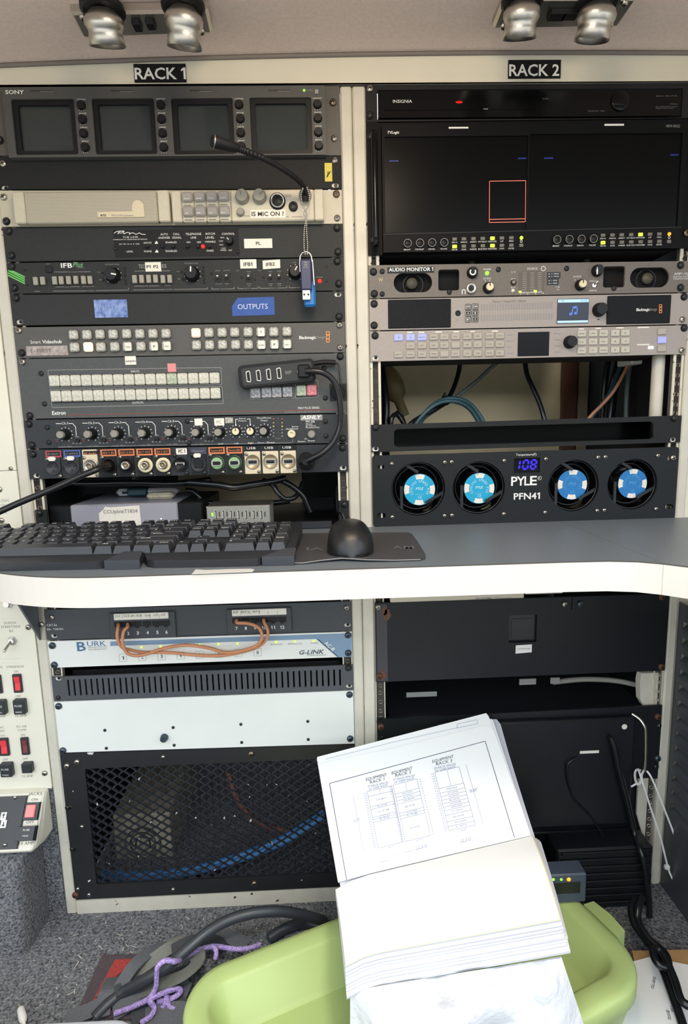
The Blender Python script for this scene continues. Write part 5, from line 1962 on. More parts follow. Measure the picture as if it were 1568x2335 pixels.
for k in range(8):
    aa = k * PI / 4
    d.ln(1238 + 5.2 * math.sin(aa), 612.7 - 5.2 * math.cos(aa), 1238 + 6.8 * math.sin(aa), 612.7 - 6.8 * math.cos(aa), 1)
b.ring(P(1056.7, 664.5), .0018, .0030, -.0004, 14, 0, -PI / 2, PI / 2)
for s in (-1, 1):
    d.ln(1056.7 + s * 3.5, 664.5, 1056.7 + s * 3.5, 671, 1.8)
b = MB()
b.lathe(P(1073, 658.3), (0, -1, 0), [(.0080, 0), (.0080, .002), (.0072, .0045), (.0058, .0048), (.0035, .0035), (.0032, .001)], 22, 0)
b.lathe(P(1073, 658.3), (0, -1, 0), [(.0034, .0036), (0, .0036)], 14, 1, cap=False)
d.part('headphone_socket', b, [satin, dev_blk])
for x, y in ((1112.5, 657), (1322, 650.5)):
    knob(d.root, x, y, 12, .008, dev_blk, cream_ring, pointer=-8, pm=dark_l, rc=8)
b = MB()
b.lathe(P(1110, 623), (0, -1, 0), [(.0030, 0), (.0027, .0012), (0, .002)], 14, cap=False)
d.part('indicator_light', b, led_g)
b = MB()
b.lathe(P(1169.7, 644.3), (0, -1, 0), [(.0040, 0), (.0040, .002), (.0028, .0021)], 16, 0)
b.lathe(P(1169.7, 644.3), (0, -1, 0), [(.0027, .002), (.0025, .004), (0, .0042)], 14, 1, cap=False)
d.part('push_button', b, [dev_blk, greyknob])
b = MB()
b.lathe(P(1168.8, 663), (0, -1, 0), [(.0026, 0), (.0024, .002), (0, .0022)], 12, cap=False)
d.part('push_button', b, label_w)
b = MB()
b.patch(1183, 619, 1240, 668, 0, .0003)
d.part('meter_window', b, mat('meter_grey', '615A52', .5))
for cxx in (1187, 1204.5, 1221.5, 1238):
    for k in range(10):
        yy = 622 + k * 4.7 - (cxx - 1187) * .03
        d.pr(grey_l).patch(cxx + 4, yy, cxx + 13, yy + 1.4, -.0003, .0003) if cxx < 1230 else None
for x, y in ((1185, 665.5), (1219.5, 664)):
    d.pr(led_yg).patch(x - 3, y - 2.2, x + 3.4, y + 2.2, -.0003, .0005)
d.ln(1187, 668, 1236, 666, 1.0)
d.pr(grey_l)
b = MB()
b.patch(1247, 621, 1276.5, 634.3, 0, .0008)
b.patch(1247, 636, 1272.5, 649.5, 0, .0008)
d.part('key_legend', b, gloss_blk)
for x0, x1, y in ((1249, 1274, 626.3), (1249, 1274, 632.3), (1249, 1270, 641.5), (1249, 1270, 647.8)):
    d.t('A 1 MIX', x0, y, x1, 3, y=-.0008)
b = MB()
c = P(1353, 651)
b.lathe(c, (0, -1, 0), [(.0032, 0), (.0032, .002)], 6, 0, sm=False)
b.lathe(c, (.3, -1, .55), [(.0012, 0), (.0017, .010), (0, .0105)], 10, 0)
d.part('toggle_switch', b, chrome)
d.done()

# ---- audio monitor with small picture screen
d = Dev('screen_audio_monitor', 'light taupe rack unit with a music note screen between black grilles', XB, [(843.5, 682), (844.5, 754)], [(1566, 668), (1562, 739.5)], bm_m,
        screw=[(852.6, 693, 'd'), (852.6, 742, 'd'), (1559, 677, 'd'), (1555, 728.6, 's')])
for x0, y0, x1, y1, m, nm in ((884, 683, 1027, 751.5, mesh_blk, 'left_grille'), (1384, 673.5, 1525, 741.8, mat('right_grille_black', '151719', .5, spec=.15), 'right_grille')):
    a, c = P(x0, y0), P(x1, y1)
    zt, zb = P((x0 + x1) / 2, (y0 * 2 + 2 * y0) / 4 - .6).z, P((x0 + x1) / 2, y1 + 1).z
    b = MB()
    b.box(a.x, c.x, -.002, 0, d.zb + .0022, d.zt - .0022, .0008)
    d.part('speaker_grille', b, m)
b = MB()
b.lathe(P(1043.7, 714.3), (0, -1, 0), [(.0042, 0), (.0040, .0008), (.0030, .001), (.0028, .0002)], 16)
d.part('jack_socket', b, dev_blk)
d.pr(grey_l).ring(P(1043.5, 732), .0020, .0025, -.0004, 12, 0, -PI / 2, PI / 2)
kb2 = MB()
kb2.box(-.0045, .0045, -.0022, 0, -.0038, .0038, .0008)
km = proto('key_button', kb2, dev_blk)
for x, y, s_ in ((1066.7, 699.9, 'MUTE'), (1083, 699.2, 'DIM'), (1066.7, 714.2, 'A'), (1083, 713.6, 'B'), (1066.7, 728.6, 'SET'), (1083, 728, 'X')):
    place('key_button', km, d.root, P(x, y, 0))
    w_ = 4 if len(s_) > 1 else 1.8
    d.t(s_, x - w_, y + 2, x + w_, 4, white_l, y=-.0022, bold=True)
    d.pr(white_l).poly([(x - 5.3, y - 4.3), (x + 5.3, y - 4.5), (x + 5.3, y + 4.3), (x - 5.3, y + 4.5)], .7, -.0022, True)
b = MB()
for i in range(27):
    x = 1096.5 + 6.15 * i
    f = i / 26
    for y, h in ((693.5 - 4 * f, 14), (718 - 4 * f, 14)):
        a, c = P(x, y), P(x + 2.9, y + h)
        b.box(a.x, c.x, -.0004, 0, c.z, a.z)
d.part('level_bars', b, mat('level_bar_grey', '8A8480', .3))['kind'] = 'stuff'
d.t('Mono 1 Vene-MT ONLY', 1123, 690, 1199, 4.2, dim_l)
a, c = P(1271, 682, -.001), P(1340.5, 736.5, -.001)
b = MB()
b.box(a.x, c.x, -.001, 0, c.z, a.z, 0, 0)
H_ = a.z - c.z
b.box(a.x + .0006, c.x - .0006, -.0013, -.0009, a.z - H_ * .145, a.z - .0008, 0, 1)
b.box(a.x + .0006, c.x - .0006, -.0013, -.0009, c.z + .0008, c.z + H_ * .11, 0, 1)
d.part('screen', b, [scr_blue, scr_light])
b = MB()
n0, n1_ = P(1301, 716, -.0013), P(1312, 714, -.0013)
for q in (n0, n1_):
    b.plate([(q.x + .0026 * math.sin(2 * PI * i / 14), q.z + .0021 * math.cos(2 * PI * i / 14)) for i in range(14)], (), -.0014, -.001)
for (x0, y0, x1, y1) in ((1303.4, 700, 1305, 716), (1314.2, 697.5, 1315.8, 714)):
    b.patch(x0, y0, x1, y1, -.001, .0004)
q = [P(1303.4, 700, -.001), P(1315.8, 697, -.001), P(1315.8, 702, -.001), P(1303.4, 705, -.001)]
b.plate([(p.x, p.z) for p in q], (), -.0014, -.001)
d.part('screen_note', b, scr_note)
d.t('BUS', 1279, 688, 1286, 2.6, scr_blue, y=-.0013)
d.t('ON AIR', 1323, 687, 1338, 2.6, scr_blue, y=-.0013)
knob(d.root, 1364.5, 707, 15, .012, dev_blk, name='dial')
d.ln(1361, 728.5, 1366, 728.2, 2, dark_l)
d.t('Blackmagic', 1450, 709.5, 1480, 6.4, bold=True, y=-.002)
d.t('design', 1480.5, 708.5, 1497, 6, grey_l, y=-.002)
for y in (697.3, 704, 710.8):
    c = P(1505, y, -.002)
    d.pr(orange_l).plate(rrect(c.x - .0022, c.z - .0021, c.x + .0022, c.z + .0021, .0005), [rrect(c.x - .0012, c.z - .0012, c.x + .0012, c.z + .0012, .0003)], -.0026, -.0021)
d.done()

# ---- production switcher front
d = Dev('production_switcher', 'light taupe switcher panel with three rows of pale keys and a dark square screen', XB, [(844.5, 755.5), (844.5, 825)], [(1562, 741), (1560.5, 808)], bm_m,
        slots=[(855.7, 815.8)], screw=[(854.7, 765.5, 'd'), (1559, 748, 'd'), (1553.5, 799, 's')], depth=.10)
pk = {k: box_proto('panel_key', .0136, .0100, .0022, m, .0012) for k, m in (('n', bm_btn), ('b', bm_blue), ('w', bm_btn2))}
cols = [345, 452, 556, 660, 755, 855, 960, 1052, 1158, 1250]
txts = [('1', '2', 'BLACK', 'BARS', 'COL', 'M1', 'CUT', 'MIX', 'SUPER', 'AUTO'), ('', 'CAM', 'AUX', 'DSK', 'KEY', '', 'PB', 'ST', 'AUTO', 'FTB'), ('SHIFT', 'MACRO', 'DIP', 'WIPE', '', 'DVE', 'CUT', 'TIE', 'MUTE', 'REC')]
for r, (ya, yb_) in enumerate(((705, 688), (780, 763), (857, 842))):
    for i, cx in enumerate(cols):
        if r == 1 and i == 0:
            continue
        x, y = 820 + cx / 3.92, 590 + (ya + (yb_ - ya) * i / 9) / 3.92
        place('panel_key', pk['b' if r == 0 and i < 3 else 'n'], d.root, P(x, y, 0))
        s_ = txts[r][i]
        if s_:
            w_ = 1.2 + len(s_) * 1.1
            d.t(s_, x - w_, y + 1.5, x + w_, 2.8, dim_l, y=-.0022)
for i, cx in enumerate((562, 668, 767, 877, 973)):
    for r, (ya, s_) in enumerate(((709, ('CLEAR', 'CAM1', 'BKG', '1', '2')), (787, ('FULL', 'CUT', 'AUX', '3', '4')), (869, ('MENU', 'ST', 'CLEAR', '5', '6')))):
        x, y = 1190 + cx / 4.148, 590 + (ya - 8 * i / 4) / 4.148
        place('panel_key', pk['w'], d.root, P(x, y, 0))
        w_ = 1.2 + len(s_[i]) * 1.1
        d.t(s_[i], x - w_, y + 1.5, x + w_, 2.8, dim_l, y=-.0022)
for y, k in ((756, 'n'), (775.5, 'b'), (795, 'n')):
    place('panel_key', pk[k], d.root, P(1508, y, 0))
b = MB()
b.pbox(1181, 757.5, 1251, 811, -.001, 0, .0006)
d.part('screen', b, mat('dark_screen', '121418', .25, spec=.12))
knob(d.root, 1297.5, 780.5, 14, .012, dev_blk, name='dial')
for x0, x1, y in ((928, 940, 758), (954, 967, 758), (992, 1007, 757), (1033, 1046, 756.5), (1072, 1082, 756), (1121, 1135, 755)):
    d.pr(label_w).patch(x0, y - 1, x1, y + 1.2, 0, .0003)
for x0, x1, y in ((1319, 1331, 750), (1357, 1370, 748.7), (1404, 1421, 747.6), (1453, 1479, 746.6), (1452, 1480, 785.7)):
    d.pr(label_w).patch(x0, y - 1, x1, y + 1.2, 0, .0003)
for k, x0, x1 in ((0, 1263, 1278), (1, 1155, 1168)):
    for j in range(4):
        y = 760.5 + j * 14 + (0 if k == 0 else 3)
        d.pr(grey_l).patch(x0, y - 1, x1, y + 1, 0, .0003)
d.pr(led_w).patch(1477.5, 789.5, 1488.5, 795.5, 0, .0008)
d.done()

# ---- one-unit tray with a long recess
d = Dev('recess_tray', 'black one-unit rack tray with a long rounded empty recess', XB, [(843, 968.3), (843.5, 1032)], [(1548.6, 946.8), (1547, 1009)], blk,
        slots=[(855.8, 1024), (1535, 1002.7)], screw=[(856, 974.6, 'd'), (1536, 953.8, 'd')], chassis=False, y1=.0034,
        holes=[[(p.x, p.z) for p in [P(*q) for q in ((905, 978.5), (1482, 961), (1489, 966), (1489, 996), (1482, 1001), (905, 1019.5), (898, 1014), (898, 984))]]])
b = MB()
b.box(XB[0] + .02, XB[1] - .02, .05, .053, d.zb + .003, d.zt - .003)
b.box(XB[0] + .02, XB[1] - .02, .0045, .05, d.zb + .003, d.zb + .005)
b.box(XB[0] + .02, XB[1] - .02, .0045, .05, d.zt - .005, d.zt - .003)
d.part('recess_box', b, gloss_blk)
d.done()

# ---- four-fan cooling panel
fans = [(953, 1114.8, 62, 956, 1116.5), (1090.5, 1112.3, 61, 1092, 1113.3), (1306, 1107.2, 60, 1304, 1105), (1440.5, 1104.3, 59, 1441, 1102.6)]
holes = [circ(P(x, y), r * .00068, 36) for x, y, r, _, _ in fans]
holes += [prrect(1171, 1045, 1229, 1077, 1), prrect(861, 1060.5, 876, 1069, 4), prrect(859, 1170, 879, 1181, 5), prrect(1519, 1040, 1534, 1049, 4), prrect(1516, 1150, 1533, 1160, 5)]
zt0, zb0, zt1, zb1 = P(849.6, 1039).z, P(852, 1201.3).z, P(1544.5, 1019).z, P(1538.4, 1182).z
t = thing('fan_panel', 'black rack cooling panel with four blue-stickered fans and a blue 108 readout', 'fan panel', ((XB[0] + XB[1]) / 2, 0, zb0))
b = MB()
xa, xb = XB[0] + .0005, XB[1] - .0015
r = .004
out = [(xa, zb0 + r), (xa, zt0 - r), (xa + r * .3, zt0 - r * .3), (xa + r, zt0), (xb - r, zt1), (xb - r * .3, zt1 - r * .3), (xb, zt1 - r), (xb, zb1 + r), (xb - r * .3, zb1 + r * .3), (xb - r, zb1 + .0006), (xa + r, zb0 + .0006), (xa + r * .3, zb0 + r * .3)]
b.plate(out, holes, -.0012, .003)
obj('front_panel', b, fan_blk, t)
for i, (hx, hy, r_, cx, cy) in enumerate(fans):
    R_ = r_ * .00068
    c = P(hx, hy)
    f = thing('fan', None, None, (c.x, .02, c.z))
    f.parent = t
    f.location = V((c.x, .02, c.z)) - WL[t.name]
    b = MB()
    b.lathe(c, (0, 1, 0), [(R_ * 1.0, .0031), (R_ * .985, .006), (R_ * .96, .012), (R_ * .97, .03)], 36, 0, cap=False)
    obj('fan_ring', b, gloss_blk, f)
    b = MB()
    for q_, y_ in ((.965, .004), (.80, .016)):
        b.tube([V((c.x + R_ * q_ * math.sin(2 * PI * k / 36), y_, c.z + R_ * q_ * math.cos(2 * PI * k / 36))) for k in range(37)], .0011, 6, smooth=1)
    obj('ring_rim', b, mat('glossy_rim', '202326', .15) if 'glossy_rim' not in MATS else MATS['glossy_rim'], f)
    hb = P(cx, cy, .012)
    hr = R_ * .60
    b = MB()
    b.lathe((hb.x, .034, hb.z), (0, -1, 0), [(hr, 0), (hr, .020), (hr * .97, .022)], 32)
    obj('hub', b, dev_blk, f)
    b = MB()
    b.lathe((hb.x, .0119, hb.z), (0, -1, 0), [(hr * .985, 0), (hr * .985, .0004)], 36)
    for k in range(4):
        a0 = math.radians(90 * k - 20 + 3)
        vs = []
        for j in range(7):
            aa = a0 + math.radians(38) * j / 6
            for q in (.66, .96):
                vs.append((hb.x + hr * q * math.sin(aa), .0112, hb.z + hr * q * math.cos(aa)))
        b.add(vs, [(2 * j, 2 * j + 1, 2 * j + 3, 2 * j + 2) for j in range(6)], 1)
    st = obj('sticker', b, [cyan_m if i < 2 else blue_st, label_w], f)
    b = MB()
    w_ = hr * .5
    b.text3('PYLE', V((hb.x - w_ / 2, .0110, hb.z - hr * .02)), V((w_, 0, 0)), V((0, 0, hr * .16)), True, True)
    b.text3('CE', V((hb.x - hr * .11, .0110, hb.z - hr * .56)), V((hr * .24, 0, 0)), V((0, 0, hr * .17)))
    if i < 2:
        b.box(hb.x - hr * .28, hb.x + hr * .28, .0108, .0112, hb.z - hr * .31, hb.z - hr * .30)
    s_ = 'COOLING SPEED FAN'
    for k, ch in enumerate(s_):
        if ch == ' ':
            continue
        aa = math.radians(-118 + 236 * k / (len(s_) - 1))
        o = V((hb.x + hr * .46 * math.sin(aa), .0110, hb.z + hr * .46 * math.cos(aa)))
        tx, tz = V((math.cos(aa), 0, -math.sin(aa))), V((math.sin(aa), 0, math.cos(aa)))
        w2 = hr * (.10 if ch != 'I' else .03)
        b.text3(ch, o - tx * w2 / 2, tx * w2, tz * hr * .15)
    obj('lettering', b, mat('sticker_lettering_%d' % i, 'BFE6F2' if i < 2 else '5FA6D6', .5), f)
    for (u0, v0, u1, v1) in ((-.60, .10, -.60, -.76), (.30, -.55, .95, -.18), (-.42, .88, .02, .60)):
        b = MB()
        b.tube([V((c.x + u0 * R_, .0065, c.z + v0 * R_)), V((c.x + u1 * R_, .0065, c.z + v1 * R_))], 0, 4, smooth=1, flat=(.0022, .0012, (0, 1, 0)))
        obj('strut', b, mat('smoked_strut', '24272B', .3) if 'smoked_strut' not in MATS else MATS['smoked_strut'], f)
    for k in range(5):
        b = MB()
        rows = []
        for j in range(5):
            q = hr * .98 + (R_ * .93 - hr) * j / 4
            rws = []
            for m_ in range(4):
                aa = math.radians(72 * k + 52 * m_ / 3 + j * 7)
                rws.append((hb.x + q * math.sin(aa), .030 - .013 * m_ / 3, hb.z + q * math.cos(aa)))
            rows.append(rws)
        b.grid(rows)
        obj('blade', b, gloss_blk, f)
for x0, y0, x1, y1, lst in ((0, 0, 0, 0, [(893, 1057.8), (1013.5, 1054.3), (1029, 1053.4), (1149, 1050.6), (894, 1179), (1013, 1176), (1030, 1175), (1148, 1172), (1243.8, 1046.7), (1362.7, 1043), (1379.3, 1042), (1499, 1039), (1242, 1168.5), (1360.6, 1164.5), (1377, 1163.4), (1494.7, 1160.5)]),):
    screws(t, [(x, y, 'n') for x, y in lst], -.0012)
screws(t, [(1533, 1044, 's')], -.0012)
b = MB()
b.pbox(1170.5, 1044.5, 1229.5, 1077.5, .001, .006)
ds = obj('display', b, gloss_blk, t)
b = MB()
segs = {'1': 'bc', '0': 'abcdef', '8': 'abcdefg'}


def digit(ch, x, yt, w, h):
    k = {'a': (0, 0, 1, 0), 'b': (1, 0, 1, .5), 'c': (1, .5, 1, 1), 'd': (0, 1, 1, 1), 'e': (0, .5, 0, 1), 'f': (0, 0, 0, .5), 'g': (0, .5, 1, .5)}
    for s_ in segs[ch]:
        u0, v0, u1, v1 = k[s_]
        sk = lambda u, v: (x + u * w + (1 - v) * 3.5, yt + v * h)
        (ax, ay), (bx, by) = sk(u0, v0), sk(u1, v1)
        L_ = math.hypot(bx - ax, by - ay)
        ex, ey = (bx - ax) / L_ * 1.6, (by - ay) / L_ * 1.6
        b.line(ax + ex, ay + ey, bx - ex, by - ey, 4.0, .001)


digit('1', 1172, 1050, 10, 20)
digit('0', 1190.5, 1049.5, 11, 20)
digit('8', 1208.5, 1049, 11, 20)
obj('readout', b, seg_b, ds)
b = MB()
b.text('Temperature(F)', 1175.5, 1039.5, 1222, 5, -.0012)
for i, (x0, x1) in enumerate(((1164.5, 1179), (1177, 1196), (1194.5, 1207), (1207.5, 1223))):
    b.text('PYLE'[i], x0, 1107.5 - i * .5, x1, 20, -.0012, bold=True)
b.text('R', 1227.5, 1092, 1231, 4, -.0012)
b.ring(P(1229, 1090), .0026, .0031, -.0017, 16)
b.text('PFN41', 1170.5, 1139, 1230, 14, -.0012, bold=True)
obj('lettering', b, white_l, t)

# ---- in the gap above the tray: metal sheet, cables, cream inner post
t = thing('metal_sheet', 'tan brushed metal sheet at the back of the open gap in rack 2', 'metal sheet', P(1090, 960, .30))
a, c = P(885, 800, .34), P(1292, 1000, .34)
b = MB()
b.box(a.x, c.x, .34, .342, c.z - .04, a.z + .08)
obj('face', b, tan_sheet, t)
for x, m, yy, w, lb in ((1305, mat('brown_plastic', '5A3526', .5), .33, 20, 'reddish brown upright conduit beside the tan metal sheet'), (1334, mat('tan_strip', '8E7F66', .6), .335, 12, 'tan upright strip to the right of the brown conduit')):
    a, c = P(x - w, 815, yy), P(x + w * .4, 1000, yy)
    b = MB()
    b.box(a.x, c.x, yy, yy + .02, c.z - .05, a.z + .1, .003)
    tag(obj('conduit', b, m), lb, 'conduit')
t = thing('inner_post', 'cream rounded inner post at the right of the open gap in rack 2', 'post', (X2 + RW - .045, .2, .80))
a, c = P(1500, 815, .03), P(1532, 1000, .03)
b = MB()
b.lathe((X2 + RW - .0265, .026, .80), (0, 0, 1), [(.0095, .013), (.0095, .118)], 20)
obj('tube', b, cream_lo, t)


def cable(pts, r, m, lb, name='cable', group=None, n=8):
    b = MB()
    b.tube([P(*p) for p in pts], r, n)
    return tag(obj(name, b, m), lb, 'cable', group)


cable([(1050, 815, .16), (1045, 850, .16), (1030, 893, .14), (1010, 920, .12), (960, 950, .10), (935, 968, .09), (930, 985, .09)], .0042, cable_b, 'black cable bending left in the gap above the long tray')
cable([(1152, 812, .17), (1120, 838, .16), (1085, 870, .15), (1040, 905, .13), (1000, 930, .12), (965, 955, .11), (950, 985, .10)], .0034, cable_g, 'grey cable crossing the gap of rack 2 from upper right')
cable([(945, 985, .08), (975, 935, .08), (1010, 912, .085), (1045, 910, .09), (1075, 925, .10), (1100, 960, .10), (1104, 985, .10)], .0040, cable_t, 'teal cable arching over in the gap of rack 2, upper of two')
cable([(935, 985, .075), (968, 942, .075), (1003, 918, .08), (1040, 916, .085), (1070, 932, .095), (1092, 965, .10), (1096, 985, .10)], .0036, cable_t, 'teal cable arching over in the gap of rack 2, lower of two')
cable([(1195, 812, .17), (1200, 850, .16), (1212, 880, .15), (1228, 915, .14), (1240, 955, .13), (1243, 985, .13)], .0042, cable_b, 'black cable dropping straight in the middle of the gap of rack 2')
cable([(1440, 815, .14), (1425, 845, .13), (1400, 890, .12), (1375, 920, .12), (1345, 950, .12), (1320, 985, .12)], .0030, cable_l, 'salmon cable slanting across the right of the gap of rack 2')
cable([(1422, 815, .17), (1405, 860, .16), (1385, 905, .15), (1350, 950, .14), (1335, 985, .14)], .0040, cable_t, 'teal cable behind the salmon cable in the gap')
cable([(1440, 815, .16), (1433, 850, .15), (1428, 905, .14), (1426, 985, .14)], .0042, cable_g, 'grey upright cable at the right of the gap of rack 2')
cable([(1415, 815, .19), (1405, 860, .19), (1395, 905, .18), (1386, 985, .17)], .009, cable_b, 'thick black cable bunch at the right of the gap of rack 2')
cable([(1390, 800, .2), (1378, 870, .2), (1372, 985, .2)], .006, cable_b, 'black upright cable beside the tan strip in the gap')
t = thing('cable_tie', 'black cable tie knotted round the cables in the gap of rack 2', 'cable tie', P(1017, 912, .1))
b = MB()
c = P(1016, 912, .115)
b.lathe(c, (1, .3, .5), [(.009, -.002), (.0095, 0), (.009, .002)], 12)
b.box(c.x - .006, c.x - .002, c.y - .012, c.y - .008, c.z + .004, c.z + .012, .001)
obj('loop', b, rub, t)
t = thing('yellow_plug', 'dark yellow plug body hanging at the left of the gap in rack 2', 'plug', P(895, 890, .2))
b = MB()
c = P(895, 880, .2)
b.lathe(c, (.4, 0, -1), [(.012, -.035), (.020, -.02), (.022, .0), (.018, .02), (.009, .03), (.009, .06)], 14)
obj('shell', b, mat('dull_yellow_plastic', '7A6B45', .5), t)
for k, (pts, lb) in enumerate((([(868, 830, .16), (874, 870, .15), (880, 920, .14), (878, 985, .13)], 'thick black cable hugging the left rail in the gap'), ([(905, 940, .17), (915, 950, .16), (928, 985, .15)], 'short black cable looping below the yellow plug'), ([(890, 985, .10), (892, 955, .10), (905, 945, .11), (920, 965, .11), (932, 985, .11)], 'black cable loop at the left foot of the gap'))):
    cable(pts, .0065 if k == 0 else .0042, cable_b, lb)
t = thing('adapter_plug', 'small white adapter hanging under the right end of the switcher panel', 'adapter', P(1452, 824, .10))
a, c = P(1440, 820, .10), P(1465, 830, .10)
b = MB()
b.box(a.x, c.x, .10, .15, c.z, a.z + .03, .002)
obj('shell', b, usb_white, t)
# behind the gap between monitor and audio monitor: little pipes
for i, x in enumerate((1075, 1337)):
    b = MB()
    q = P(x, 590, .06)
    b.lathe((q.x, .06, q.z - .012), (0, 0, 1), [(.005, 0), (.005, .03)], 12)
    tag(obj('conduit', b, mat('dim_grey_conduit_%d' % i, '6A675F', .5)), ('grey upright tube seen left of centre' if i == 0 else 'grey upright tube seen right of centre') + ' in the slit under the twin monitor', 'conduit')

# ================================================================== RACK 2 below the worktop
t = thing('intercom_power_supply', 'slim beige power supply front peeking out under the worktop over the black plate', 'power supply', (X2 + .15, 0, P(890, 1374).z))
zb_ = P(880, 1373).z + .0006
a, c = P(878, 1370, -.006), P(1195, 1360, -.006)
b = MB()
b.box(a.x + .008, c.x, -.006, .0032, zb_, zb_ + .036, .0015)
obj('front_panel', b, beige, t)
b = MB()
a2, c2 = P(1197, 1360), P(1283, 1350)
b.box(a2.x, c2.x, 0, .10, zb_ + .004, zb_ + .036, .001)
obj('blank_half', b, white_p, t)
b = MB()
b.text('RTS SYSTEMS', 1084, 1367.3, 1120, 3.6, -.006, bold=True)
b.text('TW Power Supply', 1128, 1365.5, 1167, 3, -.006)
obj('lettering', b, dim_l, t)
b = MB()
a2, c2 = P(1325, 1360), P(1510, 1345)
b.box(a2.x, c2.x, .0012, .0034, zb_ + .012, zb_ + .036, .001)
obj('blank_half', b, label_w, t)

zt0, zb0, zt1, zb1 = P(852, 1374.6).z, P(856, 1555).z, P(1524, 1354).z, P(1522, 1528).z
t = thing('cover_plate', 'large black cover plate with rusty corners, square recess and small white sticker', 'cover plate', ((XB[0] + XB[1]) / 2, 0, zb0))
sq = prrect(1160, 1403, 1222, 1463, 3)
q0, q1 = P(1160, 1403), P(1222, 1463)
b = MB()
xm = P(1303, 1370).x
b.plate([(XB[0] + .001, zb0), (XB[0] + .001, zt0), (xm - .0006, zt0 + (zt1 - zt0) * .6), (xm - .0006, P(1303, 1390).z), (xm + .0006, P(1303, 1390).z), (xm + .0006, zt0 + (zt1 - zt0) * .6), (XB[1] - .001, zt1), (XB[1] - .001, zb1)], [sq], -.001, .003)
obj('plate', b, plate_m, t)
b = MB()
b.box(q0.x - .0004, q1.x + .0004, .005, .0065, q1.z - .0004, q0.z + .0004)
b.plate(rrect(q0.x + .006, q1.z + .008, q1.x - .005, q0.z - .008, .001), (), .004, .0052)
obj('latch_recess', b, case_m, t)
b = MB()
a = P(856, 1400)
xs0, xs1 = P(858, 1450).x, P(883, 1450).x
b.box(xs0, xs1, -.0022, -.0011, zb0 + .002, zt0 - .002, .0004)
obj('ear_strip', b, mat('worn_black_strip', '35333A', .4, chips=(60, .68, '6B4C3C')), t)
a, c = P(1174.8, 1471), P(1211, 1487.5)
b = MB()
b.plate([(a.x, c.z - .0006), (a.x, a.z - .0010), (a.x + .001, a.z), (c.x, a.z + .0008), (c.x, c.z + .0008)], (), -.0016, -.0011)
o = obj('sticker', b, usb_white, t)
b = MB()
b.text('Universal', 1179, 1481, 1207, 3, -.0016)
obj('lettering', b, dim_l, o)
screws(t, [(862.4, 1384.5, 's'), (1287, 1378, 's'), (1322.6, 1377.4, 'k'), (865, 1542, 'r'), (1508, 1361, 'r'), (1507, 1520, 'r')], -.0022)
b = MB()
for k, (x, y, r) in enumerate(((877, 1392, 5), (882, 1400, 7), (872, 1538, 6))):
    q = P(x, y)
    b.plate([(q.x + r * .0009 * math.sin(i) * (1 + .3 * math.sin(3.1 * i + k)), q.z + r * .0012 * math.cos(i) * (1 + .3 * math.sin(2.3 * i))) for i in [2 * PI * j / 11 for j in range(11)]], (), -.0026, -.0022)
obj('rust_patch', b, rust, t)

# opening beneath the cover plate
def pipe(name, pts, r, m, lb, cat):
    b = MB()
    b.tube([P(*p) for p in pts], r, 8)
    return tag(obj(name, b, m), lb, cat)


pipe('grey_conduit', [(1260, 1556, .05), (1330, 1549, .05), (1400, 1552, .045), (1452, 1562, .04)], .0045, mat('grey_pipe', '8E8C84', .45), 'pale grey pipe running to the right rail below the black cover plate', 'pipe')
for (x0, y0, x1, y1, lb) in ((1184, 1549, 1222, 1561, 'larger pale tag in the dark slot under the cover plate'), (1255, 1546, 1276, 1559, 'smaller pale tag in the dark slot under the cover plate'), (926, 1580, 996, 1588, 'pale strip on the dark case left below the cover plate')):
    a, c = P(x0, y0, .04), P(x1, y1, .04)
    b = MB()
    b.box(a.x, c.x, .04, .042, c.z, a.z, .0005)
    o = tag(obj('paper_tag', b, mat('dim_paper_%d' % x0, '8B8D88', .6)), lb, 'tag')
a, c = P(1461, 1537, .004), P(1500, 1612, .004)
t = thing('rail_bracket', 'cream bent rail bracket right of the dark slot under the cover plate', 'bracket', (a.x, .01, c.z))
b = MB()
b.plate([(a.x, a.z - .016), (a.x + .002, a.z), (c.x - .001, a.z), (c.x - .001, c.z), (a.x + .010, c.z), (a.x + .003, c.z + .012)], (), .0062, .02)
obj('plate', b, cream_lo, t)

# wide dark computer case hung in the lower right rack
zt0, zt1 = P(861, 1640).z, P(1512, 1608).z
zb0 = P(1504, 1775).z
t = thing('computer_case', 'wide dark rack computer case behind the open binder', 'computer', ((XB[0] + XB[1]) / 2, 0, zb0))
b = MB()
b.plate([(XB[0] + .002, P(868, 1775).z), (XB[0] + .002, zt0), (XB[1] - .001, zt1), (XB[1] - .001, zb0)], [circ(P(1423, 1657), .0042, 14), rrect(P(865, 1679).x, P(865, 1688).z, P(877, 1679).x, P(877, 1679).z, .003), rrect(P(1497, 1651).x, P(1497, 1660).z, P(1508, 1651).x, P(1508, 1651).z, .003)], 0, .003)
obj('front_panel', b, case_m, t)
b = MB()
b.box(XB[0] + .02, XB[1] - .02, .0075, .40, .106, zt0 - .004, .003)
obj('case_body', b, case_m, t)
b = MB()
a, c = P(1060, 1640, -.012), P(1455, 1940, -.012)
b.box(X2 + .10, P(1446, 1700, -.012).x, -.012, -.0003, zb0 - .075, zt0 - .010, .003)
obj('door', b, case_m, t)
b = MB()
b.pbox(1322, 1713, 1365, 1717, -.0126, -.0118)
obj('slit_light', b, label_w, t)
b = MB()
q = P(1423, 1657, -.0121)
b.lathe(q, (0, -1, 0), [(.0046, 0), (.0046, .0006)], 14)
obj('hole_plug', b, label_w, t)
screws(t, [(868, 1657, 'r'), (1499, 1634, 'r'), (1498, 1729, 'k'), (1494, 1747, 'd'), (1373, 1644, 't')], 0)
b = MB()
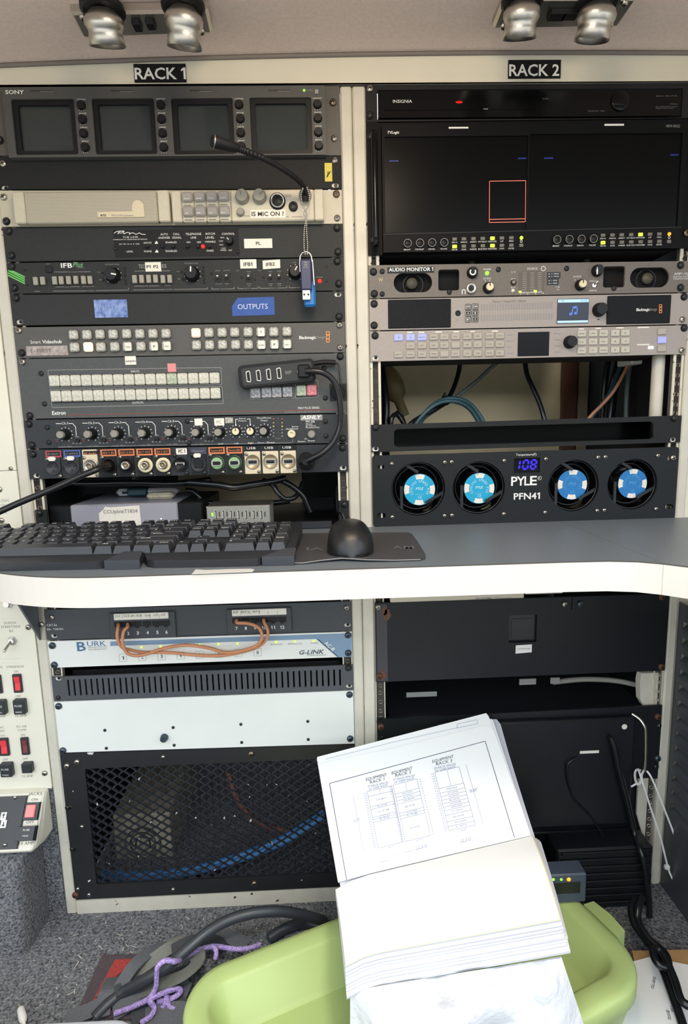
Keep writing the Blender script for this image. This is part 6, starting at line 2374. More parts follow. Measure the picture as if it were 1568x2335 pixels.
b.tube([P(1440, 1628, -.004), P(1458, 1640, -.012), P(1468, 1655, -.018), P(1471, 1668, -.019), P(1471, 1720, -.018), P(1469, 1757, -.017)], .0028, 8)
obj('wire_hook', b, chrome, t)

# slatted unit with lights at the foot of rack 2
t = thing('network_unit', 'black unit with a slatted front standing low under the computer case', 'network unit', ((XB[0] + XB[1]) / 2, 0, .002))
b = MB()
b.box(XB[0] + .02, XB[1] - .018, .012, .36, .0235, .104, .003)
obj('housing', b, case_m, t)
yq = -.045
xq0, xq1 = .812, P(1484, 2020, yq).x
b = MB()
b.box(xq0, xq1, yq, -.0010, .0006, .114, .003)
obj('front_block', b, case_m, t)
for k in range(8):
    b = MB()
    zz_ = .108 - .0135 * k
    b.box(xq0 + .006, xq1 - .006, yq - .0035, yq - .0002, zz_ - .0026, zz_ + .0026, .0010)
    obj('slat', b, dev_blk, t)
t = thing('modem', 'small slate box with two green lights and one amber light on the tray rim right of the binder', 'modem', (P(1290, 2040, -.13).x, -.12, .1016))
MY = -.135
a, c = P(1236, 1997, MY), P(1334, 2080, MY)
b = MB()
b.box(a.x, c.x, MY, MY + .028, .1016, a.z, .002)
obj('housing', b, mat('modem_slate', '3E4856', .4), t)
b = MB()
a2, c2 = P(1262, 2013, MY), P(1322, 2036, MY)
b.box(a2.x, c2.x, MY - .0005, MY + .0002, c2.z, a2.z, .0003)
obj('dark_window', b, case_m, t)
for x, m in ((1261, led_g), (1279, led_g), (1296, led_o)):
    b = MB()
    r_ = .0020 if m is led_g else .0032
    b.lathe(P(x, 2005, MY + .0002), (0, -1, 0), [(r_, 0), (r_ * .9, .001), (0, .0014)], 10, cap=False)
    obj('indicator_light', b, m, t)
# cables hanging down the case
cable([(1392, 1680, -.018), (1402, 1712, -.022), (1412, 1760, -.024), (1430, 1830, -.024), (1446, 1900, -.026), (1462, 1945, -.058), (1474, 2010, -.060), (1480, 2075, -.062), (1476, 2110, -.068)], .0048, cable_b, 'thick black cable hanging down the front of the computer case')
cable([(1318, 1726, -.013), (1298, 1738, -.0165), (1292, 1752, -.0165), (1297, 1790, -.0165), (1312, 1828, -.0165), (1342, 1858, -.0165), (1365, 1890, -.0165), (1385, 1935, -.0165), (1398, 1975, -.0165)], .0016, cable_b, 'thin dark lead curving down the middle of the computer case')
# white zip ties hanging from the hook
for pts, lb, hd in (([(1454, 1752, -.012), (1466, 1790, -.022), (1482, 1840, -.024), (1505, 1910, -.026), (1518, 1962, -.028), (1526, 1990, -.030), (1537, 2012, -.032)], 'long white zip tie with a square head, the left of two', (1520, 1977, -.028)),
                    ([(1474, 1758, -.016), (1486, 1776, -.022), (1510, 1835, -.024), (1537, 1905, -.026), (1555, 1965, -.028), (1561, 1990, -.030), (1559, 2004, -.031)], 'long white zip tie curling at its tip, the right of two', None)):
    t = thing('zip_tie', lb, 'zip tie', P(*pts[-1]), 'zip ties hanging at the right rail')
    b = MB()
    b.tube([P(*p) for p in pts], 0, 4, flat=(.0014, .0006, (0, 1, 0)))
    obj('strap', b, zip_m, t)
    if hd:
        q = P(*hd)
        b = MB()
        b.box(q.x - .0042, q.x + .0042, q.y - .003, q.y + .003, q.z - .0035, q.z + .0035, .001)
        obj('head', b, zip_m, t)
t = thing('zip_tie', 'short white zip tie loop cinched round the wire hook', 'zip tie', P(1452, 1780, -.02))
b = MB()
b.tube([P(1460, 1757, -.019), P(1450, 1756, -.022), (P(1447, 1770, -.022)), P(1452, 1788, -.021), P(1461, 1782, -.019), P(1463, 1766, -.017), P(1468, 1756, -.018)], 0, 4, flat=(.0018, .0007, (0, 1, 0)))
b.tube([P(1452, 1786, -.021), P(1438, 1794, -.022)], .0016, 6)
obj('strap', b, zip_m, t)

# lower right cream bracket with a sloped foot
a, c = P(1447, 1778, .002), P(1500, 1902, .002)
t = thing('rail_bracket', 'cream sloped rail bracket beside the hanging zip ties', 'bracket', (a.x, .01, c.z))
b = MB()
x0, x1 = P(1447, 1830, .0062).x, XB[1] - .017
b.plate([(x0, P(1447, 1850, .0062).z), (x0, P(1447, 1770, .0062).z), (x1, P(1447, 1770, .0062).z), (x1, P(1490, 1912, .0062).z)], (), -.001, .0034)
obj('plate', b, cream_lo, t)

# right-hand wall of the bay: louvred black panel running towards the viewer
xw = X2 + RW + .0162
t = thing('louvred_panel', 'black louvred side panel standing at the right edge beside rack 2', 'louvred panel', (xw + .01, -.15, .10))
zlo, zhi = P(1530, 1850).z, P(1540, 1372).z
slots = []
z = zlo + .010
while z < zhi - .02:
    slots.append(z)
    z += .0270
q = MB()
q.plate([(-.34, .0006), (-.34, zhi), (-.0006, zhi), (-.0006, .0006)], [[(-.31, z0), (-.31, z0 + .0150), (-.012, z0 + .0150), (-.012, z0)] for z0 in slots], 0, .0012)
b = MB()
b.add([(xw + v.y, v.x, v.z) for v in q.v], q.f)
obj('frame', b, mat('louvre_panel_slate', '3C3F44', .4), t)
b = MB()
b.box(xw + .020, xw + .022, -.34, -.0006, .0006, zhi)
obj('backing', b, black_void, t)
for z0 in slots:
    b = MB()
    b.add([(xw - .0006, -.3105, z0 - .0012), (xw - .0006, -.0115, z0 - .0012), (xw + .0140, -.0115, z0 + .0125), (xw + .0140, -.3105, z0 + .0125),
           (xw - .0006, -.3105, z0 + .0004), (xw - .0006, -.0115, z0 + .0004), (xw + .0128, -.0115, z0 + .0138), (xw + .0128, -.3105, z0 + .0138)],
          [(0, 1, 2, 3), (4, 7, 6, 5), (0, 4, 5, 1), (1, 5, 6, 2), (2, 6, 7, 3), (3, 7, 4, 0)])
    obj('louvre', b, MATS['louvre_panel_slate'], t)
b = MB()
b.box(xw + .0005, xw + .010, -.048, -.0044, P(1540, 1985, -.03).z, zlo + .004, .001)
obj('foot_plate', b, cream_lo, t)
b = MB()
b.box(xw - .0002, 1.895, .004, .02, 0, 1.2864)
obj('wall_right', b, cream, kind='structure')

# ================================================================== worktop
ZD = P(852, 1201).z


def arc(cx, cy, r, a0, a1, n):
    return [(cx + r * math.cos(math.radians(a0 + (a1 - a0) * i / n)), cy + r * math.sin(math.radians(a0 + (a1 - a0) * i / n))) for i in range(n + 1)]


t = thing('worktop', 'grey laminate worktop with white rounded edge running across both racks', 'worktop', (.5, -.13, ZD - .036))
front = [(x, max(min(y, -.0012), -.2555)) for x, y in arc(.2, .022, .2775, 184.8, 270, 24)]
right = [(.72, -.2555), (.765, -.2575), (.795, -.2645), (.8165, -.2775)]
right2 = [(.8168, -.2778), (.835, -.294), (.852, -.318), (.864, -.350), (.872, -.40), (.876, -.50), (.876, -.95), (1.35, -.95), (1.35, -.0012), (.8168, -.0012)]
polyA = front + right + [(.8165, -.0012)]
for pl_ in (polyA, right2):
    b = MB()
    b.extrude(pl_, ZD - .036, ZD - .0016, 0)
    obj('edge_band', b, desk_edge, t)
    b = MB()
    b.extrude(pl_, ZD - .0015, ZD, 0, 1)
    obj('laminate_top', b, [desk_top, seam_m], t)
# gusset under its left end
b = MB()
xg = XL + .0065
b.add([(xg, -.001, ZD - .0364), (xg, -.088, ZD - .0364), (xg, -.001, ZD - .166), (xg + .003, -.001, ZD - .0364), (xg + .003, -.088, ZD - .0364), (xg + .003, -.001, ZD - .166)],
      [(0, 1, 2), (3, 5, 4), (0, 3, 4, 1), (1, 4, 5, 2), (2, 5, 3, 0)])
g_ = obj('gusset', b, mat('gusset_grey', '5A5E66', .5), t)
a, c = P(91, 1384), P(107, 1458)
b = MB()
b.box(xg + .0032, c.x, -.0022, -.0008, c.z, ZD - .0364, .0005)
obj('gusset_flange', b, alu, g_)
place('screw', SCREW['s'], g_, P(95, 1424, -.0022))

# strip of tape by the front edge
b = MB()
q = [PZ(*p, ZD + .0003) for p in ((437, 1309), (446, 1298.5), (470, 1300), (520, 1298), (572, 1297), (580, 1299), (575, 1304), (520, 1306), (470, 1308))]
b.extrude([(p.x, p.y) for p in q], ZD + .0001, ZD + .0005)
tag(obj('tape_strip', b, tape_m), 'off-white torn strip of tape on the worktop front edge', 'tape')

# ------------------------------------------------------------------ keyboard
th = math.radians(-2.2)
KU, KV = V((math.cos(th), math.sin(th), 0)), V((-math.sin(th), math.cos(th), 0))
KO = V((.405, -.2365, ZD + .0004))


def K3(u, v, z):
    return KO + KU * u + KV * v + V((0, 0, z))


def kprism(b, pts, z0, z1, mi=0):
    n = len(pts)
    zz = z1 if callable(z1) else (lambda u, v: z1)
    vs = [K3(u, v, z0) for u, v in pts] + [K3(u, v, zz(u, v)) for u, v in pts]
    b.add(vs, [tuple(range(n)), tuple(range(n, 2 * n))] + [(i, (i + 1) % n, (i + 1) % n + n, i + n) for i in range(n)], mi)


kb = thing('keyboard', 'black full-size keyboard with palm rest lying on the worktop', 'keyboard', K3(-.22, .08, 0))
KW = .458
deck = lambda u, v: .0105 + (v - .032) * .088
b = MB()
kprism(b, [(-KW, .0325), (0, .0325), (.001, .10), (.001, .160), (-.004, .169), (-KW, .169)], 0, deck)
obj('case', b, kb_m, kb)
b = MB()
kprism(b, [(-KW, .034), (-KW, .008), (-.2265, .006), (-.2195, .011), (-.2105, .034)], 0, lambda u, v: .0085 + v * .09)
kprism(b, [(-.181, .034), (-.170, .011), (-.160, .005), (-.040, .003), (-.031, .011), (-.012, .032), (-.012, .034)], 0, lambda u, v: .0085 + v * .09)
obj('palm_rest', b, kb_m, kb)
b = MB()
kprism(b, [(-.2055, .0335), (-.2165, .002), (-.1755, .002), (-.183, .0335)], 0, lambda u, v: .0105 + v * .11)
obj('rest_wedge', b, mat('key_slate', '3A3D44', .4), kb)
b = MB()
kprism(b, [(-.0105, .0335), (-.034, .003), (0.003, .003), (0.003, .0335)], 0, lambda u, v: .0105 + v * .10)
obj('rest_wedge', b, MATS['key_slate'], kb)
U_ = .01875


def keymesh(w, dpt=1.0):
    W2, D2 = w * U_ / 2 - .0005, dpt * .0205 / 2 - .0005
    b = MB()
    h = .0085
    s, f, bk = .0025, .0040, .0012
    lo = [(-W2, -D2, 0), (W2, -D2, 0), (W2, D2, 0), (-W2, D2, 0)]
    hi = [(-W2 + s, -D2 + f, h), (W2 - s, -D2 + f, h), (W2 - s, D2 - bk, h + .0006), (-W2 + s, D2 - bk, h + .0006)]
    vs = lo + hi
    vs = [KU * x + KV * y + V((0, 0, z + y * .085)) for x, y, z in vs]
    b.add(vs, [(4, 5, 6, 7), (0, 1, 5, 4), (1, 2, 6, 5), (2, 3, 7, 6), (3, 0, 4, 7)])
    return proto('key', b, key_m)


km_ = {}
legend = MB()
XR = -.0095 - 4 * U_   # numpad left edge


def key(u, v, w, s_='', dpt=1.0):
    if K3(u, v, 0).x < -.035:
        return
    k = (w, dpt)
    if k not in km_:
        km_[k] = keymesh(w, dpt)
    z = deck(u, v) + .0006
    place('key', km_[k], kb, K3(u, v, z))
    if s_:
        nl = len(s_)
        wd = .0030 if nl == 1 else min(.0105 * (w if w > 1.2 else 1), .0026 * nl)
        o = K3(u - .0045 if w < 1.5 else u - w * U_ * .5 + .005, v + .0012, z + .0094)
        legend.text3(s_, o, KU * wd, (KV + V((0, 0, .088))) * .0034, bold=True)


vr = [.0445 + .0205 * i for i in range(5)] + [.0445 + .0205 * 5 + .0035]
# main block, from the right
xr = XR - .0045 - 3 * U_ - .0045


def row(k, keys):
    u = xr
    for w, s_ in reversed(keys):
        u -= w * U_
        key(u + w * U_ / 2, vr[k], w, s_)


row(0, [(1.25, 'Ctrl'), (1.25, ''), (1.25, 'Alt'), (6.25, ''), (1.25, 'Alt'), (1.25, ''), (1.25, ''), (1.25, 'Ctrl')])
row(1, [(2.25, 'Shift')] + [(1, c_) for c_ in 'ZXCVBNM,./'] + [(2.75, 'Shift')])
row(2, [(1.75, 'Caps')] + [(1, c_) for c_ in "ASDFGHJKL;'"] + [(2.25, 'Enter')])
row(3, [(1.5, 'Tab')] + [(1, c_) for c_ in 'QWERTYUIOP[]'] + [(1.5, '\\')])
row(4, [(1, '~')] + [(1, c_) for c_ in '1234567890-='] + [(2, 'Back')])
u = xr - 15 * U_
key(u + U_ / 2, vr[5], 1, 'Esc')
for g in range(3):
    for k in range(4):
        key(u + (2 + g * 4.5 + k + .5) * U_, vr[5], 1, 'F%d' % (g * 4 + k + 1))
# navigation block
xn = XR - .0045 - 3 * U_
for k, (r, labs) in enumerate(((5, ('PrtSc', 'ScrLk', 'Pause')), (4, ('Insert', 'Home', 'PgUp')), (3, ('Delete', 'End', 'PgDn')))):
    for i, s_ in enumerate(labs):
        key(xn + (i + .5) * U_, vr[r], 1, s_)
key(xn + 1.5 * U_, vr[1], 1, '^')
for i, s_ in enumerate(('<', 'v', '>')):
    key(xn + (i + .5) * U_, vr[0], 1, s_)
# number pad
for r, labs in ((4, ('Num', '/', '*', '-')), (3, ('7', '8', '9', None)), (2, ('4', '5', '6', None)), (1, ('1', '2', '3', None))):
    for i, s_ in enumerate(labs):
        if s_:
            key(XR + (i + .5) * U_, vr[r], 1, s_)
key(XR + 1.0 * U_, vr[0], 2, '0')
key(XR + 2.5 * U_, vr[0], 1, '.')
key(XR + 3.5 * U_, (vr[3] + vr[2]) / 2, 1, '+', 2.0)
key(XR + 3.5 * U_, (vr[1] + vr[0]) / 2, 1, 'Enter', 2.0)
obj('lettering', legend, white_l, kb)

# ------------------------------------------------------------------ mouse pad and mouse
b = MB()
out = [PZ(*p, ZD) for p in ((625, 1286), (690, 1287), (730, 1283), (780, 1280), (840, 1282), (900, 1281), (958, 1279), (969, 1276), (970, 1270), (952, 1240), (939, 1222), (930, 1218.5), (800, 1219), (678, 1221), (640, 1255))]
n = len(out)
lift = [0, 0, .001, .0022, .0012, .0002, 0, 0, 0, 0, 0, 0, 0, 0, 0]
pc = V((.47, -.15, 0))
vs = [V((p.x, p.y, ZD + .0003 + l)) for p, l in zip(out, lift)] + [V((p.x, p.y, ZD + .0030 + l)) for p, l in zip(out, lift)] + [V((pc.x, pc.y, ZD + .0030))]
b.add(vs, [(i, (i + 1) % n, (i + 1) % n + n, i + n) for i in range(n)] + [(i + n, (i + 1) % n + n, 2 * n) for i in range(n)])
t = thing('mouse_pad', 'dark grey cloth mouse pad with faint lettering right of the keyboard', 'mouse pad', (.47, -.15, ZD))
obj('pad', b, pad_m, t)
b = MB()
for i in range(6):
    p, q = vs[n + i], vs[n + i + 1]
    b.tube([p + V((0, -.0008, -.0012)), q + V((0, -.0008, -.0012))], .0007, 5, 0, 1)
obj('stitched_edge', b, grey_l, t)
b = MB()
for s_, x0, yb_, x1, cap in (('IA', 698, 1255, 740, 7), ('AM', 894, 1251.5, 944, 7)):
    o, e, h = PZ(x0, yb_, ZD + .0035), PZ(x1, yb_, ZD + .0035), PZ(x0, yb_ - cap, ZD + .0035)
    b.text3(s_, o, e - o, h - o, bold=True)
obj('lettering', b, mat('faint_pad_lettering', '5C5C5E', .9), t)

t = thing('computer_mouse', 'black computer mouse sitting on the dark mouse pad', 'mouse', (.476, -.17, ZD + .0032))
MX, MY0, ML = .4755, -.2250, .112
b = MB()
rows = []
N, M = 16, 18
for i in range(N + 1):
    f = i / N
    e = math.sin(PI * min(1, max(0, f)) ** 1.0)
    w = .0300 * (max(0, 1 - abs(2 * f - 1) ** 2.6)) ** .5
    w *= 1 - .06 * math.exp(-((f - .55) / .16) ** 2)
    h = .0385 * (max(0, 1 - abs((f - .42) / (.58 if f > .42 else .42)) ** 2.3)) ** .55
    r = []
    for j in range(M + 1):
        a = PI * j / M
        ca, sa = math.cos(a), math.sin(a)
        x = -w * (abs(ca) ** .75) * (1 if ca > 0 else -1)
        z = h * (abs(sa) ** .8)
        r.append((MX + x, MY0 + ML * f, ZD + .0036 + max(z, .0)))
    rows.append(r)
b.grid(rows)
obj('shell', b, mouse_m, t)
b = MB()
pts = []
for i in range(28):
    a = 2 * PI * i / 28
    pts.append((MX + .0287 * abs(math.cos(a)) ** .75 * (1 if math.cos(a) > 0 else -1), MY0 + ML / 2 + ML * .485 * abs(math.sin(a)) ** .8 * (1 if math.sin(a) > 0 else -1)))
b.extrude(pts, ZD + .0032, ZD + .0075)
obj('base', b, dev_blk, t)
b = MB()
b.lathe((MX - .003, MY0 + ML * .86, ZD + .027), (1, 0, 0), [(.010, 0), (.011, .001), (.011, .005), (.010, .006)], 18)
obj('scroll_wheel', b, rub, t)
b = MB()
b.tube([V((MX, MY0 + ML - .004, ZD + .012)), V((MX - .001, MY0 + ML + .012, ZD + .016)), V((MX - .006, -.055, ZD + .030)), P(769, 1165, -.012), P(767, 1130, .012), P(768, 1110, .03)], .0018, 8)
tag(obj('mouse_cable', b, cable_b), 'thin black mouse cable rising behind the mouse into rack 1', 'cable')
t = thing('rubber_foot', 'small tan rubber peg standing behind the mouse by the rack post', 'peg', P(786, 1199, -.02))
b = MB()
q = P(786, 1199, -.025)
b.lathe((q.x, q.y, ZD + .0002), (0, 0, 1), [(.006, 0), (.006, .006), (.0045, .010), (.0015, .011)], 14)
obj('peg', b, mat('tan_rubber', 'A68766', .6), t)

# ------------------------------------------------------------------ inside the opening of rack 1 above the worktop
t = thing('equipment_shelf', 'black rack shelf with small screwed ears in the opening behind the keyboard', 'shelf', (.24, .1, ZD - .02))
b = MB()
b.box(.019, RW - .019, .008, .38, ZD - .020, ZD + .0002, .001)
obj('tray', b, dev_blk, t)
for x0, y0, x1, y1, sx, sy in ((79, 1163, 110, 1203, 90, 1170), (771, 1142, 801.5, 1196, 784.5, 1150.5)):
    a, c = P(x0, y0), P(x1, y1)
    b = MB()
    b.box(max(a.x, .0004), min(c.x, RW - .0004), 0, .0032, ZD + .0003, a.z, .0006)
    e_ = obj('ear', b, blk, t)
    place('screw', SCREW['d'], e_, P(sx, sy))
a, c = P(676, 1191, -.004), P(757, 1208, -.004)
b = MB()
b.box(a.x, c.x, -.004, .007, ZD + .0005, a.z, .001)
obj('front_lip', b, kb_m, t)
t = thing('silver_drive', 'silver lavender box with rounded dark ends and a handwritten label behind the keyboard', 'drive box', (.15, .08, ZD + .004))
zt = P(280, 1149, .02).z
x0, x1 = P(112, 1170, .02).x, P(462, 1170, .02).x
xa, xb = P(160, 1170, .02).x, P(405, 1170, .02).x
zb = ZD + .0006
for xs, m, nm in (((xa, xb), silver_box, 'body'), ((x0, xa - .0002), dev_blk, 'end_cap'), ((xb + .0002, x1), dev_blk, 'end_cap')):
    b = MB()
    b.box(xs[0], xs[1], .02, .17, zb, zt, .002)
    obj(nm, b, m, t)
a, c = P(224, 1156, .0195), P(322.5, 1199, .0195)
b = MB()
b.plate([(a.x, c.z), (a.x, a.z - .010), (a.x + .008, a.z - .004), (a.x + .010, a.z), (a.x + .018, a.z - .0012), (c.x - .001, a.z + .0006), (c.x, c.z)], (), .0192, .0198)
lb_ = obj('paper_label', b, label_w, t)
b = MB()
b.text('CCUplinkT1834', 236, 1171, 314, 8, .0192)
obj('lettering', b, dim_l, lb_)
b = MB()
b.lathe(P(367, 1183, .0199), (0, -1, 0), [(.0010, 0), (.0008, .0005)], 8)
obj('indicator_light', b, led_w, t)
# slim white bar with teal wrap on top of it
t = thing('white_remote', 'slim white rounded remote with a teal wrap lying on the silver box', 'remote', P(330, 1140, .10))
y_ = .10
q0, q1 = P(262, 1124, y_), P(405, 1124, y_)
zz = max(zt + .0062, q0.z)
b = MB()
b.box(q0.x, q1.x, y_, y_ + .03, zz - .006, zz + .006, .0055)
b.box(q0.x + .012, q0.x + .024, y_ - .0006, y_ + .001, zz - .002, zz + .002, 0, 1)
obj('body', b, [usb_white, dev_blk], t)
b = MB()
w0, w1 = P(290, 1124, y_).x, P(337, 1124, y_).x
b.box(w0, w1, y_ - .004, y_ + .034, zz - .0062, zz + .0075, .003)
obj('wrap', b, mat('teal_wrap', '2C4E58', .5), t)
t = thing('cloth_pouch', 'beige cloth pouch lying beside the white remote in the rack opening', 'pouch', P(370, 1140, .07))
b = MB()
w0, w1 = P(336, 1124, .07).x, P(397, 1124, .07).x
b.box(w0, w1, .060, .085, zt + .0005, zt + .011, .004)
obj('bag', b, mat('beige_cloth', 'B9AF95', .9, noise=(200, .15)), t)
# tan metal back sheet
t = thing('metal_sheet', 'tan metal sheet glimpsed behind the cables in the rack 1 opening', 'metal sheet', P(570, 1140, .28))
a, c = P(405, 1080, .30), P(690, 1160, .30)
b = MB()
b.box(a.x, c.x, .30, .302, ZD + .0006, a.z + .02)
obj('face', b, tan_sheet, t)
# seven-port hub
t = thing('usb_hub', 'grey seven-port hub with a green light standing behind the keyboard', 'hub', P(543, 1190, -.02))
yf = -.012
a, c = P(470, 1157, yf), P(616, 1196, yf)
b = MB()
b.box(a.x, c.x, yf, .050, ZD + .0005, a.z, .0012)
obj('housing', b, hubgrey, t)
b = MB()
b.box(a.x - .001, c.x + .001, yf + .001, .051, a.z - .0012, a.z + .0012, .0006)
obj('lid', b, satin, t)
for i in range(7):
    x = 491.5 + 17.3 * i
    p0, p1 = P(x - 4.6, 1163, yf), P(x + 4.6, 1185, yf)
    b = MB()
    b.plate([(p0.x, p1.z), (p0.x, p0.z), (p1.x, p0.z), (p1.x, p1.z)], [[(p0.x + .0009, p1.z + .0009), (p0.x + .0009, p0.z - .0009), (p1.x - .0009, p0.z - .0009), (p1.x - .0009, p1.z + .0009)]], yf - .0009, yf, 0)
    b.box(p0.x + .0009, p1.x - .0009, yf - .0002, yf, p1.z + .0009, p0.z - .0009, 0, 1)
    b.box(p0.x + .0012, p0.x + .0030, yf - .0006, yf - .0001, p1.z + .002, p0.z - .002, 0, 0)
    obj('port', b, [usb_in, dev_blk], t)
b = MB()
for i in range(7):
    x = 500 + 17.3 * i
    b.pbox(x - 1.4, 1167, x + 1.4, 1178, yf - .0004, yf)
obj('port_marks', b, dark_l, t)['kind'] = 'stuff'
b = MB()
b.pbox(482, 1170, 486, 1177, yf - .0006, yf)
obj('indicator_light', b, led_g, t)
# loose black cables in the opening
cable([(430, 1100, .03), (500, 1106, .02), (530, 1112, .02), (570, 1106, .03), (620, 1098, .04), (650, 1090, .05)], .0055, cable_b, 'black cable sagging under the connector panel')
cable([(600, 1095, .05), (622, 1106, .04), (632, 1122, .035), (648, 1137, .035), (668, 1136, .04), (682, 1122, .05), (690, 1100, .06)], .0042, cable_b, 'black cable looping round at the right of the rack 1 opening')
cable([(640, 1095, .05), (665, 1108, .05), (690, 1130, .05), (700, 1150, .05), (708, 1168, .05)], .0050, cable_b, 'black cable dropping to the shelf at the right of the rack 1 opening')
cable([(425, 1118, .08), (440, 1120, .075), (455, 1132, .07), (463, 1144, .07), (490, 1148, .07), (530, 1149, .07), (600, 1148, .08), (660, 1143, .09)], .0045, cable_b, 'black cable lying along behind the hub')
cable([(120, 1100, .05), (200, 1103, .05), (300, 1101, .05), (400, 1103, .05), (480, 1094, .05)], .0055, cable_b, 'black cable stretched under the left of the connector panel')

# ------------------------------------------------------------------ ceiling lamps
def ceil_z(x):
    return 1.3305 - 0.025 * (x - 0.75) ** 2


def ceiling_lamp(label, corners, heads, box_px):
    zc = ceil_z(PZ(*corners[0], 1.325).x) - .0035
    q = [PZ(*p, zc) for p in corners]
    cx = sum(p.x for p in q) / 4
    t = thing('ceiling_lamp', label, 'lamp', (cx, sum(p.y for p in q) / 4, zc), 'twin swivel lamps on the ceiling')
    b = MB()
    n = 4
    inset = [q[i].lerp(sum((p for p in q), V()) / 4, .04) for i in range(4)]
    lo = [V((p.x, p.y, zc - .008)) for p in inset]
    hi = [V((p.x, p.y, zc + .0035)) for p in q]
    mid = [V((p.x, p.y, zc - .004)) for p in q]
    vs = hi + mid + lo
    b.add(vs, [tuple(range(8, 12))] + [(r * 4 + i, r * 4 + (i + 1) % 4, (r + 1) * 4 + (i + 1) % 4, (r + 1) * 4 + i) for r in range(2) for i in range(4)])
    obj('mounting_plate', b, satin, t)
    for i in range(4):
        p = lo[i].lerp(sum(lo, V()) / 4, .13)
        s = place('screw', SCREW['s'], t, p)
        s.rotation_euler = (PI / 2, 0, 0)
    zl = zc - .008
    for (bx, by, ex, ey, rpx, exY) in heads:
        base = PZ(bx, by, zl - .012)
        d = (base - C0).length
        r = rpx / FPX * (base - C0).dot(CF)
        e = P(ex, ey, base.y + exY)
        ax = (e - base)
        L = ax.length
        b = MB()
        b.lathe((base.x, base.y, zl + .0005), (0, 0, -1), [(r * 1.22, 0), (r * 1.22, .004), (r * 1.05, .006)], 28)
        obj('socket_ring', b, dev_blk, t)
        b = MB()
        b.lathe(base, ax, [(r * .55, -.010), (r * .95, -.003), (r * 1.08, L * .08), (r * 1.07, L * .24), (r * .97, L * .38), (r * .92, L * .45), (r * .93, L * .6), (r * 1.0, L), (r * .95, L), (r * .80, L * .72)], 32, cap=False)
        h = obj('lamp_head', b, satin, t)
        b = MB()
        b.lathe(base, ax, [(r * .78, L * .80), (r * .5, L * .84), (0, L * .86)], 24, cap=False)
        obj('lens', b, mat('frosted_lens', 'D8D0C0', .35, noise=(300, .3)) if 'frosted_lens' not in MATS else MATS['frosted_lens'], t)
    for x0, y0, x1, y1 in box_px:
        a, c = PZ(x0, y0, zl), PZ(x1, y1, zl)
        b = MB()
        b.box(a.x, c.x, min(a.y, c.y), max(a.y, c.y), zl - .006, zl + .0005, .001)
        obj('switch', b, dev_blk, t)


ceiling_lamp('twin chrome swivel lamp on the ceiling at the left', [(160, 17), (474, 12), (484, 58), (186, 69)], [(236, 44, 246, 107, 40.5, .010), (419, 38, 421, 110, 40, .010)], [(298, 42, 326, 62), (329, 40, 357, 58)])
ceiling_lamp('twin chrome swivel lamp on the ceiling at the right, cut by the frame', [(1147, -16), (1452, -16), (1411, 44), (1122, 49)], [(1190, 24, 1183, 90, 38.5, .011), (1362, 28, 1348, 93, 39.5, .009)], [(1256, 18, 1283, 38), (1287, 18, 1311, 36)])

# ================================================================== on the floor
# green tray
TH = math.radians(21.5)
TU, TV = V((math.cos(TH), math.sin(TH), 0)), V((math.sin(TH), -math.cos(TH), 0))
FC = V((.7656, -.0090, 0))
TL_, TW_ = .575, .262


def tray_loop(inset, z, r):
    """rounded rectangle in tray coordinates, from the far-right corner"""
    pts = []
    r = max(.004, r - inset)
    rf = r + .03
    for cx, cy, a0, r in ((-inset - rf, inset + rf, 0, rf), (-TL_ + inset + r, inset + r, 90, r), (-TL_ + inset + r, TW_ - inset - r, 180, r), (-inset - r, TW_ - inset - r, 270, r)):
        for i in range(9):
            a = math.radians(a0 + 90 * i / 8)
            pts.append(FC + TU * (cx + r * math.cos(a)) + TV * (cy - r * math.sin(a)) + V((0, 0, z)))
    return pts


t = thing('green_tray', 'lime green plastic tray on the carpet under the open binder', 'tray', (.53, -.18, 0))
b = MB()
loops = [tray_loop(.020, .0006, .062), tray_loop(.004, .070, .062), tray_loop(.0, .074, .062), tray_loop(.0, .094, .062), tray_loop(.003, .0995, .062), tray_loop(.010, .1010, .062), tray_loop(.028, .1005, .062), tray_loop(.033, .097, .062), tray_loop(.052, .052, .062), tray_loop(.060, .0485, .062)]
n = len(loops[0])
b.add([p for l in loops for p in l], [(i * n + k, i * n + (k + 1) % n, (i + 1) * n + (k + 1) % n, (i + 1) * n + k) for i in range(len(loops) - 1) for k in range(n)], 0, True)
b.add(loops[-1], [tuple(range(n))], 0)
obj('shell', b, green_p, t)
b = MB()
o = FC + TU * .0005 + TV * .165
q = [o + TU * u + TV * v for u, v in ((0, -.03), (.018, -.028), (.022, .0), (.018, .028), (0, .032))]
b.extrude([(p.x, p.y) for p in q], .074, .098)
la = obj('latch', b, green_p, t)

# open binder propped in the tray
p0, sd = V((.594, -.189, .244)), V((0, .152, .092)).normalized()
bn = V((1, 0, 0)).cross(sd).normalized()
if bn.z < 0:
    bn = -bn


def B3(px, py, off=0.0):
    return PN(px, py, p0 + bn * off, bn)


t = thing('open_binder', 'thick open white binder showing an equipment rack drawing, lying in the green tray', 'binder', (.57, -.25, .15))


def slab(name, corners, off, th_, m, parent=None):
    top = [B3(*c, off) for c in corners]
    bot = [p - bn * th_ for p in top]
    n = len(top)
    b = MB()
    b.add(top + bot, [tuple(range(n)), tuple(range(n, 2 * n))] + [(i, (i + 1) % n, (i + 1) % n + n, i + n) for i in range(n)])
    return obj(name, b, m, parent or t)


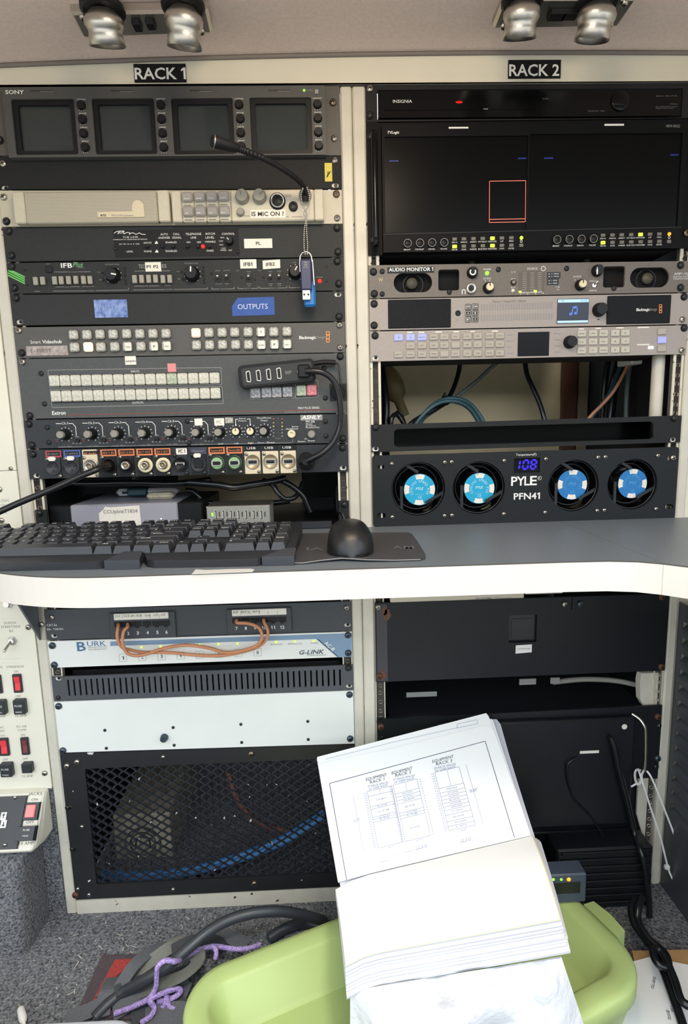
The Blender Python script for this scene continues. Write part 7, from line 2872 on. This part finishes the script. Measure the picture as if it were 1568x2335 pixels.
slab('back_cover', [(1116, 1640), (1132, 1640), (1141, 1652), (1160, 1720), (1200, 1850), (1222, 1918), (776, 2024), (733, 1742)], -.0085, .002, paper2)
slab('page', [(724, 1733), (1118, 1641), (1127, 1648), (1212, 1906), (771, 2012)], -.0055, .0025, paper2)
slab('page', [(722, 1729), (1120, 1639), (1124, 1644), (1210, 1905), (770, 2010)], -.0026, .0026, paper)
slab('page', [(723, 1726), (1108, 1626), (1114, 1634), (1127, 1668), (1209, 1905), (770, 2008)], -.0002, .0020, paper)
pg = slab('drawing_page', [(725, 1742), (900, 1705), (1100, 1655), (1117, 1655), (1127, 1669), (1209, 1905), (771, 2007)], .0012, .0010, paper)
b, bd = MB(), MB()


def pline(pts, w=.0006, mb=None):
    for p, q in zip(pts, pts[1:]):
        a_, c_ = B3(*p, .0016), B3(*q, .0016)
        d_ = c_ - a_
        if d_.length < 1e-6:
            continue
        s_ = d_.cross(bn).normalized() * w * .5
        (mb or b).quad(a_ + s_, c_ + s_, c_ - s_, a_ - s_)


def ptext(s_, x0, y0, x1, y1, cap, mb=None, bold=False):
    a_, c_ = B3(x0, y0, .0017), B3(x1, y1, .0017)
    d_ = c_ - a_
    up = bn.cross(d_).normalized() * cap * .00072
    (mb or b).text3(s_, a_, d_, up, bold, True)


pline([(790, 2006.5), (751, 1786.5), (1105.8, 1690), (1172.8, 1910)], .0009, bd)
pline([(742, 1731), (905, 1690), (1044, 1659)], .0004)
pline([(1042, 1660), (1042, 1651), (1087, 1641), (1089, 1650), (1042, 1660)], .0004)
for i, (a1, a2, r1, r2) in enumerate((((834, 1781), (883, 1769), (843, 1787.5), (878, 1779)), ((893, 1766.5), (942, 1754), (901, 1772), (938, 1763)), ((986, 1740), (1036, 1727), (994, 1746), (1032, 1737)))):
    ptext('EQUIPMENT', *a1, *a2, 6, bd)
    ptext('RACK %d' % (i + 1), *r1, *r2, 6, bd)
    ptext('%d RACK SPACES' % (27, 27, 28)[i], r1[0] - 5, r1[1] + 8.5, r2[0] + 8, r2[1] + 7, 4)
    ptext('24" DEEP RACK', r1[0] - 3, r1[1] + 15, r2[0] + 7, r2[1] + 13, 4)
quads = [((837, 1805), (892, 1792), (918, 1920), (862, 1934)), ((896, 1790.5), (950, 1776), (981, 1905), (924, 1919)), ((991, 1761), (1046, 1748.5), (1083.5, 1881.5), (1023.5, 1894))]
cuts = [([.09, .27, .32, .46, .50, .55], ['VIDEO', 'BLANK', 'VTR', 'CCU', 'BLANK']), ([.16, .22, .28, .34, .5, .55, .60], ['MON', 'AUDIO', 'WFM', 'BLANK', 'ROUTER', 'VTR', 'BLANK']), ([.28, .36, .42, .48, .54, .60, .66, .74, .85, .93], ['MON', 'SCOPE', 'AUDIO', 'BLANK', 'RECEIVER', 'AMPLIFIER', 'RF CONTROL', 'BLANK', 'POWER', 'UPS'])]
for (tl, tr, br, bl), (cs, names) in zip(quads, cuts):
    def bi(u, v):
        x = (tl[0] * (1 - u) + tr[0] * u) * (1 - v) + (bl[0] * (1 - u) + br[0] * u) * v
        y = (tl[1] * (1 - u) + tr[1] * u) * (1 - v) + (bl[1] * (1 - u) + br[1] * u) * v
        return (x, y)
    pline([bi(0, 0), bi(1, 0), bi(1, 1), bi(0, 1), bi(0, 0)], .0005)
    pline([bi(-.07, 0), bi(-.07, 1)], .0004)
    pline([bi(.5, 0), bi(.5, cs[0])], .0004)
    vs_ = [0] + cs + [1]
    for k, v in enumerate(cs):
        pline([bi(0, v), bi(1, v)], .0005)
    for k, s_ in enumerate(names):
        if k + 1 < len(vs_) - 1 or k < len(cs):
            v = (vs_[k + 1] + vs_[min(k + 2, len(vs_) - 1)]) / 2 + .012
            ptext(s_, *bi(.28, v), *bi(.72, v), 3)
    for k in range(24):
        v = (k + .5) / 24
        for u_ in (-.16, 1.10) if tl[0] > 890 and tl[0] < 900 else (-.16,):
            pline([bi(u_, v), bi(u_ + .05, v)], .0008)
    ptext('FRONT', *bi(.42, 1.06), *bi(.66, 1.05), 4)
pline([(1062, 1744), (1101, 1877.6)], .0004)
pline([(805, 1815), (829, 1942)], .0004)
ptext('50.50"', 1071, 1808, 1090, 1803, 6)
ptext('50.50"', 806, 1876, 823, 1871, 6)
pline([(866, 1958), (990, 1926)], .0003)
ptext('22.375', 948, 1938, 975, 1931, 5)
ptext('22.375', 1050, 1921, 1075, 1915, 5)
pline([(1030, 1926), (1094, 1911)], .0003)
pline([(867, 1966), (885, 1962)], .0005)
pline([(921, 1944), (940, 1939)], .0005)
obj('lettering', b, ink, pg)
obj('drawing_title', bd, ink_d, pg)

# lower half: fanned block of pages
FLp, FRp = B3(764, 2013, -.001), B3(1212, 1906, -.001)
NLp, NRp = P(787, 2186, -.325), P(1274, 2096, -.325)


def pagerows(drop, fx, fr, curl):
    rows = []
    for i in range(9):
        f = i / 8
        r = []
        for j in range(13):
            g = j / 12
            p = FLp.lerp(FRp, g).lerp(NLp.lerp(NRp, g), f * fx)
            z = .010 * math.sin(PI * f * .9) * (1 - .3 * g) - drop * (.25 + .75 * f)
            z -= curl * (max(0, .16 - g) / .16) ** 2
            p = p + V((fr * g - .004 * (max(0, .12 - g) / .12) ** 2 * 0, 0, z))
            r.append(p)
        rows.append(r)
    return rows


drop = 0.0
specs = [('page', .0030, 1.0, .0, paper), ('page', .0012, .996, .002, paper_y), ('page', .0024, .990, .003, paper2)]
jit = random.Random(11)
for i in range(14):
    specs.append(('page', (.0018, .0034, .0026, .0014)[i % 4], .985 + .003 * i + jit.uniform(-.012, .008), .003 + .0007 * i + jit.uniform(-.002, .002), paper if i % 2 else paper2))
specs.append(('cover', .0028, 1.035, .013, paper2))
for nm, th_, fx, fr, m in specs:
    top = pagerows(drop, fx, fr, .010)
    bot = pagerows(drop + th_ * .86, fx, fr, .010)
    b = MB()
    b.grid(top)
    b.grid(bot)
    R_, C_ = len(top), len(top[0])
    per = [(0, j) for j in range(C_)] + [(i, C_ - 1) for i in range(1, R_)] + [(R_ - 1, j) for j in range(C_ - 2, -1, -1)] + [(i, 0) for i in range(R_ - 2, 0, -1)]
    m_ = len(per)
    b.add([top[i][j] for i, j in per] + [bot[i][j] for i, j in per], [(k, (k + 1) % m_, (k + 1) % m_ + m_, k + m_) for k in range(m_)])
    obj(nm, b, m, t)
    drop += th_
ZBK = min(NLp.z, NRp.z) - drop

# cloudy plastic bag of papers beneath the binder
t = thing('plastic_bag', 'cloudy white plastic bag bulging in the tray in front of the binder', 'plastic bag', (.585, -.34, .05))
NU, NV = 34, 26
front, back = [], []
for i in range(NV + 1):
    v = i / NV
    rf, rb = [], []
    for j in range(NU + 1):
        u = j / NU
        px = 798 + (482 + 110 * v) * u
        py = 2262 - 78 * u + 330 * v
        edge = min(1, min(u, 1 - u) * 7)
        yy = -.323 - .028 * math.sin(PI * min(1, v * 1.25 + .05)) * edge - .010 * v
        yy -= .013 * edge * math.exp(-((u - .42) / .22) ** 2 - ((v - .35) / .25) ** 2)
        yy -= .0055 * edge * (math.sin(13 * u + 5 * v) + .8 * math.sin(23 * u - 9 * v + 1) + .6 * math.sin(17 * v + 6 * u) + .5 * abs(math.sin(31 * u + 12 * v)))
        p = P(px, py, yy)
        p.z = max(p.z, .0500)
        rf.append(p)
        rb.append(p + V((0, .0015, 0)))
    front.append(rf)
    back.append(rb)
b = MB()
b.grid(front)
b.grid(back)
obj('bag', b, bag_m, t)
# ------------------------------------------------------------------ straps, rope, hose and mat at the left
b = MB()
q = [PZ(*p, .003) for p in ((233, 2179), (372, 2176), (360, 2330), (172, 2316))]
b.extrude([(p.x, p.y) for p in q], .0005, .0045)
t = thing('floor_mat', 'dark edged red mat lying under the pile of straps', 'mat', (.1, -.12, 0))
obj('border', b, matedge, t)
b = MB()
q = [PZ(*p, .0055) for p in ((262, 2188), (352, 2185), (348, 2200), (292, 2204), (262, 2228), (232, 2276), (212, 2280))]
b.extrude([(p.x, p.y) for p in q], .0046, .0056)
obj('pile', b, redmat, t)
b = MB()
b.lathe(PZ(221, 2272, .0057), (0, 0, 1), [(.0022, 0), (.0018, .0012)], 10)
obj('rivet', b, satin, t)


def ribbon(name, pts, w, m, lb, group=None, up=(0, -.3, 1)):
    b = MB()
    b.tube([PZ(px, py, z) for px, py, z in pts], 0, 4, smooth=5, flat=(w, .0011, up))
    return tag(obj(name, b, m), lb, 'strap', group)


ribbon('webbing_strap', [(150, 2322, .006), (205, 2304, .010), (258, 2270, .016), (282, 2236, .026), (302, 2206, .034), (332, 2178, .034), (372, 2160, .028), (394, 2180, .022)], .010, strap_m, 'black webbing strap arching over the red mat at the left')
ribbon('webbing_strap', [(232, 2320, .008), (236, 2290, .012), (246, 2258, .02), (258, 2230, .012)], .011, strap_m, 'short black webbing strap standing at the front edge of the red mat')
ribbon('webbing_strap', [(300, 2222, .018), (340, 2195, .030), (380, 2166, .038), (415, 2148, .034), (432, 2160, .026)], .010, strap_g, 'grey webbing strap crossing the middle of the strap pile')
ribbon('webbing_strap', [(438, 2166, .04), (452, 2190, .046), (420, 2222, .044), (372, 2242, .030), (320, 2262, .016)], .011, strap_g, 'wide olive grey strap folded beside the green tray')
ribbon('webbing_strap', [(258, 2310, .008), (300, 2285, .014), (350, 2262, .018), (402, 2252, .018), (430, 2262, .012)], .011, strap_m, 'dark strap lying low at the front of the strap pile')
ribbon('webbing_strap', [(330, 2330, .010), (370, 2318, .014), (412, 2315, .012), (440, 2330, .008)], .016, strap_m, 'dark strap end at the bottom edge beside the tray')
ribbon('webbing_strap', [(470, 2150, .02), (505, 2134, .026), (536, 2142, .022), (560, 2160, .012)], .010, strap_m, 'black strap looped by the far side of the green tray')
strap_d = mat('dark_webbing', '34363A', .7, noise=(700, .2))
for pts, w_, lb in (([(300, 2325, .006), (345, 2300, .012), (385, 2288, .014), (425, 2300, .010), (452, 2325, .008)], .010, 'darkest strap curving round the bottom of the strap pile'),
                    ([(262, 2262, .022), (300, 2244, .022), (340, 2232, .022), (380, 2226, .020), (420, 2216, .018), (455, 2200, .016)], .008, 'dark strap stretched through the middle of the strap pile'),
                    ([(392, 2168, .040), (428, 2150, .046), (468, 2142, .040), (500, 2150, .030), (512, 2166, .022)], .009, 'dark strap bent over at the far end of the strap pile'),
                    ([(275, 2302, .007), (292, 2270, .012), (330, 2250, .016), (372, 2262, .014), (400, 2285, .010)], .009, 'dark strap lying on the carpet under the purple rope')):
    ribbon('webbing_strap', pts, w_, strap_d, lb)
b = MB()
b.tube([PZ(*p) for p in ((215, 2322, .008), (246, 2290, .012), (282, 2262, .018), (340, 2230, .046), (390, 2196, .060), (434, 2158, .072), (470, 2128, .078), (510, 2103, .08), (550, 2088, .08), (590, 2080, .078), (640, 2078, .07), (690, 2086, .05), (740, 2100, .02))], .0078, 12, smooth=5)
tag(obj('black_hose', b, hose_m), 'thick black hose arching over the strap pile to the tray', 'hose')
b = MB()
b.tube([PZ(*p) for p in ((612, 2140, .012), (640, 2122, .014), (672, 2108, .014), (700, 2106, .010), (730, 2112, .008))], .008, 10)
tag(obj('black_hose', b, hose_m), 'short length of dark hose lying on the carpet behind the tray', 'hose')
for pts, lb in (([(262, 2311, .012), (306, 2294, .022), (340, 2276, .034), (355, 2250, .046), (357, 2222, .064), (360, 2203, .076), (378, 2190, .080), (402, 2192, .072), (425, 2180, .05), (458, 2164, .044), (490, 2158, .042), (536, 2164, .04), (566, 2162, .036), (592, 2154, .03)], 'long purple rope winding up through the strap pile'),
                ([(322, 2332, .012), (344, 2316, .018), (352, 2298, .024), (342, 2280, .034), (372, 2264, .034), (404, 2254, .030), (412, 2262, .026), (392, 2276, .022), (358, 2284, .020)], 'purple rope loop at the bottom of the strap pile'),
                ([(348, 2302, .012), (372, 2296, .016), (378, 2280, .024), (380, 2270, .028), (384, 2292, .018), (396, 2300, .014), (410, 2296, .012)], 'short purple rope bight beside the tray corner'),
                ([(488, 2158, .050), (493, 2170, .048), (491, 2186, .040)], 'short purple rope end hanging over the strap by the tray')):
    b = MB()
    b.tube([PZ(*p) for p in pts], lambda f: .0036 + .0002 * math.sin(f * 160), 8, smooth=6)
    tag(obj('rope', b, rope_m), lb, 'rope', 'purple rope in the strap pile')

# pale grey tote in the near left corner
t = thing('grey_tote', 'pale grey plastic tote rim in the near left corner', 'tote', (.05, -.33, 0))
zt = .115
e0, e1 = PZ(0, 2329, zt), PZ(286, 2315, zt)
u_ = (e1 - e0).normalized()
v_ = V((u_.y, -u_.x, 0))
oc = PZ(330, 2318, zt)


def tl(ins, z):
    pts = []
    r = .035 - ins
    L2, W2 = .36, .18
    for cx, cy, a0 in ((-ins - r, ins + r, 0), (-L2 + ins + r, ins + r, 90), (-L2 + ins + r, W2 - ins - r, 180), (-ins - r, W2 - ins - r, 270)):
        for i in range(7):
            a = math.radians(a0 + 90 * i / 6)
            p = oc + u_ * (cx + r * math.cos(a)) + v_ * (cy - r * math.sin(a))
            pts.append(V((p.x, p.y, z)))
    return pts


loops = [tl(.015, .0006), tl(.003, zt - .02), tl(0, zt - .016), tl(0, zt - .003), tl(.003, zt), tl(.016, zt), tl(.020, zt - .006), tl(.024, .01)]
n = len(loops[0])
b = MB()
b.add([p for l in loops for p in l], [(i * n + k, i * n + (k + 1) % n, (i + 1) * n + (k + 1) % n, (i + 1) * n + k) for i in range(len(loops) - 1) for k in range(n)], 0, True)
b.add(loops[-1], [tuple(range(n))])
obj('shell', b, grey_tote, t)
t = thing('usb_plug', 'small white cable plug lying on the carpet beyond the grey tote', 'plug', PZ(50, 2310, .0))
b = MB()
a, c = PZ(47, 2299, .006), PZ(54, 2330, .006)
b.lathe(a, c - a, [(.0035, 0), (.0052, .002), (.0055, .02), (.004, .024), (.0022, .027), (.002, .040)], 12)
obj('body', b, usb_white, t)
b = MB()
b.lathe(a, a - c, [(.0030, 0), (.0030, .006)], 10)
obj('connector', b, satin, t)

# litter on the carpet
rnd = random.Random(5)
b = MB()
for _ in range(150):
    px, py = rnd.uniform(60, 700), rnd.uniform(2085, 2310)
    p = PZ(px, py, .0022)
    if p.x < -.03 or p.y > -.004:
        continue
    a = rnd.uniform(0, PI)
    L_ = rnd.choice((.0015, .002, .002, .003, .005))
    d_, s_ = V((math.cos(a), math.sin(a), .2)) * L_, V((-math.sin(a), math.cos(a), 0)) * .0005
    b.quad(p + d_ + s_, p + d_ - s_, p - d_ - s_, p - d_ + s_)
tag(obj('carpet_litter', b, mat('pale_litter', 'C9C2B2', .8)), 'pale straw and paper bits scattered on the carpet', 'litter', kind='stuff')

# ------------------------------------------------------------------ right-hand corner of the floor
t = thing('cardboard_sheet', 'brown cardboard sheet under the white papers at the right edge', 'cardboard', PZ(1520, 2190, 0))
b = MB()
q = [PZ(*p, .006) for p in ((1440, 2171), (1600, 2168), (1640, 2300), (1470, 2300))]
b.extrude([(p.x, p.y) for p in q], .0006, .0085)
obj('sheet', b, card_m, t)
t = thing('loose_sheet', 'white printed paper on the floor right of the green tray', 'sheet of paper', PZ(1500, 2270, .009))
b = MB()
q = [PZ(*p, .010) for p in ((1395, 2205), (1480, 2182), (1620, 2210), (1640, 2420), (1430, 2420), (1400, 2300))]
b.extrude([(p.x, p.y) for p in q], .0090, .0100)
obj('sheet', b, paper, t)
b = MB()
for s_, x0, y0, x1, y1 in (('4 LBS', 1527, 2293, 1531, 2307), ('ZBF 9/17/22', 1518, 2302, 1523, 2324), ('SHIP TO', 1489, 2226, 1483, 2252)):
    a_, c_ = PZ(x0, y0, .0102), PZ(x1, y1, .0102)
    d_ = c_ - a_
    b.text3(s_, a_, d_, V((-d_.y, d_.x, 0)).normalized() * .0036, True)
obj('lettering', b, dark_l, t)
for pts, r, lb in (([(1448, 2052, .055), (1440, 2076, .05), (1446, 2105, .045), (1466, 2135, .04), (1488, 2165, .036), (1506, 2200, .034), (1522, 2240, .034), (1538, 2285, .034), (1552, 2325, .034), (1562, 2360, .034)], .0062, 'thick black power cord running down the right edge, left strand'),
                   ([(1464, 2046, .065), (1455, 2070, .06), (1454, 2100, .05), (1478, 2140, .048), (1516, 2175, .046), (1522, 2205, .046), (1498, 2196, .05), (1488, 2165, .052), (1508, 2170, .05), (1536, 2230, .046), (1556, 2285, .044), (1600, 2300, .044)], .0055, 'black power cord twisted round the other at the right edge')):
    b = MB()
    b.tube([PZ(*p) for p in pts], r, 10, smooth=5)
    tag(obj('power_cable', b, cable_b), lb, 'cable', 'black power cords at the right edge')
